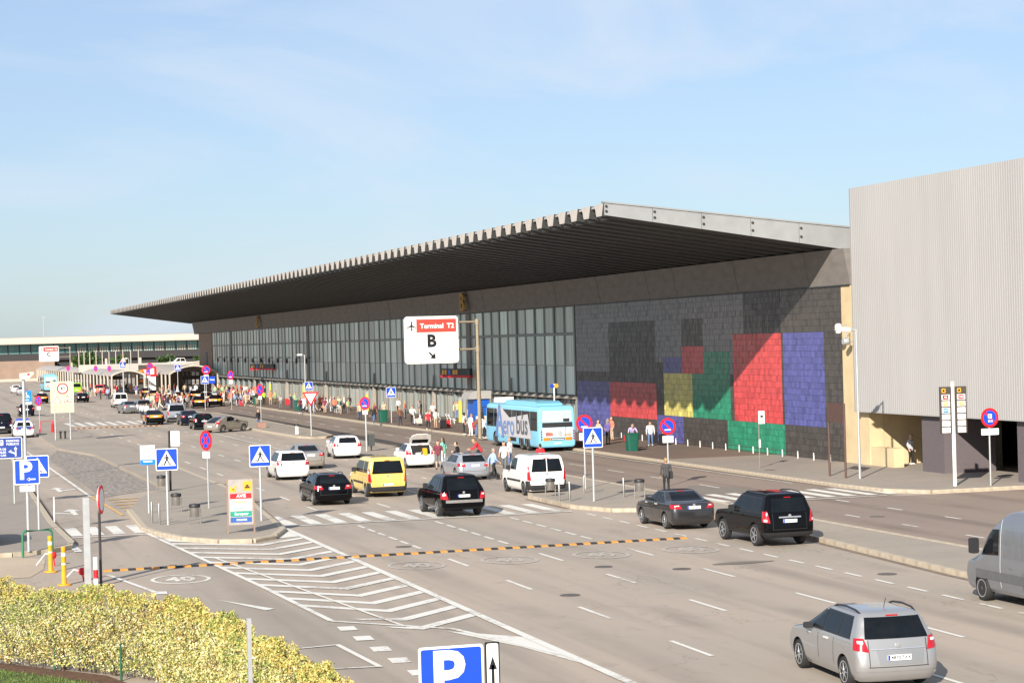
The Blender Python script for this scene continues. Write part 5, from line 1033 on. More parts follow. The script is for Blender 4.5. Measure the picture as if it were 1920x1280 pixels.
# ---- overhead terminal signs
def overhead(label, x, y, letter, w, h, zc, px, dim=False):
    t = thing('terminal_direction_sign', label, 'sign', (x, y, .15)); zt_ = zc + h/2 - .2
    m = MB(); m.tube([(px, .25, 0), (px, .25, zt_ - .1)], [.16, .12], 10); m.obj('mast', M('mast_tan', (.27, .22, .155), .6, var=.1), t, smooth=True)
    for z in (zc + h*.36, zc - h*.22): m = MB(); m.tube([(px, .25, z), (w/2 - .3, .12, z)], .08, 6); m.lathe([(.17, -.2), (.17, .2)], 8, 'z', (px, .25, z)); m.obj('arm', M('mast_tan', (.27, .22, .155), .6), t)
    flat('plate', rrect(-w/2, w/2, zc-h/2, zc+h/2, .28), WHITE, t, -.02, .08); flat('black_line', rrect(-w/2 + .06, w/2 - .06, zc-h/2 + .06, zc+h/2 - .06, .25), BLACK, t, -.101); flat('white_field', rrect(-w/2 + .09, w/2 - .09, zc-h/2 + .09, zc+h/2 - .09, .23), M('panel_white', (.74, .735, .70), .5, var=.03), t, -.105)
    RB = M('sign_lightred', (.85, .06, .045), .45, var=.04); z1 = zc + h/2 - .22; flat('red_band', [(-w/2 + .95, z1 - .98), (w/2 - .16, z1 - .98), (w/2 - .16, z1), (-w/2 + .95, z1)], RB, t, -.109)
    flat('plane_box', rrect(-w/2 + .18, -w/2 + .93, z1 - .95, z1 - .02, .05), RB, t, -.109); flat('plane_field', rrect(-w/2 + .21, -w/2 + .92, z1 - .92, z1 - .05, .05), WHITE, t, -.113)
    cx, cz = -w/2 + .565, z1 - .5; flat('plane_symbol', [[(cx - .04, cz - .33), (cx + .04, cz - .33), (cx + .055, cz + .30), (cx, cz + .40), (cx - .055, cz + .30)], [(cx - .05, cz + .08), (cx - .34, cz - .10), (cx - .34, cz - .16), (cx - .05, cz - .06)], [(cx + .05, cz + .08), (cx + .05, cz - .06), (cx + .34, cz - .16), (cx + .34, cz - .10)], [(cx, cz - .22), (cx - .15, cz - .34), (cx + .15, cz - .34)]], BLACK, t, -.117)
    text('Terminal', .50, WHITE, t, (.05, -.114, z1 - .52), .025); text('T2', .50, WHITE, t, (1.48, -.114, z1 - .52), .025); text(letter, 1.25, BLACK, t, (.0, -.11, zc - .12), .045)
    cz = zc - h/2 + .58; flat('arrow', [[(-.26, cz + .20), (-.17, cz + .29), (.14, cz - .02), (.05, cz - .11)], [(.27, cz - .25), (.27, cz + .17), (.15, cz + .12), (-.02, cz - .06), (-.13, cz - .19)]] if letter == 'B' else [[(-.15, cz), (.15, cz), (0, cz - .25)]], BLACK, t, -.109)
overhead('large white overhead sign Terminal T2 B on a tan mast', 38.05, 150.3, 'B', 4.15, 3.52, 7.5, 3.65)
overhead('distant white overhead sign with letter C before the far terminal', 31.8, 470, 'C', 4.3, 3.4, 7.0, 4.6)
# ---- yellow two-post speed sign
t = thing('speed_limit_board', 'pale yellow board with 40 limit and two warning triangles on two posts', 'sign', (12.98, 177.4, .15)); YB = M('board_yellow', (.66, .62, .38), .6, var=.04)
for sx in (-.62, .62): pole(t, 4.6, .055, STEEL, sx)
flat('board', [(-.95, 2.28), (.95, 2.28), (.95, 4.88), (-.95, 4.88)], YB, t, -.06, .03); flat('red_ring', circ(.05, 4.28, .47), RED, t, -.091); flat('white_disc', circ(.05, 4.28, .36), WHITE, t, -.095); text('40', .40, BLACK, t, (.05, -.0995, 4.28), .015)
for cx in (-.42, .44):
    flat('red_triangle', [(cx - .34, 3.12), (cx + .34, 3.12), (cx, 3.72)], RED, t, -.091); flat('white_triangle', [(cx - .26, 3.165), (cx + .26, 3.165), (cx, 3.63)], WHITE, t, -.095)
flat('bump_symbol', [(.26, 3.22), (.62, 3.22), (.5, 3.3), (.44, 3.35), (.38, 3.3)], BLACK, t, -.099); flat('walker_symbol', [[(-.45, 3.2), (-.39, 3.2), (-.39, 3.44), (-.45, 3.44)], circ(-.42, 3.49, .035, n=8)], BLACK, t, -.099)
GT = M('note_dark', (.22, .22, .18), .6)
for i, s_ in enumerate(('PRECAUCIÓN', 'PASO DE PEATONES', 'MUY PELIGROSO')): text(s_, .185, GT, t, (0, -.0915, 2.92 - i*.22), .01)
# ---- rental totem
t = thing('rental_totem', 'grey car rental totem with coloured name strips on the island nose', 'totem', (12.85, 82.1, .15), R(-4)); TG = M('totem_grey', (.34, .31, .28), .6, var=.15, scale=2)
m = MB(); m.b2(-.52, .46, -.05, .05, .32, 2.12); m.obj('panel', TG, t)
for sx in (-.55, .49): m = MB(); m.b2(sx - .03, sx + .03, -.06, .06, 0, 2.18); m.obj('frame_post', M('totem_bronze', (.25, .17, .13), .6), t)
OR_ = M('totem_orange', (.80, .36, .03), .5)
flat('orange_arrow', [[(-.44, 1.62), (-.20, 1.62), (-.20, 1.70), (-.44, 1.86)], [(-.36, 1.74), (-.20, 1.90), (-.14, 1.86), (-.30, 1.68)]], OR_, t, -.05); flat('orange_square', rrect(.08, .42, 1.66, 2.04, .03), OR_, t, -.05)
flat('car_symbol', [[(.15, 1.76), (.35, 1.76), (.35, 1.82), (.15, 1.82)], [(.19, 1.83), (.31, 1.83), (.29, 1.90), (.21, 1.90)]], BLACK, t, -.0535)
for i, (s_, bgc, fg) in enumerate((('AVIS', RED, WHITE), ('Hertz', WHITE, OR_), ('National ATESA', WHITE, M('totem_green', (.01, .28, .19), .5)), ('Europcar', M('totem_green', (.01, .28, .19), .5), WHITE), ('SOLMAR', M('totem_blue', (.03, .10, .34), .5), WHITE))):
    z = 1.46 - i*.235; pnl = flat('name_strip', [(-.44, z - .10), (.40, z - .10), (.40, z + .10), (-.44, z + .10)], bgc, t, -.05); text(s_, .19 if i < 2 else .15 if i == 3 else .11, fg, pnl, (0, -.0555, z), .02)
# ---- white route board, black-pole board
t = thing('route_board', 'white bus route board with blue lower band on the long island', 'sign', (10.6, 94.4, .15)); pole(t, 2.3, .045); flat('board', [(-.33, 2.18), (.32, 2.18), (.32, 3.05), (-.33, 3.05)], WHITE, t, -.05, .03); flat('blue_band', [(-.33, 2.18), (.32, 2.18), (.32, 2.41), (-.33, 2.41)], LB, t, -.081); flat('grey_title', [[(-.24 + k*.08, 2.93), (-.19 + k*.08, 2.93), (-.19 + k*.08, 2.99), (-.24 + k*.08, 2.99)] for k in range(6)], STEEL, t, -.081); flat('white_note', [(-.2, 2.30), (.2, 2.30), (.2, 2.36), (-.2, 2.36)], WHITE, t, -.085)
t = thing('route_board', 'white board on a black pole farther along the island', 'sign', (13.35, 108.7, .15)); pole(t, 3.1, .06, BLACK); flat('board', [(.06, 2.3), (.52, 2.3), (.52, 3.08), (.06, 3.08)], WHITE, t, -.02, .04); flat('faint_circle', circ(.29, 2.75, .12, n=14), M('faint', (.66, .66, .64), .5), t, -.061)
t = thing('bus_stop_sign', 'slim bus stop sign on a thin pole before the tiled wall', 'sign', (44.9, 105.1, .15)); pole(t, 3.1, .035, M('pole_bronze', (.2, .16, .13), .5)); flat('board', [(-.02, 2.4), (.33, 2.4), (.33, 3.1), (-.02, 3.1)], WHITE, t, -.03, .03); flat('bus_symbol', rrect(.08, .24, 2.74, 2.86, .02), BLACK, t, -.061); flat('yellow_note', [(.0, 2.5), (.12, 2.5), (.12, 2.56), (.0, 2.56)], OR_, t, -.061); flat('timetable', [(-.04, 1.1), (.06, 1.1), (.06, 1.55), (-.04, 1.55)], WHITE, t, -.05, .02)
BZ = M('bronze', (.085, .045, .035), .5, var=.1)
t = thing('display_board', 'brown display panel on two bronze posts right of the tiled wall', 'board', (45.15, 95.8, .15), R(90))
for sx in (-.93, .93): pole(t, 3.72, .06, BZ, sx)
m = MB(); m.b2(-.9, .9, -.05, .05, 2.75, 3.72); m.obj('panel', BZ, t)
# ---- double bus timetable sign
t = thing('bus_route_sign', 'tall double bus route sign on a white pole before the ribbed building', 'sign', (46.95, 87.0, .15)); pole(t, 4.85, .085, WHITE); BR = M('panel_brown', (.07, .055, .045), .5)
for cx, cells in ((-.42, (('bus', OR_), ('46', RED), ('PR1', OR_), ('N17', LB), None, None, None)), (.38, (('bus', OR_), ('165', RED), ('L77', OR_), None, None, None, None))):
    m = MB(); m.b2(cx - .28, cx + .28, -.10, .02, 2.45, 4.62); pn = m.obj('panel', BR, t)
    for k, cl in enumerate(cells):
        z = 4.44 - k*.305
        if cl and cl[0] == 'bus': flat('bus_symbol', rrect(cx - .2, cx + .0, z - .1, z + .1, .02), OR_, pn, -.101); flat('bus_shape', rrect(cx - .15, cx - .05, z - .05, z + .05, .01), BLACK, pn, -.105); continue
        flat('route_cell', [(cx - .21, z - .125), (cx + .21, z - .125), (cx + .21, z + .125), (cx - .21, z + .125)], WHITE, pn, -.101)
        if cl: flat('route_colour', rrect(cx - .15, cx + .13, z - .10, z + .10, .02), cl[1], pn, -.105); text(cl[0], .15, WHITE, pn, (cx - .01, -.1095, z), .02)
# ---- lamps
def lamp(label, x, y, h, z0=.15, arm=-1.1, r=.07, mat=STEEL):
    t = thing('street_lamp', label, 'lamp', (x, y, z0)); m = MB(); m.tube([(0, 0, 0), (0, 0, h)], [r*1.3, r], 10); m.obj('post', mat, t, smooth=True); m = MB(); m.tube([(0, 0, h - .05), (arm*.4, 0, h + .02)], .05, 6); m.obj('arm', STEEL, t)
    m = MB(); m.prism([(arm*.35, h - .08), (arm*.35, h + .1), (arm*.8, h + .12), (arm, h + .0), (arm*.95, h - .06)], -.16, .16, 'y'); m.obj('lamp_head', WHITE, t); return t
lamp('street lamp on a slim grey post before the cream end pillar', 45.55, 94.1, 7.4, r=.05)
lamp('pale street lamp on the terminal pavement in front of the glass', 42.9, 226.5, 6.3, .15, -.9)
lamp('street lamp near the flag poles on the deck', 41.9, 400, 5.9, 0, -.8); lamp('street lamp in front of the deck ramp', 47.2, 380, 6.3, 0, -.8)
t = thing('traffic_camera', 'cream camera housing on a tall pale post at the left', 'camera', (7.0, 125.9, .15)); pole(t, 5.8, .09); m = MB(); m.prism([(-.2, 5.8), (.25, 5.75), (.6, 6.1), (.58, 6.22), (-.22, 6.14)], -.2, .2, 'y'); m.obj('housing', M('cam_cream', (.68, .58, .42), .6), t); flat('red_mark', [(.22, 6.02), (.36, 6.02), (.36, 6.14), (.22, 6.14)], RED, t, -.2)
# ---- litter bins, hoops, posts
def litter_bin(label, x, y, rz=0, lid=True, z0=.15):
    t = thing('litter_bin', label, 'bin', (x, y, z0), rz, 'steel litter bins on legs')
    for sx in (-.24, .24): m = MB(); m.tube([(sx, 0, 0), (sx, 0, .62)], .022, 6); m.obj('leg', INOX, t)
    m = MB(); m.lathe([(.17, .30), (.19, .34), (.20, .78), (.18, .78), (.16, .36)], 14); m.obj('basket', INOX, t, smooth=True)
    if lid: m = MB(); m.lathe([(.235, .70), (.245, .78), (.22, .84), (.0001, .87)], 14); m.obj('lid', PLAST, t, smooth=True)
    return t
litter_bin('steel litter bin left of the rental totem', 11.7, 87.3); litter_bin('steel litter bin behind the zebra sign on the island', 11.8, 94.2); litter_bin('steel litter bin on a post beside the black route pole', 12.8, 108)
litter_bin('dark lidded litter bin on the divider in front of the white van', 28.95, 92.5, 0); litter_bin('steel litter bin left of the charcoal saloon', 32.2, 89.3)
def hoop(label, x, y, w=.5, h=.85, rz=0, mat=INOX, r=.035, z0=.15):
    t = thing('hoop_barrier', label, 'barrier', (x, y, z0), rz, 'metal hoop barriers'); m = MB(); k = .12
    m.tube([(-w/2, 0, 0), (-w/2, 0, h - k), (-w/2 + k*.3, 0, h - k*.3), (-w/2 + k, 0, h), (w/2 - k, 0, h), (w/2 - k*.3, 0, h - k*.3), (w/2, 0, h - k), (w/2, 0, 0)], r, 8); m.obj('hoop', mat, t, smooth=True)
for i, (x, y) in enumerate(((10.1, 88.9), (10.3, 88.0), (28.45, 89.6), (28.85, 89.3), (31.75, 90.2))):
    t = thing('steel_bollard', ('left steel bollard at the island crossing', 'right steel bollard at the island crossing', 'left steel bollard at the divider crossing', 'right steel bollard at the divider crossing', 'steel bollard beside the bin behind the charcoal saloon')[i], 'bollard', (x, y, .15), 0, 'steel bollards'); m = MB(); m.lathe([(.05, 0), (.05, .84), (.04, .87), (.0001, .88)], 10); m.obj('tube', INOX, t, smooth=True)
hoop('steel hoop behind the divider zebra sign', 31.2, 93.6, .5, .86); hoop('green tubular hoop barrier behind the yellow bollards', 4.7, 78.3, 1.1, .95, R(12), M('rail_green', (.02, .16, .07), .5), .045, .02)
def ybollard(label, x, y):
    t = thing('yellow_bollard', label, 'bollard', (x, y, .0), 0, 'yellow flexible bollards'); Y_ = M('bollard_yellow', (.78, .32, .015), .6, var=.1)
    m = MB(); m.lathe([(.22, .012), (.21, .05), (.09, .06), (.08, .12), (.07, 1.12), (.08, 1.14), (.08, 1.22), (.05, 1.25), (.0001, 1.25)], 14); m.obj('body', Y_, t, smooth=True)
    for z in (.66, 1.0): m = MB(); m.lathe([(.0745, z - .06), (.0745, z + .06)], 14); m.obj('white_band', WHITE, t, smooth=True)
ybollard('yellow bollard standing farther back on its round foot', 4.77, 72.5); ybollard('yellow bollard nearest the hedge', 4.9, 68.2)
t = thing('marker_post', 'red and white striped marker post by the speed bump end', 'post', (5.82, 67.2, 0)); 
for z0, z1, mt in ((0, .28, WHITE), (.28, .56, RED), (.56, .95, WHITE)): m = MB(); m.lathe([(.075, z0), (.075, z1)], 12); m.obj('band', mt, t, smooth=True)
t = thing('square_post', 'thick square galvanised post behind the hedge', 'post', (5.62, 67.9, 0)); m = MB(); m.b2(-.1, .1, -.1, .1, 0, 2.78); m.b2(-.103, .103, -.03, .03, 2.78, 2.80); m.obj('shaft', STEEL, t)
t = thing('edge_on_round_sign', 'round red rimmed sign seen edge-on on a dark post', 'sign', (6.0, 67.5, 0), R(74)); pole(t, 3.2, .045, DARKST); flat('rim', circ(0, 2.75, .46), RED, t, -.06, .03); flat('white_field', circ(0, 2.75, .36), WHITE, t, -.091); flat('back', circ(0, 2.75, .45), STEEL, t, -.02, .03)
t = thing('thin_post', 'thin white post beside the left lane crossing', 'post', (6.3, 92.5, .1)); pole(t, 1.1, .03, WHITE)
t = thing('thin_grey_post', 'thin grey post rising out of the hedge near the bottom', 'post', (5.55, 35.0, 0)); m = MB(); m.b2(-.035, .035, -.035, .035, 0, 2.92); m.obj('shaft', STEEL, t)
for i, (x, y, z) in enumerate(((5.0, 74.6, .38), (5.55, 69.2, .32))):
    t = thing('fallen_barrier_lamp', ('red ball lamp on the post of the green hoop', 'red lamp and bent white rods lying by the square post')[i], 'lamp', (x, y, 0)); m = MB(); m.lathe([(.0001, z - .13), (.09, z - .1), (.13, z), (.09, z + .1), (.0001, z + .13)], 12); m.obj('red_head', RED, t, smooth=True); m = MB(); m.tube([(0, 0, z), (-.25, .2, z + .05), (-.55, .5, .02)], .02, 6); m.obj('rod', WHITE, t); m = MB(); m.tube([(.05, -.05, 0), (0, 0, z)], .03, 6); m.obj('stem', RED, t)
def wheelie(label, x, y, z0=.15, s=1.0):
    t = thing('green_bin', label, 'bin', (x, y, z0), 0, 'dark green waste bins'); m = MB()
    lo, hi = rrect(-.30*s, .30*s, -.28*s, .28*s, .08), rrect(-.36*s, .36*s, -.34*s, .34*s, .1); n = len(lo)
    m.add([(a, b, 0) for a, b in lo] + [(a, b, 1.0*s) for a, b in hi], [tuple(range(n))[::-1], tuple(range(n, 2*n))] + [(i, (i+1) % n, n + (i+1) % n, n + i) for i in range(n)]); m.obj('body', GREENP, t, smooth=True)
    m = MB(); m.prism(rrect(-.39*s, .39*s, -.37*s, .37*s, .1), 1.002*s, 1.07*s); m.obj('lid_rim', GREENP, t)
wheelie('dark green bin before the tiled wall with a person leaning behind', 45.0, 126.0, s=1.08); wheelie('dark green bin on the terminal pavement beside a woman', 43.0, 188.9, s=1.08); wheelie('dark green bin in the shade under the ribbed building', 53.4, 100.0, s=1.05); wheelie('dark green bin by the terminal crowd', 43.4, 263, s=1.1); wheelie('dark green bin behind the give way triangle', 43.2, 233, s=1.1)
t = thing('litter_box', 'dark box bin beside the round sign post', 'bin', (31.5, 142.3, 0)); m = MB(); m.b2(-.22, .22, -.16, .16, .35, 1.15); m.obj('box', M('box_dark', (.05, .06, .055), .6), t); m = MB(); m.b2(-.05, .05, -.05, .05, 0, .35); m.obj('foot', DARKST, t)
t = thing('small_bollard_bin', 'small pale bollard bin before the give way post', 'bin', (31.5, 170.5, .15)); m = MB(); m.lathe([(.15, 0), (.16, .65), (.12, .8), (.0001, .82)], 10); m.obj('body', WHITE, t); m = MB(); m.lathe([(.165, .66), (.125, .84), (.0001, .86)], 10); m.obj('cap', PLAST, t)
t = thing('black_twin_bollard', 'pair of short black bollards between the speed board posts', 'bollard', (13.1, 179.5, .15)); 
for sx in (-.18, .2): m = MB(); m.lathe([(.08, 0), (.08, .5), (.11, .52), (.11, .64), (.0001, .68)], 10); m.obj('bollard', PLAST, t, (sx, 0, 0))
t = thing('red_barrier', 'small red folding barrier by the far island', 'barrier', (12.9, 195, .15)); m = MB(); m.tube([(-.6, 0, 0), (-.6, 0, 1.0), (.5, 0, 1.05), (.5, 0, 0)], .05, 6); m.obj('frame', RED, t); m = MB(); m.lathe([(.16, .0), (.14, .7), (.05, .95)], 10, 'z', (.45, .1, 0)); m.obj('red_body', RED, t)
# ---- things against the facade
def led_sign(label, x, y, w=6.3, z=4.35):
    t = thing('entrance_sign', label, 'sign', (x, y, z), R(-78)); m = MB(); m.b2(-w/2, w/2, -.12, .12, 0, .62); m.obj('black_box', BLACK, t); m = MB(); m.b2(-w/2, w/2, -.14, .14, -.22, -.002); m.obj('red_strip', RED, t)
    for k, (dx, mt) in enumerate(((-.42, OR_), (-.33, OR_), (-.20, LB), (-.05, OR_), (.04, OR_), (.44, GREENP))): flat('pictogram', rrect(dx*w - .2, dx*w + .2, .08, .5, .05), mt, t, -.12, .01)
    m = MB(); m.b2(-.05, .05, -.05, .05, .62, 1.3); m.obj('hanger', DARKST, t)
led_sign('black and red entrance sign with yellow and blue pictograms near the bus', 49.4, 186, 6.0); led_sign('distant black and red entrance sign over the crowd', 49.4, 293, 9.0, 4.4)
t = thing('blue_kiosk', 'blue kiosk under a white arched roof left of the bus', 'kiosk', (47.6, 172.5, .15)); m = MB(); m.b2(-.55, .75, -1.1, 1.1, 0, 2.35); m.obj('cabin', M('kiosk_blue', (.01, .09, .42), .4), t); m = MB(); m.prism([(-1.05, 2.37), (-1.0, 2.7), (-.8, 2.95), (-.5, 3.05), (.9, 3.05), (.9, 2.37)], -1.3, 1.3, 'y'); m.obj('arched_roof', M('kiosk_roof', (.33, .32, .30), .5), t); m = MB(); m.b2(-.45, .65, -1.15, -1.105, .3, .9); m.obj('white_panel', WHITE, t)
for i, (x, y, z1) in enumerate(((48.6, 182, 2.7), (49.2, 286, 3.0), (49.0, 260, 3.2), (48.8, 222, 2.6))): t = thing('yellow_pillar', ('yellow pillar left of the blue kiosk', 'yellow pillar deep in the crowd', 'yellow pillar behind the green vests', 'yellow pillar behind the dark jackets')[i], 'pillar', (x, y, .15)); m = MB(); m.b2(-.13, .13, -.13, .13, 0, z1*.72); m.obj('shaft', M('pillar_yellow', (.55, .52, .08), .5), t); m = MB(); m.b2(-.14, .14, -.14, .14, z1*.72, z1*.72 + .3); m.obj('cap', STEEL, t)
t = thing('information_post', 'slim post with blue and orange discs above the bus roof', 'sign', (46.5, 147, .15)); pole(t, 4.0, .05, WHITE)
flat('blue_disc', circ(-.17, 3.85, .15), BLUE, t, -.05, .04); flat('orange_disc', circ(.15, 3.85, .16), OR_, t, -.05, .04)
t = thing('stop_board', 'small white stop board on a post left of the bus front', 'sign', (43.6, 150.5, .15)); pole(t, 2.9, .05, WHITE); flat('board', [(-.75, 2.6), (.75, 2.6), (.75, 3.05), (-.75, 3.05)], WHITE, t, -.05, .06)
t = thing('taxi_sign', 'blue taxi sign on the pavement by the far brown pillar', 'sign', (45.8, 318, .15)); pole(t, 2.9, .05); flat('plate', rrect(-.48, .48, 1.9, 3.0, .05), BLUE, t, -.05, .04); text('TAXI', .34, WHITE, t, (0, -.095, 2.45), .03)
t = thing('bus_info_board', 'orange and brown bus board with blue box at the left edge', 'sign', (7.2, 190, .15)); pole(t, 3.3, .06, BZ, .9); pole(t, 3.3, .06, BZ, -.9); flat('board', [(-1.1, 2.7), (1.1, 2.7), (1.1, 3.3), (-1.1, 3.3)], BR, t, -.06, .05); flat('orange_mark', [[(-.9, 2.8), (-.4, 2.8), (-.4, 3.2), (-.9, 3.2)], [(0, 2.8), (.8, 2.8), (.8, 3.1), (0, 3.1)]], OR_, t, -.111); m = MB(); m.b2(-.4, .3, -.2, .2, 1.2, 2.4); m.obj('blue_box', BLUE, t)
t = thing('warning_triangle_sign', 'pale warning triangle above a small zebra sign at the walkway', 'sign', (34.6, 339, 0)); pole(t, 6.0, .05); flat('red_triangle', [(-.5, 5.65), (.5, 5.65), (0, 6.5)], M('faded_red', (.75, .25, .2), .5), t, -.06, .02); flat('white_triangle', [(-.34, 5.74), (.34, 5.74), (0, 6.3)], WHITE, t, -.081)
# ------------------------------------------------------------------ people
import numpy as np
def figure(pose):
    """tubes (points, radii, tag) of one posed body; tags: 0 skin 1 hair 2 top 3 thigh 4 shoe 5 forearm 6 shin"""
    T = []; fem = pose.startswith('f'); P0 = pose[1:] if fem and pose != 'front' else pose; sw = .155 if fem else .185; lean = {'lean': .55, 'bent': .14, 'push': .22}.get(P0, .03); seat = P0 == 'sit'
    hip = .20 if seat else .91
    def up(d, x=0, f=0):  # point d metres above the hip along the leaning spine
        return (x, math.sin(lean)*d + math.cos(lean)*f - (.12 if P0 == 'lean' else 0), hip + math.cos(lean)*d - math.sin(lean)*f)
    for sx in (-1, 1): T.append(([up(-.02, sx*.06), up(.10, sx*.06), up(.24, sx*(.05 if fem else .06)), up(.40, sx*.07), up(.47, sx*.07)], [.115 if fem else .108, .105, .092 if fem else .102, .108, .085], 2))
    T.append(([up(.46, -sw), up(.475, 0), up(.46, sw)], [.062, .07, .062], 2)); T.append(([up(.46), up(.575, 0, .015)], [.058, .052], 0))
    hx = .03 if P0 == 'bent' else 0; hy = .05 if P0 in ('bent', 'lean') else .02
    T.append(([up(.545, 0, hy + .02), up(.60, 0, hy + .012), up(.67, 0, hy), up(.73, 0, hy - .01), up(.775, 0, hy - .01)], [.050, .078, .092, .088, .05], 0)); T.append(([up(.655, 0, hy + .085), up(.63, 0, hy + .108)], [.014, .018], 0))
    for sx in (-1, 1): T.append(([up(.665, sx*.085, hy - .01), up(.635, sx*.088, hy - .01)], [.018, .014], 0)); T.append(([up(.672, sx*.033, hy + .086), up(.672, sx*.036, hy + .088)], [.010, .010], 1))
    T.append(([up(.605, -.02, hy + .083), up(.605, .02, hy + .083)], [.008, .008], 3))
    T.append(([up(.655, 0, hy - .055), up(.72, 0, hy - .035), up(.77, 0, hy), up(.765, 0, hy + .05)], [.075, .086, .068, .040], 1))
    if fem: T.append(([up(.70, 0, hy - .06), up(.58, 0, hy - .09), up(.44, 0, hy - .085)], [.08, .075, .05], 1))
    def leg(sx, hp, kn, an, toe): T.append(([hp, tuple((a*.55 + b*.45) for a, b in zip(hp, kn)), kn], [.098, .080, .058], 3)); T.append(([kn, tuple((a*.65 + b*.35) for a, b in zip(kn, an)), an], [.056, .056, .040], 6)); T.append(([(an[0], an[1] - .04, an[2] - .045), (an[0], an[1] + .02, an[2] - .04), toe], [.044, .047, .034], 4))
    if seat:
        for sx in (-1, 1): leg(sx, (sx*.09, -.02, .17), (sx*.14, .42, .46), (sx*.15, .72, .10), (sx*.16, .88, .05))
    elif P0 == 'walk':
        leg(-1, (-.09, 0, .90), (-.10, .17, .52), (-.10, .25, .12), (-.11, .42, .06)); leg(1, (.09, 0, .90), (.10, -.04, .49), (.10, -.34, .20), (.10, -.24, .06))
    elif P0 == 'bent':
        leg(-1, (-.09, 0, .90), (-.11, .05, .50), (-.12, .0, .10), (-.14, .18, .04)); leg(1, (.09, 0, .90), (.13, .08, .50), (.16, .04, .10), (.20, .20, .04))
    else:
        for sx in (-1, 1): leg(sx, (sx*.09, 0, .90), (sx*.105, .02, .50), (sx*.11, -.01, .10), (sx*.13, .16, .04))
    def arm(sx, el, wr):
        sh = up(.45, sx*(sw + .02)); T.append(([sh, tuple((a+b)/2 for a, b in zip(sh, el)), el], [.058, .050, .042], 2)); T.append(([el, tuple((a*.6+b*.4) for a, b in zip(el, wr)), wr], [.041, .040, .028], 5))
        d = (Vector(wr) - Vector(el)).normalized(); s_ = Vector((sx, 0, 0)) if abs(d.x) < .8 else Vector((0, 1, 0)); n = d.cross(s_).normalized(); s_ = n.cross(d).normalized(); w = Vector(wr)
        T.append(([w, w + d*.05, w + d*.085], [.030, .036, .034], 0))
        for k, (o, l) in enumerate(((-.026, .062), (-.009, .075), (.009, .078), (.026, .068))): b = w + d*.08 + n*o; T.append(([b, b + d*l*.55 - s_*.006, b + d*l - s_*.025], [.0115, .0105, .009], 0))
        T.append(([w + d*.03 + n*.025, w + d*.06 + n*.055, w + d*.095 + n*.058], [.014, .012, .010], 0))
    A = dict(stand=(((-.25, -.02, 1.10), (-.26, .07, .87)), ((.25, -.02, 1.10), (.25, .08, .87))), walk=(((-.25, -.14, 1.12), (-.26, -.14, .88)), ((.25, .06, 1.10), (.24, .26, .95))),
             bent=(((-.27, .04, 1.10), (-.14, .28, 1.08)), ((.26, .05, 1.10), (.10, .30, 1.12))), push=(((-.27, .22, 1.12), (-.22, .48, 1.02)), ((.27, .22, 1.12), (.22, .48, 1.02))),
             lean=(((-.30, .26, 1.06), (-.24, .48, 1.0)), ((.30, .26, 1.06), (.26, .50, 1.0))), sit=(((-.30, .06, .42), (-.22, .30, .34)), ((.30, .02, .40), (.24, .28, .36))))[P0]
    arm(-1, *A[0]); arm(1, *A[1]); return T
def body_mesh(pose):
    T = figure(pose); mb = MB(); seg = []
    for pts, rad, tg in T:
        pts = [Vector(p) for p in pts]; d0, d1 = (pts[0]-pts[1]).normalized(), (pts[-1]-pts[-2]).normalized()
        mb.tube([pts[0] + d0*rad[0]*.75] + pts + [pts[-1] + d1*rad[-1]*.75], [rad[0]*.55] + list(rad) + [rad[-1]*.55], 10)
        for a, b, ra, rb in zip(pts, pts[1:], rad, rad[1:]): seg.append((a, b, ra, rb, tg))
    me = mb.mesh('p', RUBBER); o = bpy.data.objects.new('p', me); COL.objects.link(o); md = o.modifiers.new('r', 'REMESH'); md.mode = 'VOXEL'; md.voxel_size = .0135; ms = o.modifiers.new('s', 'SMOOTH'); ms.iterations = 2; ms.factor = .4
    me2 = bpy.data.meshes.new_from_object(o.evaluated_get(bpy.context.evaluated_depsgraph_get())); bpy.data.objects.remove(o); n = len(me2.polygons)
    C = np.empty(n*3); me2.polygons.foreach_get('center', C); C = C.reshape(n, 3); best = np.full(n, 9.0); tag_ = np.zeros(n, int)
    for a, b, ra, rb, tg in seg:
        a_, b_ = np.array(a), np.array(b); ab = b_ - a_; t_ = np.clip(((C - a_) @ ab)/max(1e-9, ab @ ab), 0, 1); d = np.linalg.norm(C - a_ - t_[:, None]*ab, axis=1) - (ra + (rb-ra)*t_)
        w = d < best; best[w] = d[w]; tag_[w] = tg
    me2.materials.clear()
    for k in range(7): me2.materials.append(RUBBER)
    me2.polygons.foreach_set('material_index', tag_.astype(np.int32)); me2.polygons.foreach_set('use_smooth', [True]*n); me2.update(); me2.name = 'person'; return me2
BODY = {}
CL = dict(charc=(.05, .05, .052), black=(.014, .014, .016), maroon=(.16, .03, .05), greyd=(.13, .14, .15), mint=(.20, .55, .42), pale=(.50, .56, .62), red=(.58, .025, .035), sky=(.30, .42, .66), white=(.74, .72, .69), blue=(.09, .15, .28), tan=(.48, .36, .24), purple=(.13, .10, .30), coral=(.70, .20, .11), lilac=(.42, .36, .60), whiteblue=(.66, .68, .74), navy=(.025, .035, .075), brown=(.18, .075, .045), grey=(.35, .35, .36), green=(.40, .52, .28), lime=(.45, .62, .05), skin=(.55, .33, .23))
def cloth(k): return M('cloth_' + k, CL[k], .85, var=.15, scale=9)
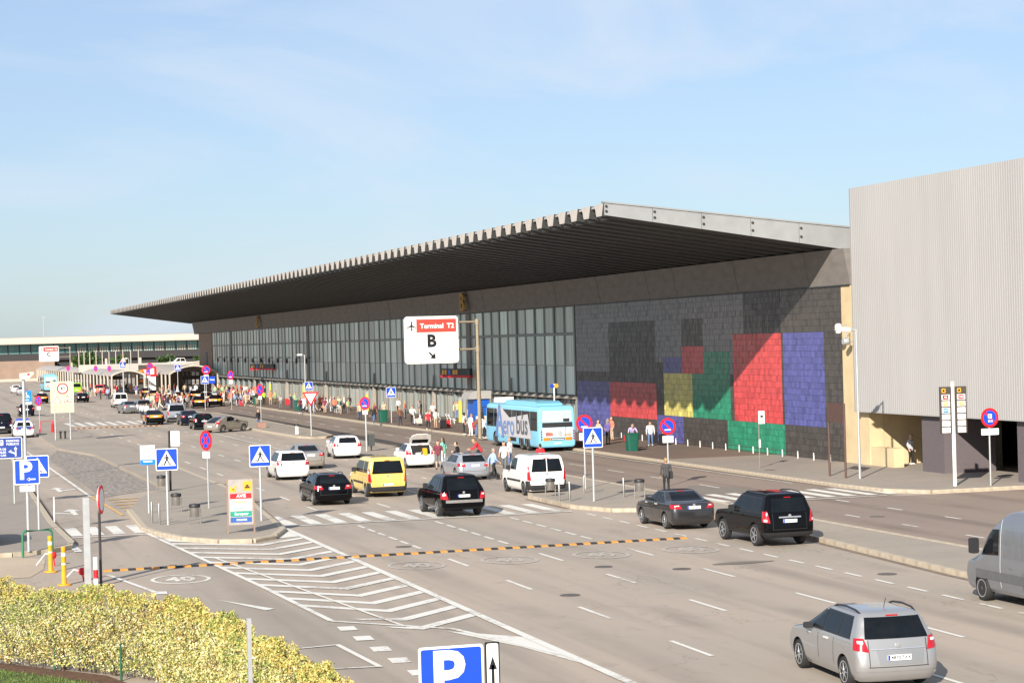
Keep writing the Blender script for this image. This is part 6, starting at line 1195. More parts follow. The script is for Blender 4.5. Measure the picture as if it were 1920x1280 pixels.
SKINS = [M('skin_a', (.56, .33, .23), .6, var=.06), M('skin_b', (.46, .25, .16), .6, var=.06)]; HAIRS = [M('hair_dark', (.02, .014, .01), .6), M('hair_brown', (.07, .035, .018), .6), M('hair_grey', (.25, .22, .20), .6), M('hair_fair', (.30, .19, .08), .6)]; SHOES = [M('shoe_black', (.02, .02, .02), .6), M('shoe_white', (.6, .58, .55), .6), M('shoe_brown', (.12, .06, .03), .6)]
PEOPLE = [
 (34.59, 92.17, 0, 'stand', -10, 'charc', 'black', '', 'person in dark suit with shoulder bag seen from behind near the saloon'),
 (30.24, 118.51, 0, 'stand', 160, 'maroon', 'greyd', 'sh', 'person in cap, maroon shirt and shorts by the open white tailgate'),
 (31.02, 120.3, 0, 'fstand', 30, 'mint', 'pale', 'sl', 'person in mint top and pale jeans beside the open tailgate'),
 (31.11, 117.19, 0, 'bent', 60, 'black', 'black', '', 'person in black jacket looking down behind the silver estate'),
 (32.38, 117.32, 0, 'lean', 80, 'red', 'black', '', 'person in red jacket leaning behind the silver estate'),
 (30.42, 107.38, 0, 'walk', -80, 'sky', 'black', '', 'person in light blue shirt and dark trousers walking right of the silver estate'),
 (31.91, 110.34, 0, 'fwalk', 150, 'white', 'greyd', 's', 'person with white top and rucksack beside the white van'),
 (33.5, 114.61, 0, 'stand', 40, 'white', 'blue', '', 'person in white shirt and jeans carrying a black bag near the bus rear'),
 (34.39, 111.6, 0, 'stand', 0, 'red', 'black', '', 'person hidden behind the white van with only the head showing'),
 (45.32, 133.52, 0.15, 'fstand', 120, 'tan', 'black', 's', 'person in tan top behind the divider zebra sign'),
 (46.49, 135.03, 0.15, 'fstand', -60, 'purple', 'black', 's', 'person in purple top by the tiled wall'),
 (48.41, 139.66, 0.15, 'stand', 100, 'coral', 'tan', 's', 'person in coral top and beige trousers by the tiled wall'),
 (45.76, 128.03, 0.15, 'lean', 170, 'lilac', 'greyd', 's', 'person in lilac top leaning over the green bin'),
 (48.06, 130.84, 0.15, 'stand', 160, 'white', 'blue', '', 'person in white shirt and blue jeans before the tiled wall'),
 (49.42, 132.13, 0.15, 'sit', -60, 'black', 'black', 's', 'person in black sitting on the pavement against luggage'),
 (52.45, 102.06, 0.15, 'stand', -150, 'whiteblue', 'black', 's', 'person in white top standing under the ribbed building'),
 (42.36, 195.98, 0.15, 'stand', 150, 'tan', 'navy', '', 'person in tan top left of the green bin on the terminal pavement'),
 (40.82, 183.25, 0.15, 'fwalk', -40, 'black', 'blue', '', 'person in black top and jeans beside the green bin'),
 (49.38, 209.62, 0.15, 'stand', 20, 'white', 'black', '', 'person in white at the entrance behind the zebra post'),
 (42.24, 178.62, 0.15, 'bent', 20, 'brown', 'navy', '', 'person with pale blue bag and dark jeans crossing the pavement'),
 (44.2, 182.29, 0.15, 'push', 180, 'white', 'black', '', 'person in white shirt pushing a luggage trolley'),
 (47.86, 194.31, 0.15, 'stand', 60, 'grey', 'tan', 's', 'person in grey top behind the luggage trolley'),
 (42.04, 167.84, 0.15, 'walk', 170, 'red', 'black', '', 'person in red and black walking near the kerb'),
 (43.33, 170.35, 0.15, 'stand', 30, 'white', 'tan', 'sh', 'person in white top with backpack beside a dark suitcase'),
 (50.67, 190.73, 0.15, 'stand', 130, 'tan', 'blue', 's', 'person in beige top by the bicycle racks'),
 (42.37, 157.67, 0.15, 'stand', -100, 'white', 'black', 's', 'person in white shirt waiting left of the bus'),
 (41.82, 153.75, 0.15, 'bent', -70, 'white', 'white', '', 'person all in white boarding the bus'),
 (42.18, 153.36, 0.15, 'lean', -80, 'brown', 'blue', '', 'person in brown shirt and jeans boarding the bus'),
 (41.97, 150.35, 0.15, 'stand', -90, 'white', 'black', '', 'person in white beside the front door of the bus'),
 (45.6, 225.82, 0.15, 'stand', 80, 'sky', 'blue', '', 'person in blue shirt in the group left of the grey doors'),
 (44.11, 216.77, 0.15, 'stand', 10, 'coral', 'navy', '', 'person in coral shirt and jeans standing with back turned'),
 (46.67, 226.65, 0.15, 'bent', 120, 'green', 'blue', '', 'person in pale green top among the dark jackets'),
 (47.47, 227.89, 0.15, 'stand', 60, 'black', 'greyd', '', 'person in black jacket beside the yellow pillar'),
 (47.94, 227.22, 0.15, 'stand', -40, 'black', 'black', '', 'person in black coat at the end of the waiting group'),
 (44.59, 224.94, 0.15, 'sit', 150, 'coral', 'black', '', 'person in coral top sitting by the pavement bench'),
 (44.98, 229.05, 0.15, 'fstand', 170, 'coral', 'black', 'l', 'person with long hair and coral top near the bench'),
 (44.59, 232.01, 0.15, 'bent', 80, 'white', 'black', '', 'person in white shirt and black trousers near the zebra post'),
 (41.51, 222.46, 0.15, 'stand', 30, 'maroon', 'navy', 's', 'person in maroon top behind the give way triangle'),
 (42.85, 227.36, 0.15, 'stand', 150, 'white', 'grey', '', 'person in white just right of the give way triangle'),
 (42.4, 223.45, 0.15, 'sit', 100, 'grey', 'black', '', 'person in grey sitting on a bench near the zebra post'),
 (44.33, 262.37, 0.15, 'stand', 20, 'lime', 'black', '', 'person in lime vest right of the round sign'),
 (44.98, 261.36, 0.15, 'fstand', 160, 'coral', 'skin', 'sh', 'person in coral top and shorts between two lime vests'),
 (45.94, 262.93, 0.15, 'bent', 80, 'lime', 'lime', '', 'person in lime top and trousers bending by the yellow pillar'),
 (49.47, 291.75, 0.15, 'stand', 100, 'black', 'black', '', 'person in dark clothes behind the lime vest'),
 (31.68, 191.04, 0.0, 'fstand', -150, 'black', 'blue', 'l', 'person with long hair standing by the concrete block'),
 (25.38, 230.21, 0, 'stand', 10, 'white', 'navy', '', 'person in white shirt and navy trousers left of the pair at the taxi'),
 (25.44, 226.11, 0, 'fstand', 170, 'white', 'purple', '', 'person in white shirt and purple trousers beside the taxi'),
 (40.73, 274.63, 0.004, 'stand', 60, 'red', 'black', '', 'person in red beside the nearest taxi'),
 (40.25, 269.13, 0.004, 'bent', 100, 'white', 'tan', '', 'person in white bending beside the taxi and luggage'),
 (40.5, 265.3, 0.15, 'walk', -60, 'coral', 'grey', 's', 'person in coral walking between taxi and crowd'),
 (40.67, 262.02, 0.15, 'bent', -100, 'black', 'white', '', 'person in black and white bending over a red suitcase'),
 (33.66, 387.46, 0, 'stand', 40, 'red', 'white', '', 'person in red by the dark red off-roader'),
 (30.27, 341.89, 0, 'stand', 100, 'white', 'tan', '', 'person in white at the open boot'),
 (27.11, 317.91, 0, 'bent', 60, 'mint', 'greyd', '', 'person in mint top beside the black estate'),
 (26.07, 319.63, 0, 'stand', 150, 'coral', 'black', '', 'person in coral top at the left of the black estate'),
 (34.42, 348.47, 0, 'stand', 60, 'red', 'black', '', 'person in red at the mouth of the walkway'),
 (38.1, 361.84, 0, 'stand', 120, 'coral', 'tan', '', 'person in coral under the walkway arch'),
 (38.44, 372.13, 0, 'stand', 20, 'black', 'black', '', 'person in black under the walkway arch'),
 (44.94, 330.1, 0.15, 'stand', 160, 'white', 'black', '', 'person in white by the far brown pillar'),
 (42.58, 283.19, 0.15, 'walk', 260, 'purple', 'black', 's', 'person in purple top and black trousers in the dense terminal crowd'),
 (42.83, 283.83, 0.15, 'bent', 48, 'white', 'greyd', 'l', 'person in white top and dark grey trousers in the dense terminal crowd'),
 (44.59, 294.05, 0.15, 'fwalk', 21, 'purple', 'tan', 'l', 'person in purple top and beige trousers in the dense terminal crowd'),
 (42.51, 278.5, 0.15, 'bent', 319, 'grey', 'tan', '', 'person in grey top and beige trousers in the dense terminal crowd'),
 (44.93, 293.1, 0.15, 'bent', 307, 'red', 'navy', '', 'person in red top and navy trousers in the dense terminal crowd'),
 (43.94, 285.55, 0.15, 'bent', 265, 'grey', 'white', 's', 'person in grey top and white trousers in the dense terminal crowd'),
 (43.34, 280.56, 0.15, 'walk', 335, 'white', 'blue', 's', 'person in white top and blue trousers in the dense terminal crowd'),
 (43.2, 278.72, 0.15, 'fwalk', 130, 'brown', 'blue', 's', 'person in brown top and blue trousers in the dense terminal crowd'),
 (43.48, 278.96, 0.15, 'stand', 55, 'red', 'blue', 'l', 'person in red top and blue trousers in the dense terminal crowd'),
 (44.38, 284.1, 0.15, 'fwalk', 0, 'maroon', 'blue', 's', 'person in maroon top and blue trousers in the dense terminal crowd'),
 (42.1, 268.37, 0.15, 'fwalk', 203, 'coral', 'black', 'l', 'person in coral top and black trousers in the dense terminal crowd'),
 (43.21, 274.35, 0.15, 'stand', 159, 'black', 'black', 's', 'person in black top and black trousers in the dense terminal crowd'),
 (44.11, 278.95, 0.15, 'bent', 51, 'maroon', 'navy', '', 'person in maroon top and navy trousers in the dense terminal crowd'),
 (42.75, 269.24, 0.15, 'stand', 96, 'white', 'tan', 'l', 'person in white top and beige trousers in the dense terminal crowd'),
 (42.19, 264.2, 0.15, 'walk', 329, 'purple', 'navy', 'l', 'person in purple top and navy trousers in the dense terminal crowd'),
 (44.35, 276.85, 0.15, 'stand', 155, 'black', 'white', '', 'person in black top and white trousers in the dense terminal crowd'),
 (44.51, 276.59, 0.15, 'fwalk', 295, 'brown', 'greyd', '', 'person in brown top and dark grey trousers in the dense terminal crowd'),
 (45.56, 282.12, 0.15, 'stand', 168, 'red', 'white', 's', 'person in red top and white trousers in the dense terminal crowd'),
 (45.98, 283.2, 0.15, 'stand', 307, 'white', 'navy', 's', 'person in white top and navy trousers in the dense terminal crowd'),
 (44.53, 273.2, 0.15, 'stand', 69, 'grey', 'black', 'l', 'person in grey top and black trousers in the dense terminal crowd'),
 (45.79, 279.98, 0.15, 'stand', 127, 'white', 'white', 's', 'person in white top and white trousers in the dense terminal crowd'),
 (44.03, 268.16, 0.15, 'fwalk', 198, 'sky', 'navy', 'l', 'person in light blue top and navy trousers in the dense terminal crowd'),
 (44.9, 271.94, 0.15, 'fstand', 122, 'red', 'greyd', 'l', 'person in red top and dark grey trousers in the dense terminal crowd'),
 (43.46, 262.52, 0.15, 'bent', 35, 'black', 'greyd', 's', 'person in black top and dark grey trousers in the dense terminal crowd'),
 (47.05, 326.12, 0.15, 'stand', 37, 'brown', 'greyd', 's', 'person in brown top and dark grey trousers at the back of the terminal crowd'),
 (45.55, 313.5, 0.15, 'stand', 137, 'green', 'blue', 'l', 'person in green top and blue trousers at the back of the terminal crowd'),
 (49.98, 340.84, 0.15, 'fstand', 271, 'white', 'black', 's', 'person in white top and black trousers at the back of the terminal crowd'),
 (49.65, 336.83, 0.15, 'fwalk', 353, 'coral', 'black', 's', 'person in coral top and black trousers at the back of the terminal crowd'),
 (46.03, 309.21, 0.15, 'stand', 10, 'green', 'black', '', 'person in green top and black trousers at the back of the terminal crowd'),
 (47.08, 314.2, 0.15, 'stand', 38, 'navy', 'navy', 'l', 'person in navy top and navy trousers at the back of the terminal crowd'),
 (47.2, 312.66, 0.15, 'fwalk', 66, 'green', 'tan', 's', 'person in green top and beige trousers at the back of the terminal crowd'),
 (47.59, 313.28, 0.15, 'walk', 15, 'maroon', 'white', 'l', 'person in maroon top and white trousers at the back of the terminal crowd'),
 (48.05, 313.74, 0.15, 'stand', 6, 'tan', 'black', '', 'person in beige top and black trousers at the back of the terminal crowd'),
 (48.06, 312.41, 0.15, 'fwalk', 169, 'black', 'black', 'l', 'person in black top and black trousers at the back of the terminal crowd'),
 (48.08, 308.91, 0.15, 'stand', 42, 'coral', 'white', '', 'person in coral top and white trousers at the back of the terminal crowd'),
 (51.15, 327.42, 0.15, 'fwalk', 57, 'red', 'navy', 'l', 'person in red top and navy trousers at the back of the terminal crowd'),
 (48.51, 307.69, 0.15, 'fstand', 73, 'red', 'black', 's', 'person in red top and black trousers at the back of the terminal crowd'),
 (48.2, 304.05, 0.15, 'walk', 255, 'navy', 'tan', 's', 'person in navy top and beige trousers at the back of the terminal crowd'),
 (48.73, 305.61, 0.15, 'walk', 102, 'white', 'tan', 's', 'person in white top and beige trousers at the back of the terminal crowd'),
 (49.26, 306.76, 0.15, 'walk', 179, 'white', 'navy', '', 'person in white top and navy trousers at the back of the terminal crowd'),
 (47.79, 295.09, 0.15, 'bent', 57, 'black', 'white', 'l', 'person in black top and white trousers at the back of the terminal crowd'),
 (47.99, 294.74, 0.15, 'walk', 320, 'brown', 'black', 'l', 'person in brown top and black trousers at the back of the terminal crowd'),
 (49.15, 299.48, 0.15, 'fwalk', 143, 'red', 'tan', 's', 'person in red top and beige trousers at the back of the terminal crowd'),
 (48.86, 296.37, 0.15, 'stand', 136, 'coral', 'navy', 's', 'person in coral top and navy trousers at the back of the terminal crowd'),
 (28.91, 259.94, 0, 'walk', 55, 'white', 'blue', 's', 'person in white top and blue trousers between the taxis and the queue'),
 (29.59, 262.45, 0, 'walk', 131, 'white', 'white', 's', 'person in white top and white trousers between the taxis and the queue'),
 (29.73, 261.17, 0, 'stand', 91, 'sky', 'tan', 's', 'person in light blue top and beige trousers between the taxis and the queue'),
 (31.0, 270.2, 0, 'stand', 314, 'green', 'greyd', 's', 'person in green top and dark grey trousers between the taxis and the queue'),
 (30.29, 260.64, 0, 'walk', 66, 'tan', 'tan', 'l', 'person in beige top and beige trousers between the taxis and the queue'),
 (31.1, 264.38, 0, 'stand', 291, 'red', 'black', 's', 'person in red top and black trousers between the taxis and the queue'),
 (31.43, 264.17, 0, 'fwalk', 63, 'green', 'white', 's', 'person in green top and white trousers between the taxis and the queue'),
 (32.42, 269.83, 0, 'stand', 164, 'maroon', 'black', 's', 'person in maroon top and black trousers between the taxis and the queue'),
 (31.78, 260.1, 0, 'stand', 19, 'navy', 'greyd', 'l', 'person in navy top and dark grey trousers between the taxis and the queue'),
 (33.15, 269.62, 0, 'stand', 111, 'black', 'black', '', 'person in black top and black trousers between the taxis and the queue'),
 (34.7, 278.81, 0, 'fwalk', 71, 'sky', 'black', 'l', 'person in light blue top and black trousers between the taxis and the queue'),
 (33.6, 267.78, 0, 'fwalk', 225, 'brown', 'tan', 'l', 'person in brown top and beige trousers between the taxis and the queue'),
 (33.65, 264.29, 0, 'walk', 269, 'purple', 'navy', 's', 'person in purple top and navy trousers between the taxis and the queue'),
 (34.47, 267.35, 0, 'stand', 286, 'white', 'greyd', 's', 'person in white top and dark grey trousers between the taxis and the queue'),
 (35.24, 271.52, 0, 'stand', 106, 'brown', 'white', 's', 'person in brown top and white trousers between the taxis and the queue'),
 (34.13, 259.14, 0, 'bent', 210, 'grey', 'black', '', 'person in grey top and black trousers between the taxis and the queue'),
 (43.17, 200.47, 0.15, 'stand', 264, 'red', 'greyd', 'l', 'person in red top and dark grey trousers near the entrance doors'),
 (42.97, 192.31, 0.15, 'stand', 353, 'maroon', 'black', 's', 'person in maroon top and black trousers near the entrance doors'),
 (44.68, 195.69, 0.15, 'walk', 137, 'tan', 'white', 's', 'person in beige top and white trousers near the entrance doors'),
 (46.92, 196.41, 0.15, 'fstand', 55, 'coral', 'greyd', 's', 'person in coral top and dark grey trousers near the entrance doors'),
 (47.92, 194.41, 0.15, 'fwalk', 11, 'black', 'navy', '', 'person in black top and navy trousers near the entrance doors'),
 (47.92, 189.37, 0.15, 'fstand', 181, 'white', 'black', 's', 'person in white top and black trousers near the entrance doors'),
 (49.22, 186.56, 0.15, 'stand', 261, 'green', 'greyd', 's', 'person in green top and dark grey trousers near the entrance doors'),
 (48.26, 177.12, 0.15, 'walk', 324, 'tan', 'blue', 'l', 'person in beige top and blue trousers near the entrance doors'),
 (49.21, 174.94, 0.15, 'fwalk', 273, 'sky', 'navy', 's', 'person in light blue top and navy trousers near the entrance doors'),
 (42.12, 237.77, 0.15, 'bent', 119, 'grey', 'greyd', 's', 'person in grey top and dark grey trousers along the middle of the terminal pavement'),
 (44.37, 243.23, 0.15, 'bent', 99, 'navy', 'navy', '', 'person in navy top and navy trousers along the middle of the terminal pavement'),
 (44.79, 243.41, 0.15, 'fstand', 198, 'green', 'blue', '', 'person in green top and blue trousers along the middle of the terminal pavement'),
 (42.92, 227.04, 0.15, 'fwalk', 64, 'sky', 'white', 's', 'person in light blue top and white trousers along the middle of the terminal pavement'),
 (44.05, 228.24, 0.15, 'bent', 291, 'red', 'blue', 's', 'person in red top and blue trousers along the middle of the terminal pavement'),
 (43.64, 219.56, 0.15, 'stand', 324, 'maroon', 'tan', 's', 'person in maroon top and beige trousers along the middle of the terminal pavement'),
 (44.78, 222.18, 0.15, 'stand', 246, 'white', 'white', '', 'person in white top and white trousers along the middle of the terminal pavement'),
 (44.72, 219.16, 0.15, 'bent', 97, 'grey', 'black', 's', 'person in grey top and black trousers along the middle of the terminal pavement'),
 (46.98, 225.28, 0.15, 'fwalk', 48, 'white', 'black', '', 'person in white top and black trousers along the middle of the terminal pavement'),
 (35.32, 361.37, 0, 'stand', 167, 'maroon', 'white', 'l', 'person in maroon top and white trousers in the mouth of the vaulted walkway'),
 (36.73, 366.65, 0, 'stand', 191, 'tan', 'navy', '', 'person in beige top and navy trousers in the mouth of the vaulted walkway'),
 (39.45, 385.32, 0, 'walk', 232, 'white', 'navy', 's', 'person in white top and navy trousers in the mouth of the vaulted walkway'),
 (38.5, 368.66, 0, 'bent', 48, 'white', 'greyd', '', 'person in white top and dark grey trousers in the mouth of the vaulted walkway'),
 (40.31, 381.15, 0, 'fwalk', 207, 'brown', 'tan', 's', 'person in brown top and beige trousers in the mouth of the vaulted walkway'),
 (37.15, 344.38, 0, 'fstand', 143, 'purple', 'white', '', 'person in purple top and white trousers in the mouth of the vaulted walkway'),
 (40.66, 336.94, 0, 'bent', 168, 'brown', 'black', 's', 'person in brown top and black trousers inside the arched shelter'),
 (41.44, 335.98, 0, 'fwalk', 94, 'tan', 'navy', '', 'person in beige top and navy trousers inside the arched shelter'),
 (44.3, 351.42, 0, 'fstand', 327, 'maroon', 'blue', '', 'person in maroon top and blue trousers inside the arched shelter'),
 (41.79, 327.96, 0, 'fstand', 110, 'white', 'black', 'l', 'person in white top and black trousers inside the arched shelter'),
 (44.51, 340.35, 0, 'walk', 328, 'tan', 'greyd', 's', 'person in beige top and dark grey trousers inside the arched shelter'),
 (44.23, 330.82, 0, 'stand', 315, 'grey', 'blue', '', 'person in grey top and blue trousers inside the arched shelter'),
 (41.8, 278.98, 0.15, 'stand', 100, 'tan', 'greyd', 'l', 'person in beige top and dark grey trousers at the front of the terminal crowd'),
 (41.83, 278.25, 0.15, 'stand', 276, 'black', 'black', 'l', 'person in black top and black trousers at the front of the terminal crowd'),
 (41.03, 269.13, 0.15, 'walk', 330, 'maroon', 'tan', '', 'person in maroon top and beige trousers at the front of the terminal crowd'),
 (40.81, 266.35, 0.15, 'bent', 197, 'red', 'black', 'l', 'person in red top and black trousers at the front of the terminal crowd'),
 (40.41, 260.95, 0.15, 'stand', 29, 'sky', 'greyd', 'l', 'person in light blue top and dark grey trousers at the front of the terminal crowd'),
 (42.08, 269.67, 0.15, 'stand', 159, 'sky', 'black', 's', 'person in light blue top and black trousers at the front of the terminal crowd'),
 (41.94, 267.37, 0.15, 'fstand', 339, 'black', 'greyd', 's', 'person in black top and dark grey trousers at the front of the terminal crowd'),
 (41.06, 260.55, 0.15, 'fwalk', 80, 'grey', 'blue', 'l', 'person in grey top and blue trousers at the front of the terminal crowd'),
 (42.67, 267.47, 0.15, 'walk', 25, 'navy', 'tan', 's', 'person in navy top and beige trousers at the front of the terminal crowd'),
 (40.94, 255.79, 0.15, 'walk', 128, 'tan', 'tan', 's', 'person in beige top and beige trousers at the front of the terminal crowd'),
 (43.95, 272.49, 0.15, 'walk', 73, 'purple', 'tan', 's', 'person in purple top and beige trousers at the front of the terminal crowd'),
 (44.16, 270.85, 0.15, 'walk', 60, 'grey', 'black', 's', 'person in grey top and black trousers at the front of the terminal crowd'),
 (43.44, 264.08, 0.15, 'fstand', 226, 'white', 'blue', 's', 'person in white top and blue trousers at the front of the terminal crowd'),
 (43.22, 261.08, 0.15, 'stand', 349, 'black', 'tan', 'l', 'person in black top and beige trousers at the front of the terminal crowd'),
 (30.35, 276.19, 0, 'fstand', 65, 'brown', 'navy', 's', 'person in brown top and navy trousers crowding behind the queue of cars'),
 (31.45, 281.29, 0, 'stand', 319, 'black', 'white', 's', 'person in black top and white trousers crowding behind the queue of cars'),
 (31.5, 278.1, 0, 'fwalk', 302, 'green', 'greyd', 's', 'person in green top and dark grey trousers crowding behind the queue of cars'),
 (31.64, 273.95, 0, 'stand', 334, 'white', 'navy', 's', 'person in white top and navy trousers crowding behind the queue of cars'),
 (34.16, 290.45, 0, 'fstand', 132, 'red', 'blue', 'l', 'person in red top and blue trousers crowding behind the queue of cars'),
 (34.33, 290.52, 0, 'fstand', 37, 'white', 'greyd', '', 'person in white top and dark grey trousers crowding behind the queue of cars'),
 (34.69, 286.26, 0, 'fstand', 247, 'white', 'tan', 'l', 'person in white top and beige trousers crowding behind the queue of cars'),
 (34.38, 281.52, 0, 'bent', 38, 'coral', 'tan', '', 'person in coral top and beige trousers crowding behind the queue of cars'),
 (33.41, 269.52, 0, 'bent', 227, 'brown', 'white', 'l', 'person in brown top and white trousers crowding behind the queue of cars'),
 (35.17, 278.71, 0, 'bent', 334, 'white', 'black', 's', 'person in white top and black trousers crowding behind the queue of cars'),
 (34.35, 269.88, 0, 'fstand', 297, 'tan', 'tan', '', 'person in beige top and beige trousers crowding behind the queue of cars'),
 (36.09, 279.18, 0, 'walk', 288, 'sky', 'blue', 'l', 'person in light blue top and blue trousers crowding behind the queue of cars'),
 (28.24, 340.09, 0, 'stand', 38, 'brown', 'white', 's', 'person in brown top and white trousers by the far parked cars'),
 (27.99, 332.67, 0, 'fstand', 253, 'maroon', 'tan', 's', 'person in maroon top and beige trousers by the far parked cars'),
 (30.26, 349.84, 0, 'fwalk', 167, 'navy', 'tan', 's', 'person in navy top and beige trousers by the far parked cars'),
 (30.67, 341.63, 0, 'stand', 351, 'coral', 'greyd', 's', 'person in coral top and dark grey trousers by the far parked cars'),
 (29.6, 324.88, 0, 'fstand', 113, 'black', 'black', 'l', 'person in black top and black trousers by the far parked cars'),
 (30.68, 325.51, 0, 'stand', 185, 'sky', 'navy', 's', 'person in light blue top and navy trousers by the far parked cars'),
 (31.01, 327.04, 0, 'bent', 288, 'grey', 'black', 's', 'person in grey top and black trousers by the far parked cars'),
 (43.35, 230.65, 0.15, 'stand', 90, 'brown', 'greyd', 's', 'person in brown top and dark grey trousers in the waiting groups near the kerb'),
 (43.75, 231.03, 0.15, 'stand', 113, 'brown', 'black', '', 'person in brown top and black trousers in the waiting groups near the kerb'),
 (43.85, 226.2, 0.15, 'walk', 32, 'red', 'tan', 's', 'person in red top and beige trousers in the waiting groups near the kerb'),
 (45.79, 231.5, 0.15, 'fwalk', 53, 'maroon', 'black', 's', 'person in maroon top and black trousers in the waiting groups near the kerb'),
 (44.13, 221.52, 0.15, 'fwalk', 332, 'white', 'blue', 'l', 'person in white top and blue trousers in the waiting groups near the kerb'),
 (45.82, 225.74, 0.15, 'fstand', 235, 'purple', 'greyd', 'l', 'person in purple top and dark grey trousers in the waiting groups near the kerb'),
 (44.28, 214.43, 0.15, 'bent', 252, 'navy', 'tan', 'l', 'person in navy top and beige trousers in the waiting groups near the kerb'),
 (44.89, 213.4, 0.15, 'stand', 210, 'green', 'greyd', 's', 'person in green top and dark grey trousers in the waiting groups near the kerb'),
]
prng = random.Random(21)
for (x, y, z, pose, hd, tp_, bt, fl, lab) in PEOPLE:
    if 'l' in fl and not pose.startswith('f') and pose in ('stand', 'walk'): pose = 'f' + pose
    if pose not in BODY: BODY[pose] = body_mesh(pose)
    zz = z
    if 31.4 < x < 34 and 84 < y < 122: zz = .15
    o = put('person', BODY[pose], None, (x, y, zz + .004), R(hd)); o.scale = (prng.uniform(.95, 1.05),)*2 + (prng.uniform(.94, 1.04),)
    tag(o, lab, 'person', 'people around the terminal'); sk, ha = prng.choice(SKINS), prng.choice(HAIRS)
    for i, m in enumerate((sk, ha, cloth(tp_), cloth(bt), prng.choice(SHOES), sk if 's' in fl else cloth(tp_), sk if 'h' in fl else cloth(bt))):
        o.material_slots[i].link = 'OBJECT'; o.material_slots[i].material = m
# luggage
def suitcase(label, x, y, col, z=.15, rz=0, s=1.0):
    t = thing('suitcase', label, 'suitcase', (x, y, z), rz, 'luggage on the pavement'); m = MB(); m.prism(rrect(-.23*s, .23*s, .05, .68*s, .06), -.13*s, .13*s, 'y'); m.obj('shell', M('case_' + col, CL[col], .5), t); m = MB(); m.tube([(-.1, .1, .66*s), (-.1, .1, .95*s), (.1, .1, .95*s), (.1, .1, .66*s)], .012, 5); m.obj('handle', DARKST, t)
    for sx in (-.17, .17): m = MB(); m.lathe([(.045, -.02), (.045, .02)], 8, 'x', (sx, .08, .045)); m.obj('caster', PLAST, t)
suitcase('black suitcase beside the person with the backpack', 43.9, 170.0, 'black', s=1.1); suitcase('red suitcase behind the black one', 44.5, 170.9, 'red', s=1.0); suitcase('red bag by the person in coral at the tiled wall', 48.6, 137.2, 'red', s=.75); suitcase('dark suitcase against the tiled wall by the sitting person', 49.0, 131.0, 'black', s=1.1); suitcase('second dark suitcase behind the person in white shirt', 49.4, 133.9, 'black', s=1.15)
suitcase('red suitcase dragged in front of the taxi crowd', 41.6, 264.2, 'red', .004, 0, 1.1); suitcase('red suitcase in the terminal crowd', 46.0, 255, 'red', s=1.2); suitcase('red case left of the bus queue', 45.6, 166.5, 'red', s=1.0)
m = MB(); rbox(m, (0, 0, .0), (.14, .26, .36), .05); bg_ = m.obj('shoulder_bag', M('bag_black', (.015, .015, .017), .7), None, (34.82, 92.12, .92), R(-10)); tag(bg_, 'dark shoulder bag on the back of the person in the suit', 'bag')
m = MB(); rbox(m, (0, 0, .0), (.34, .22, .5), .1); bg_ = m.obj('rucksack', M('bag_black', (.015, .015, .017), .7), None, (32.25, 111.75, 1.30), R(-30)); tag(bg_, 'dark rucksack carried beside the white van', 'bag')
def trolley(label, x, y, rz):
    t = thing('luggage_trolley', label, 'trolley', (x, y, .15), rz); m = MB(); m.tube([(-.28, .0, 1.0), (-.28, .15, .2), (-.28, .95, .16)], .02, 6); m.tube([(.28, .0, 1.0), (.28, .15, .2), (.28, .95, .16)], .02, 6); m.tube([(-.28, 0, 1.0), (.28, 0, 1.0)], .022, 6); m.obj('frame', INOX, t)
    m = MB(); m.b2(-.26, .26, .15, .95, .18, .22); m.obj('platform', STEEL, t)
    for p in ((-.25, .2), (.25, .2), (0, .9)): m = MB(); m.lathe([(.07, -.025), (.07, .025)], 10, 'x', (p[0], p[1], .07)); m.obj('wheel', PLAST, t)
    m = MB(); m.prism(rrect(-.25, .25, .23, .62, .05), .25, .85, 'y'); m.obj('bags', M('trolley_bag', (.55, .50, .42), .7), t)
trolley('luggage trolley with pale bags pushed along the terminal pavement', 43.85, 179.1, R(180))
# rows of chairs and railings near the doors
CHR = MB(); CHR.tube([(-.2, 0, 0), (-.2, .02, .45), (-.2, .22, .85)], .018, 5); CHR.tube([(.2, 0, 0), (.2, .02, .45), (.2, .22, .85)], .018, 5); CHR.tube([(-.2, -.35, 0), (-.2, -.35, .45), (.2, -.35, .45), (.2, -.35, 0)], .018, 5); CHRM = CHR.mesh('frame', WHITE); m = MB(); m.b2(-.22, .22, -.38, .04, .44, .47); m.b2(-.2, .2, .12, .15, .6, .85); CHS = m.mesh('seat', M('chair_white', (.6, .6, .58), .5))
for i, (x, y) in enumerate(((46.8, 183.5), (47.4, 181.6), (47.0, 179.4), (47.9, 177.6), (46.6, 186), (45.4, 222), (45.6, 224.5), (45.0, 219))): t = thing('pavement_chair', 'white metal chair, %s of the row by the %s' % (('first', 'second', 'third', 'fourth', 'fifth', 'first', 'second', 'third')[i], 'entrance' if i < 5 else 'waiting bench'), 'chair', (x, y, .15), R(40*i), 'white pavement chairs'); put('frame', CHRM, t); put('seat', CHS, t)
t = thing('queue_rail', 'grey tubular queue rail left of the bus door', 'rail', (44.0, 156.5, .15)); m = MB()
for k in range(3): m = MB(); m.tube([(0, k*1.6, 0), (0, k*1.6, 1.05)], .03, 6); m.obj('upright', INOX, t)
m = MB(); m.tube([(0, 0, 1.05), (0, 3.2, 1.05)], .025, 6); m.obj('bar', INOX, t)
# pavement edge posts near the give way island
for i, (x, y) in enumerate(((42.9, 229.5), (42.9, 224), (42.8, 221.5))): t = thing('pavement_post', ('first', 'second', 'third')[i] + ' slim grey post along the far kerb counted from the far end', 'post', (x, y, .15), 0, 'slim posts along the kerb'); m = MB(); m.tube([(0, 0, 0), (0, 0, 1.6)], .05, 6); m.obj('shaft', STEEL, t)

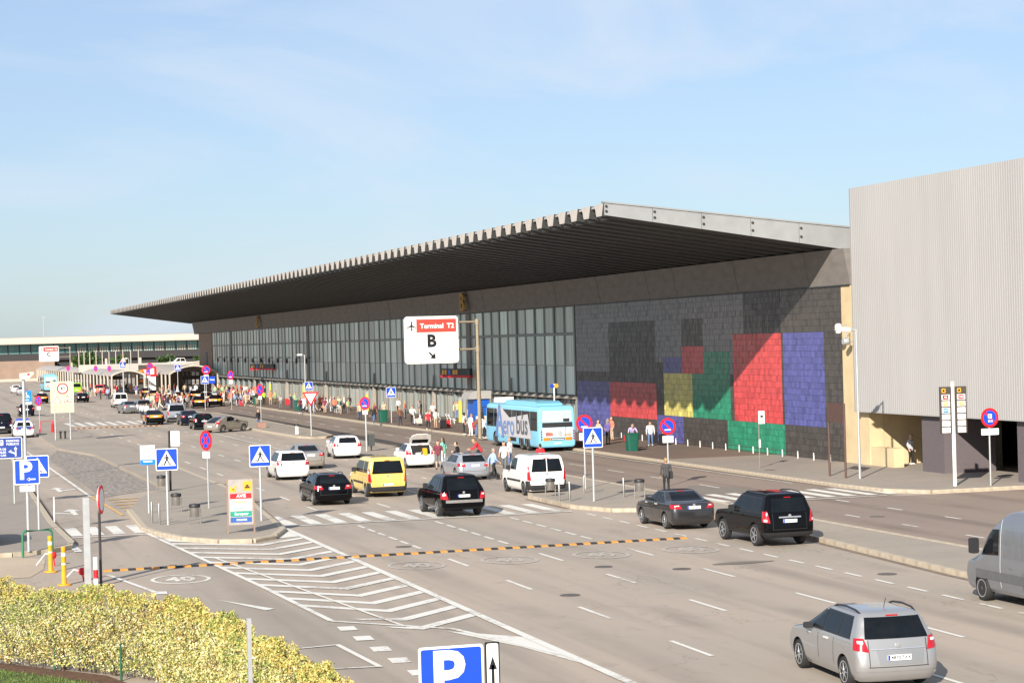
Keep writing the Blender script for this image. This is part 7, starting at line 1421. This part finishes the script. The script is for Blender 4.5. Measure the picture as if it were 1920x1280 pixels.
# ------------------------------------------------------------------ hedge in the foreground
HP = [(-9.5, 62.5), (-3.5, 56.8), (2.0, 52.0), (4.0, 49.6), (5.5, 47.4), (6.2, 44.0), (6.45, 39.5), (6.75, 36.6), (6.8, 33.0), (6.7, 29.0), (6.5, 25)]
hg = thing('flowering_hedge', 'long yellow flowering hedge climbing a wire fence in the lower left corner', 'hedge', (4, 48, 0))
HM = [M('blossom_yellow', (.61, .47, .14), .7, var=.15, scale=20), M('blossom_cream', (.68, .62, .36), .7, var=.12, scale=20), M('hedge_green', (.20, .28, .06), .65, var=.2, scale=20), M('hedge_dry', (.30, .17, .06), .8, var=.2, scale=20), M('hedge_olive', (.40, .40, .11), .7, var=.2, scale=20)]
def hedge_leaves(n, seed):
    rg = np.random.default_rng(seed); seg = [(np.array(a), np.array(b)) for a, b in zip(HP, HP[1:])]; ln = np.array([np.linalg.norm(b - a) for a, b in seg]); cum = np.concatenate([[0], np.cumsum(ln)]); Ltot = cum[-1]
    s = rg.random(n)*Ltot; k = np.clip(np.searchsorted(cum, s, 'right') - 1, 0, len(seg)-1); A = np.array([a for a, b in seg])[k]; B = np.array([b for a, b in seg])[k]; t_ = ((s - cum[k])/ln[k])[:, None]
    p = A + (B - A)*t_; d = (B - A)/ln[k][:, None]; nr = np.stack([-d[:, 1], d[:, 0]], 1)
    top = 1.82 + .10*np.sin(s*1.7) + .07*np.sin(s*4.3 + 1) + .05*np.sin(s*9.1); z = rg.random(n)**.8; hw = .34*(1 - .55*z**3) + .06*np.sin(s*3.1 + z*5) + .05*np.sin(s*8 + z*11) + .05*np.sin(s*17 + z*23) + .03*np.sin(s*31 - z*37)
    off = rg.uniform(-1, 1, n); off = np.sign(off)*np.abs(off)**.45*hw; gap = (np.sin(s*1.13 + 2)*np.sin(s*.57) > .35) & (z < .42) & (rg.random(n) < .85) & (s < 16)
    z = .12 + z*top; P = np.concatenate([p + nr*off[:, None], z[:, None]], 1); P = P[~gap]; n = len(P)
    u = rg.normal(size=(n, 3)); u /= np.linalg.norm(u, axis=1)[:, None]; w = np.cross(u, rg.normal(size=(n, 3))); w /= np.linalg.norm(w, axis=1)[:, None]; sz = (rg.uniform(.010, .026, n)*(1 + .45*np.sin(P[:, 0]*9 + P[:, 2]*13)*np.sin(P[:, 1]*11)))[:, None]
    V = np.stack([P + u*sz*1.3, P + w*sz*.75, P - u*sz*1.3, P - w*sz*.75], 1).reshape(-1, 3) - np.array([4, 48, 0]); zz = P[:, 2]; r_ = rg.random(n); patch = np.sin(P[:, 0]*2.3 + P[:, 1]*1.7)*np.sin(zz*3 + P[:, 1])
    mi = np.where(r_ < .26 + .30*(zz > 1.65), 0, np.where(r_ < .60, 1, np.where(r_ < .86, 4, 2))); mi = np.where((patch > .55) & (rg.random(n) < .3), 2, mi); mi = np.where((patch < -.72) & (rg.random(n) < .22), 3, mi)
    me = bpy.data.meshes.new('foliage'); me.vertices.add(4*n); me.vertices.foreach_set('co', V.ravel().astype(np.float32)); me.loops.add(4*n); me.loops.foreach_set('vertex_index', np.arange(4*n, dtype=np.int32)); me.polygons.add(n); me.polygons.foreach_set('loop_start', np.arange(0, 4*n, 4, dtype=np.int32))
    for q in HM: me.materials.append(q)
    me.polygons.foreach_set('material_index', mi.astype(np.int32)); me.update(calc_edges=True); return me
tag(put('foliage', hedge_leaves(420000, 4), hg), 'cream and yellow blossom with green leaves', kind='stuff')
m = MB(); rr = random.Random(9)
for k in range(260):
    i = rr.randrange(len(HP)-1); t0 = rr.random(); x = HP[i][0] + (HP[i+1][0]-HP[i][0])*t0 - 4; y = HP[i][1] + (HP[i+1][1]-HP[i][1])*t0 - 48
    m.tube([(x, y, 0), (x + rr.uniform(-.2, .2), y + rr.uniform(-.2, .2), .8), (x + rr.uniform(-.4, .4), y + rr.uniform(-.3, .3), 1.7)], [.014, .010, .005], 4)
tag(m.obj('stems', M('stem_brown', (.10, .07, .045), .9), hg), None, kind='stuff')
FG_ = M('fence_green', (.012, .085, .045), .5)
for x, y in ((-3.4, 56.2), (.2, 53.0), (3.42, 50.35), (4.75, 48.2), (6.1, 43.8), (6.3, 36)): m = MB(); m.tube([(x - 4.1, y - 48.35, 0), (x - 4.1, y - 48.35, .85)], .03, 6); m.obj('fence_post', FG_, hg)
# grass blades on the lawn
rg = np.random.default_rng(3); n = 26000; gx = rg.uniform(-1.5, 4.2, n); gy = rg.uniform(40, 54, n); keep = (gy < 51.4 - (gx - 1.6)*1.53) & (gx < 3.3 + (gy - 40)*.2); gx, gy = gx[keep], gy[keep]; n = len(gx); a = rg.uniform(0, 6.28, n); hgt = rg.uniform(.03, .08, n); dx, dy = np.cos(a)*.012, np.sin(a)*.012
V = np.stack([np.stack([gx - dx, gy - dy, np.full(n, .03)], 1), np.stack([gx + dx, gy + dy, np.full(n, .03)], 1), np.stack([gx + rg.normal(0, .02, n), gy + rg.normal(0, .02, n), .03 + hgt], 1)], 1).reshape(-1, 3)
me = bpy.data.meshes.new('grass'); me.vertices.add(3*n); me.vertices.foreach_set('co', V.ravel().astype(np.float32)); me.loops.add(3*n); me.loops.foreach_set('vertex_index', np.arange(3*n, dtype=np.int32)); me.polygons.add(n); me.polygons.foreach_set('loop_start', np.arange(0, 3*n, 3, dtype=np.int32)); me.materials.append(M('grass_blade', (.10, .15, .03), .7, var=.3, scale=1)); me.update(calc_edges=True)
tag(put('grass', me), 'short green grass blades on the lawn below the hedge', 'grass', None, 'stuff')
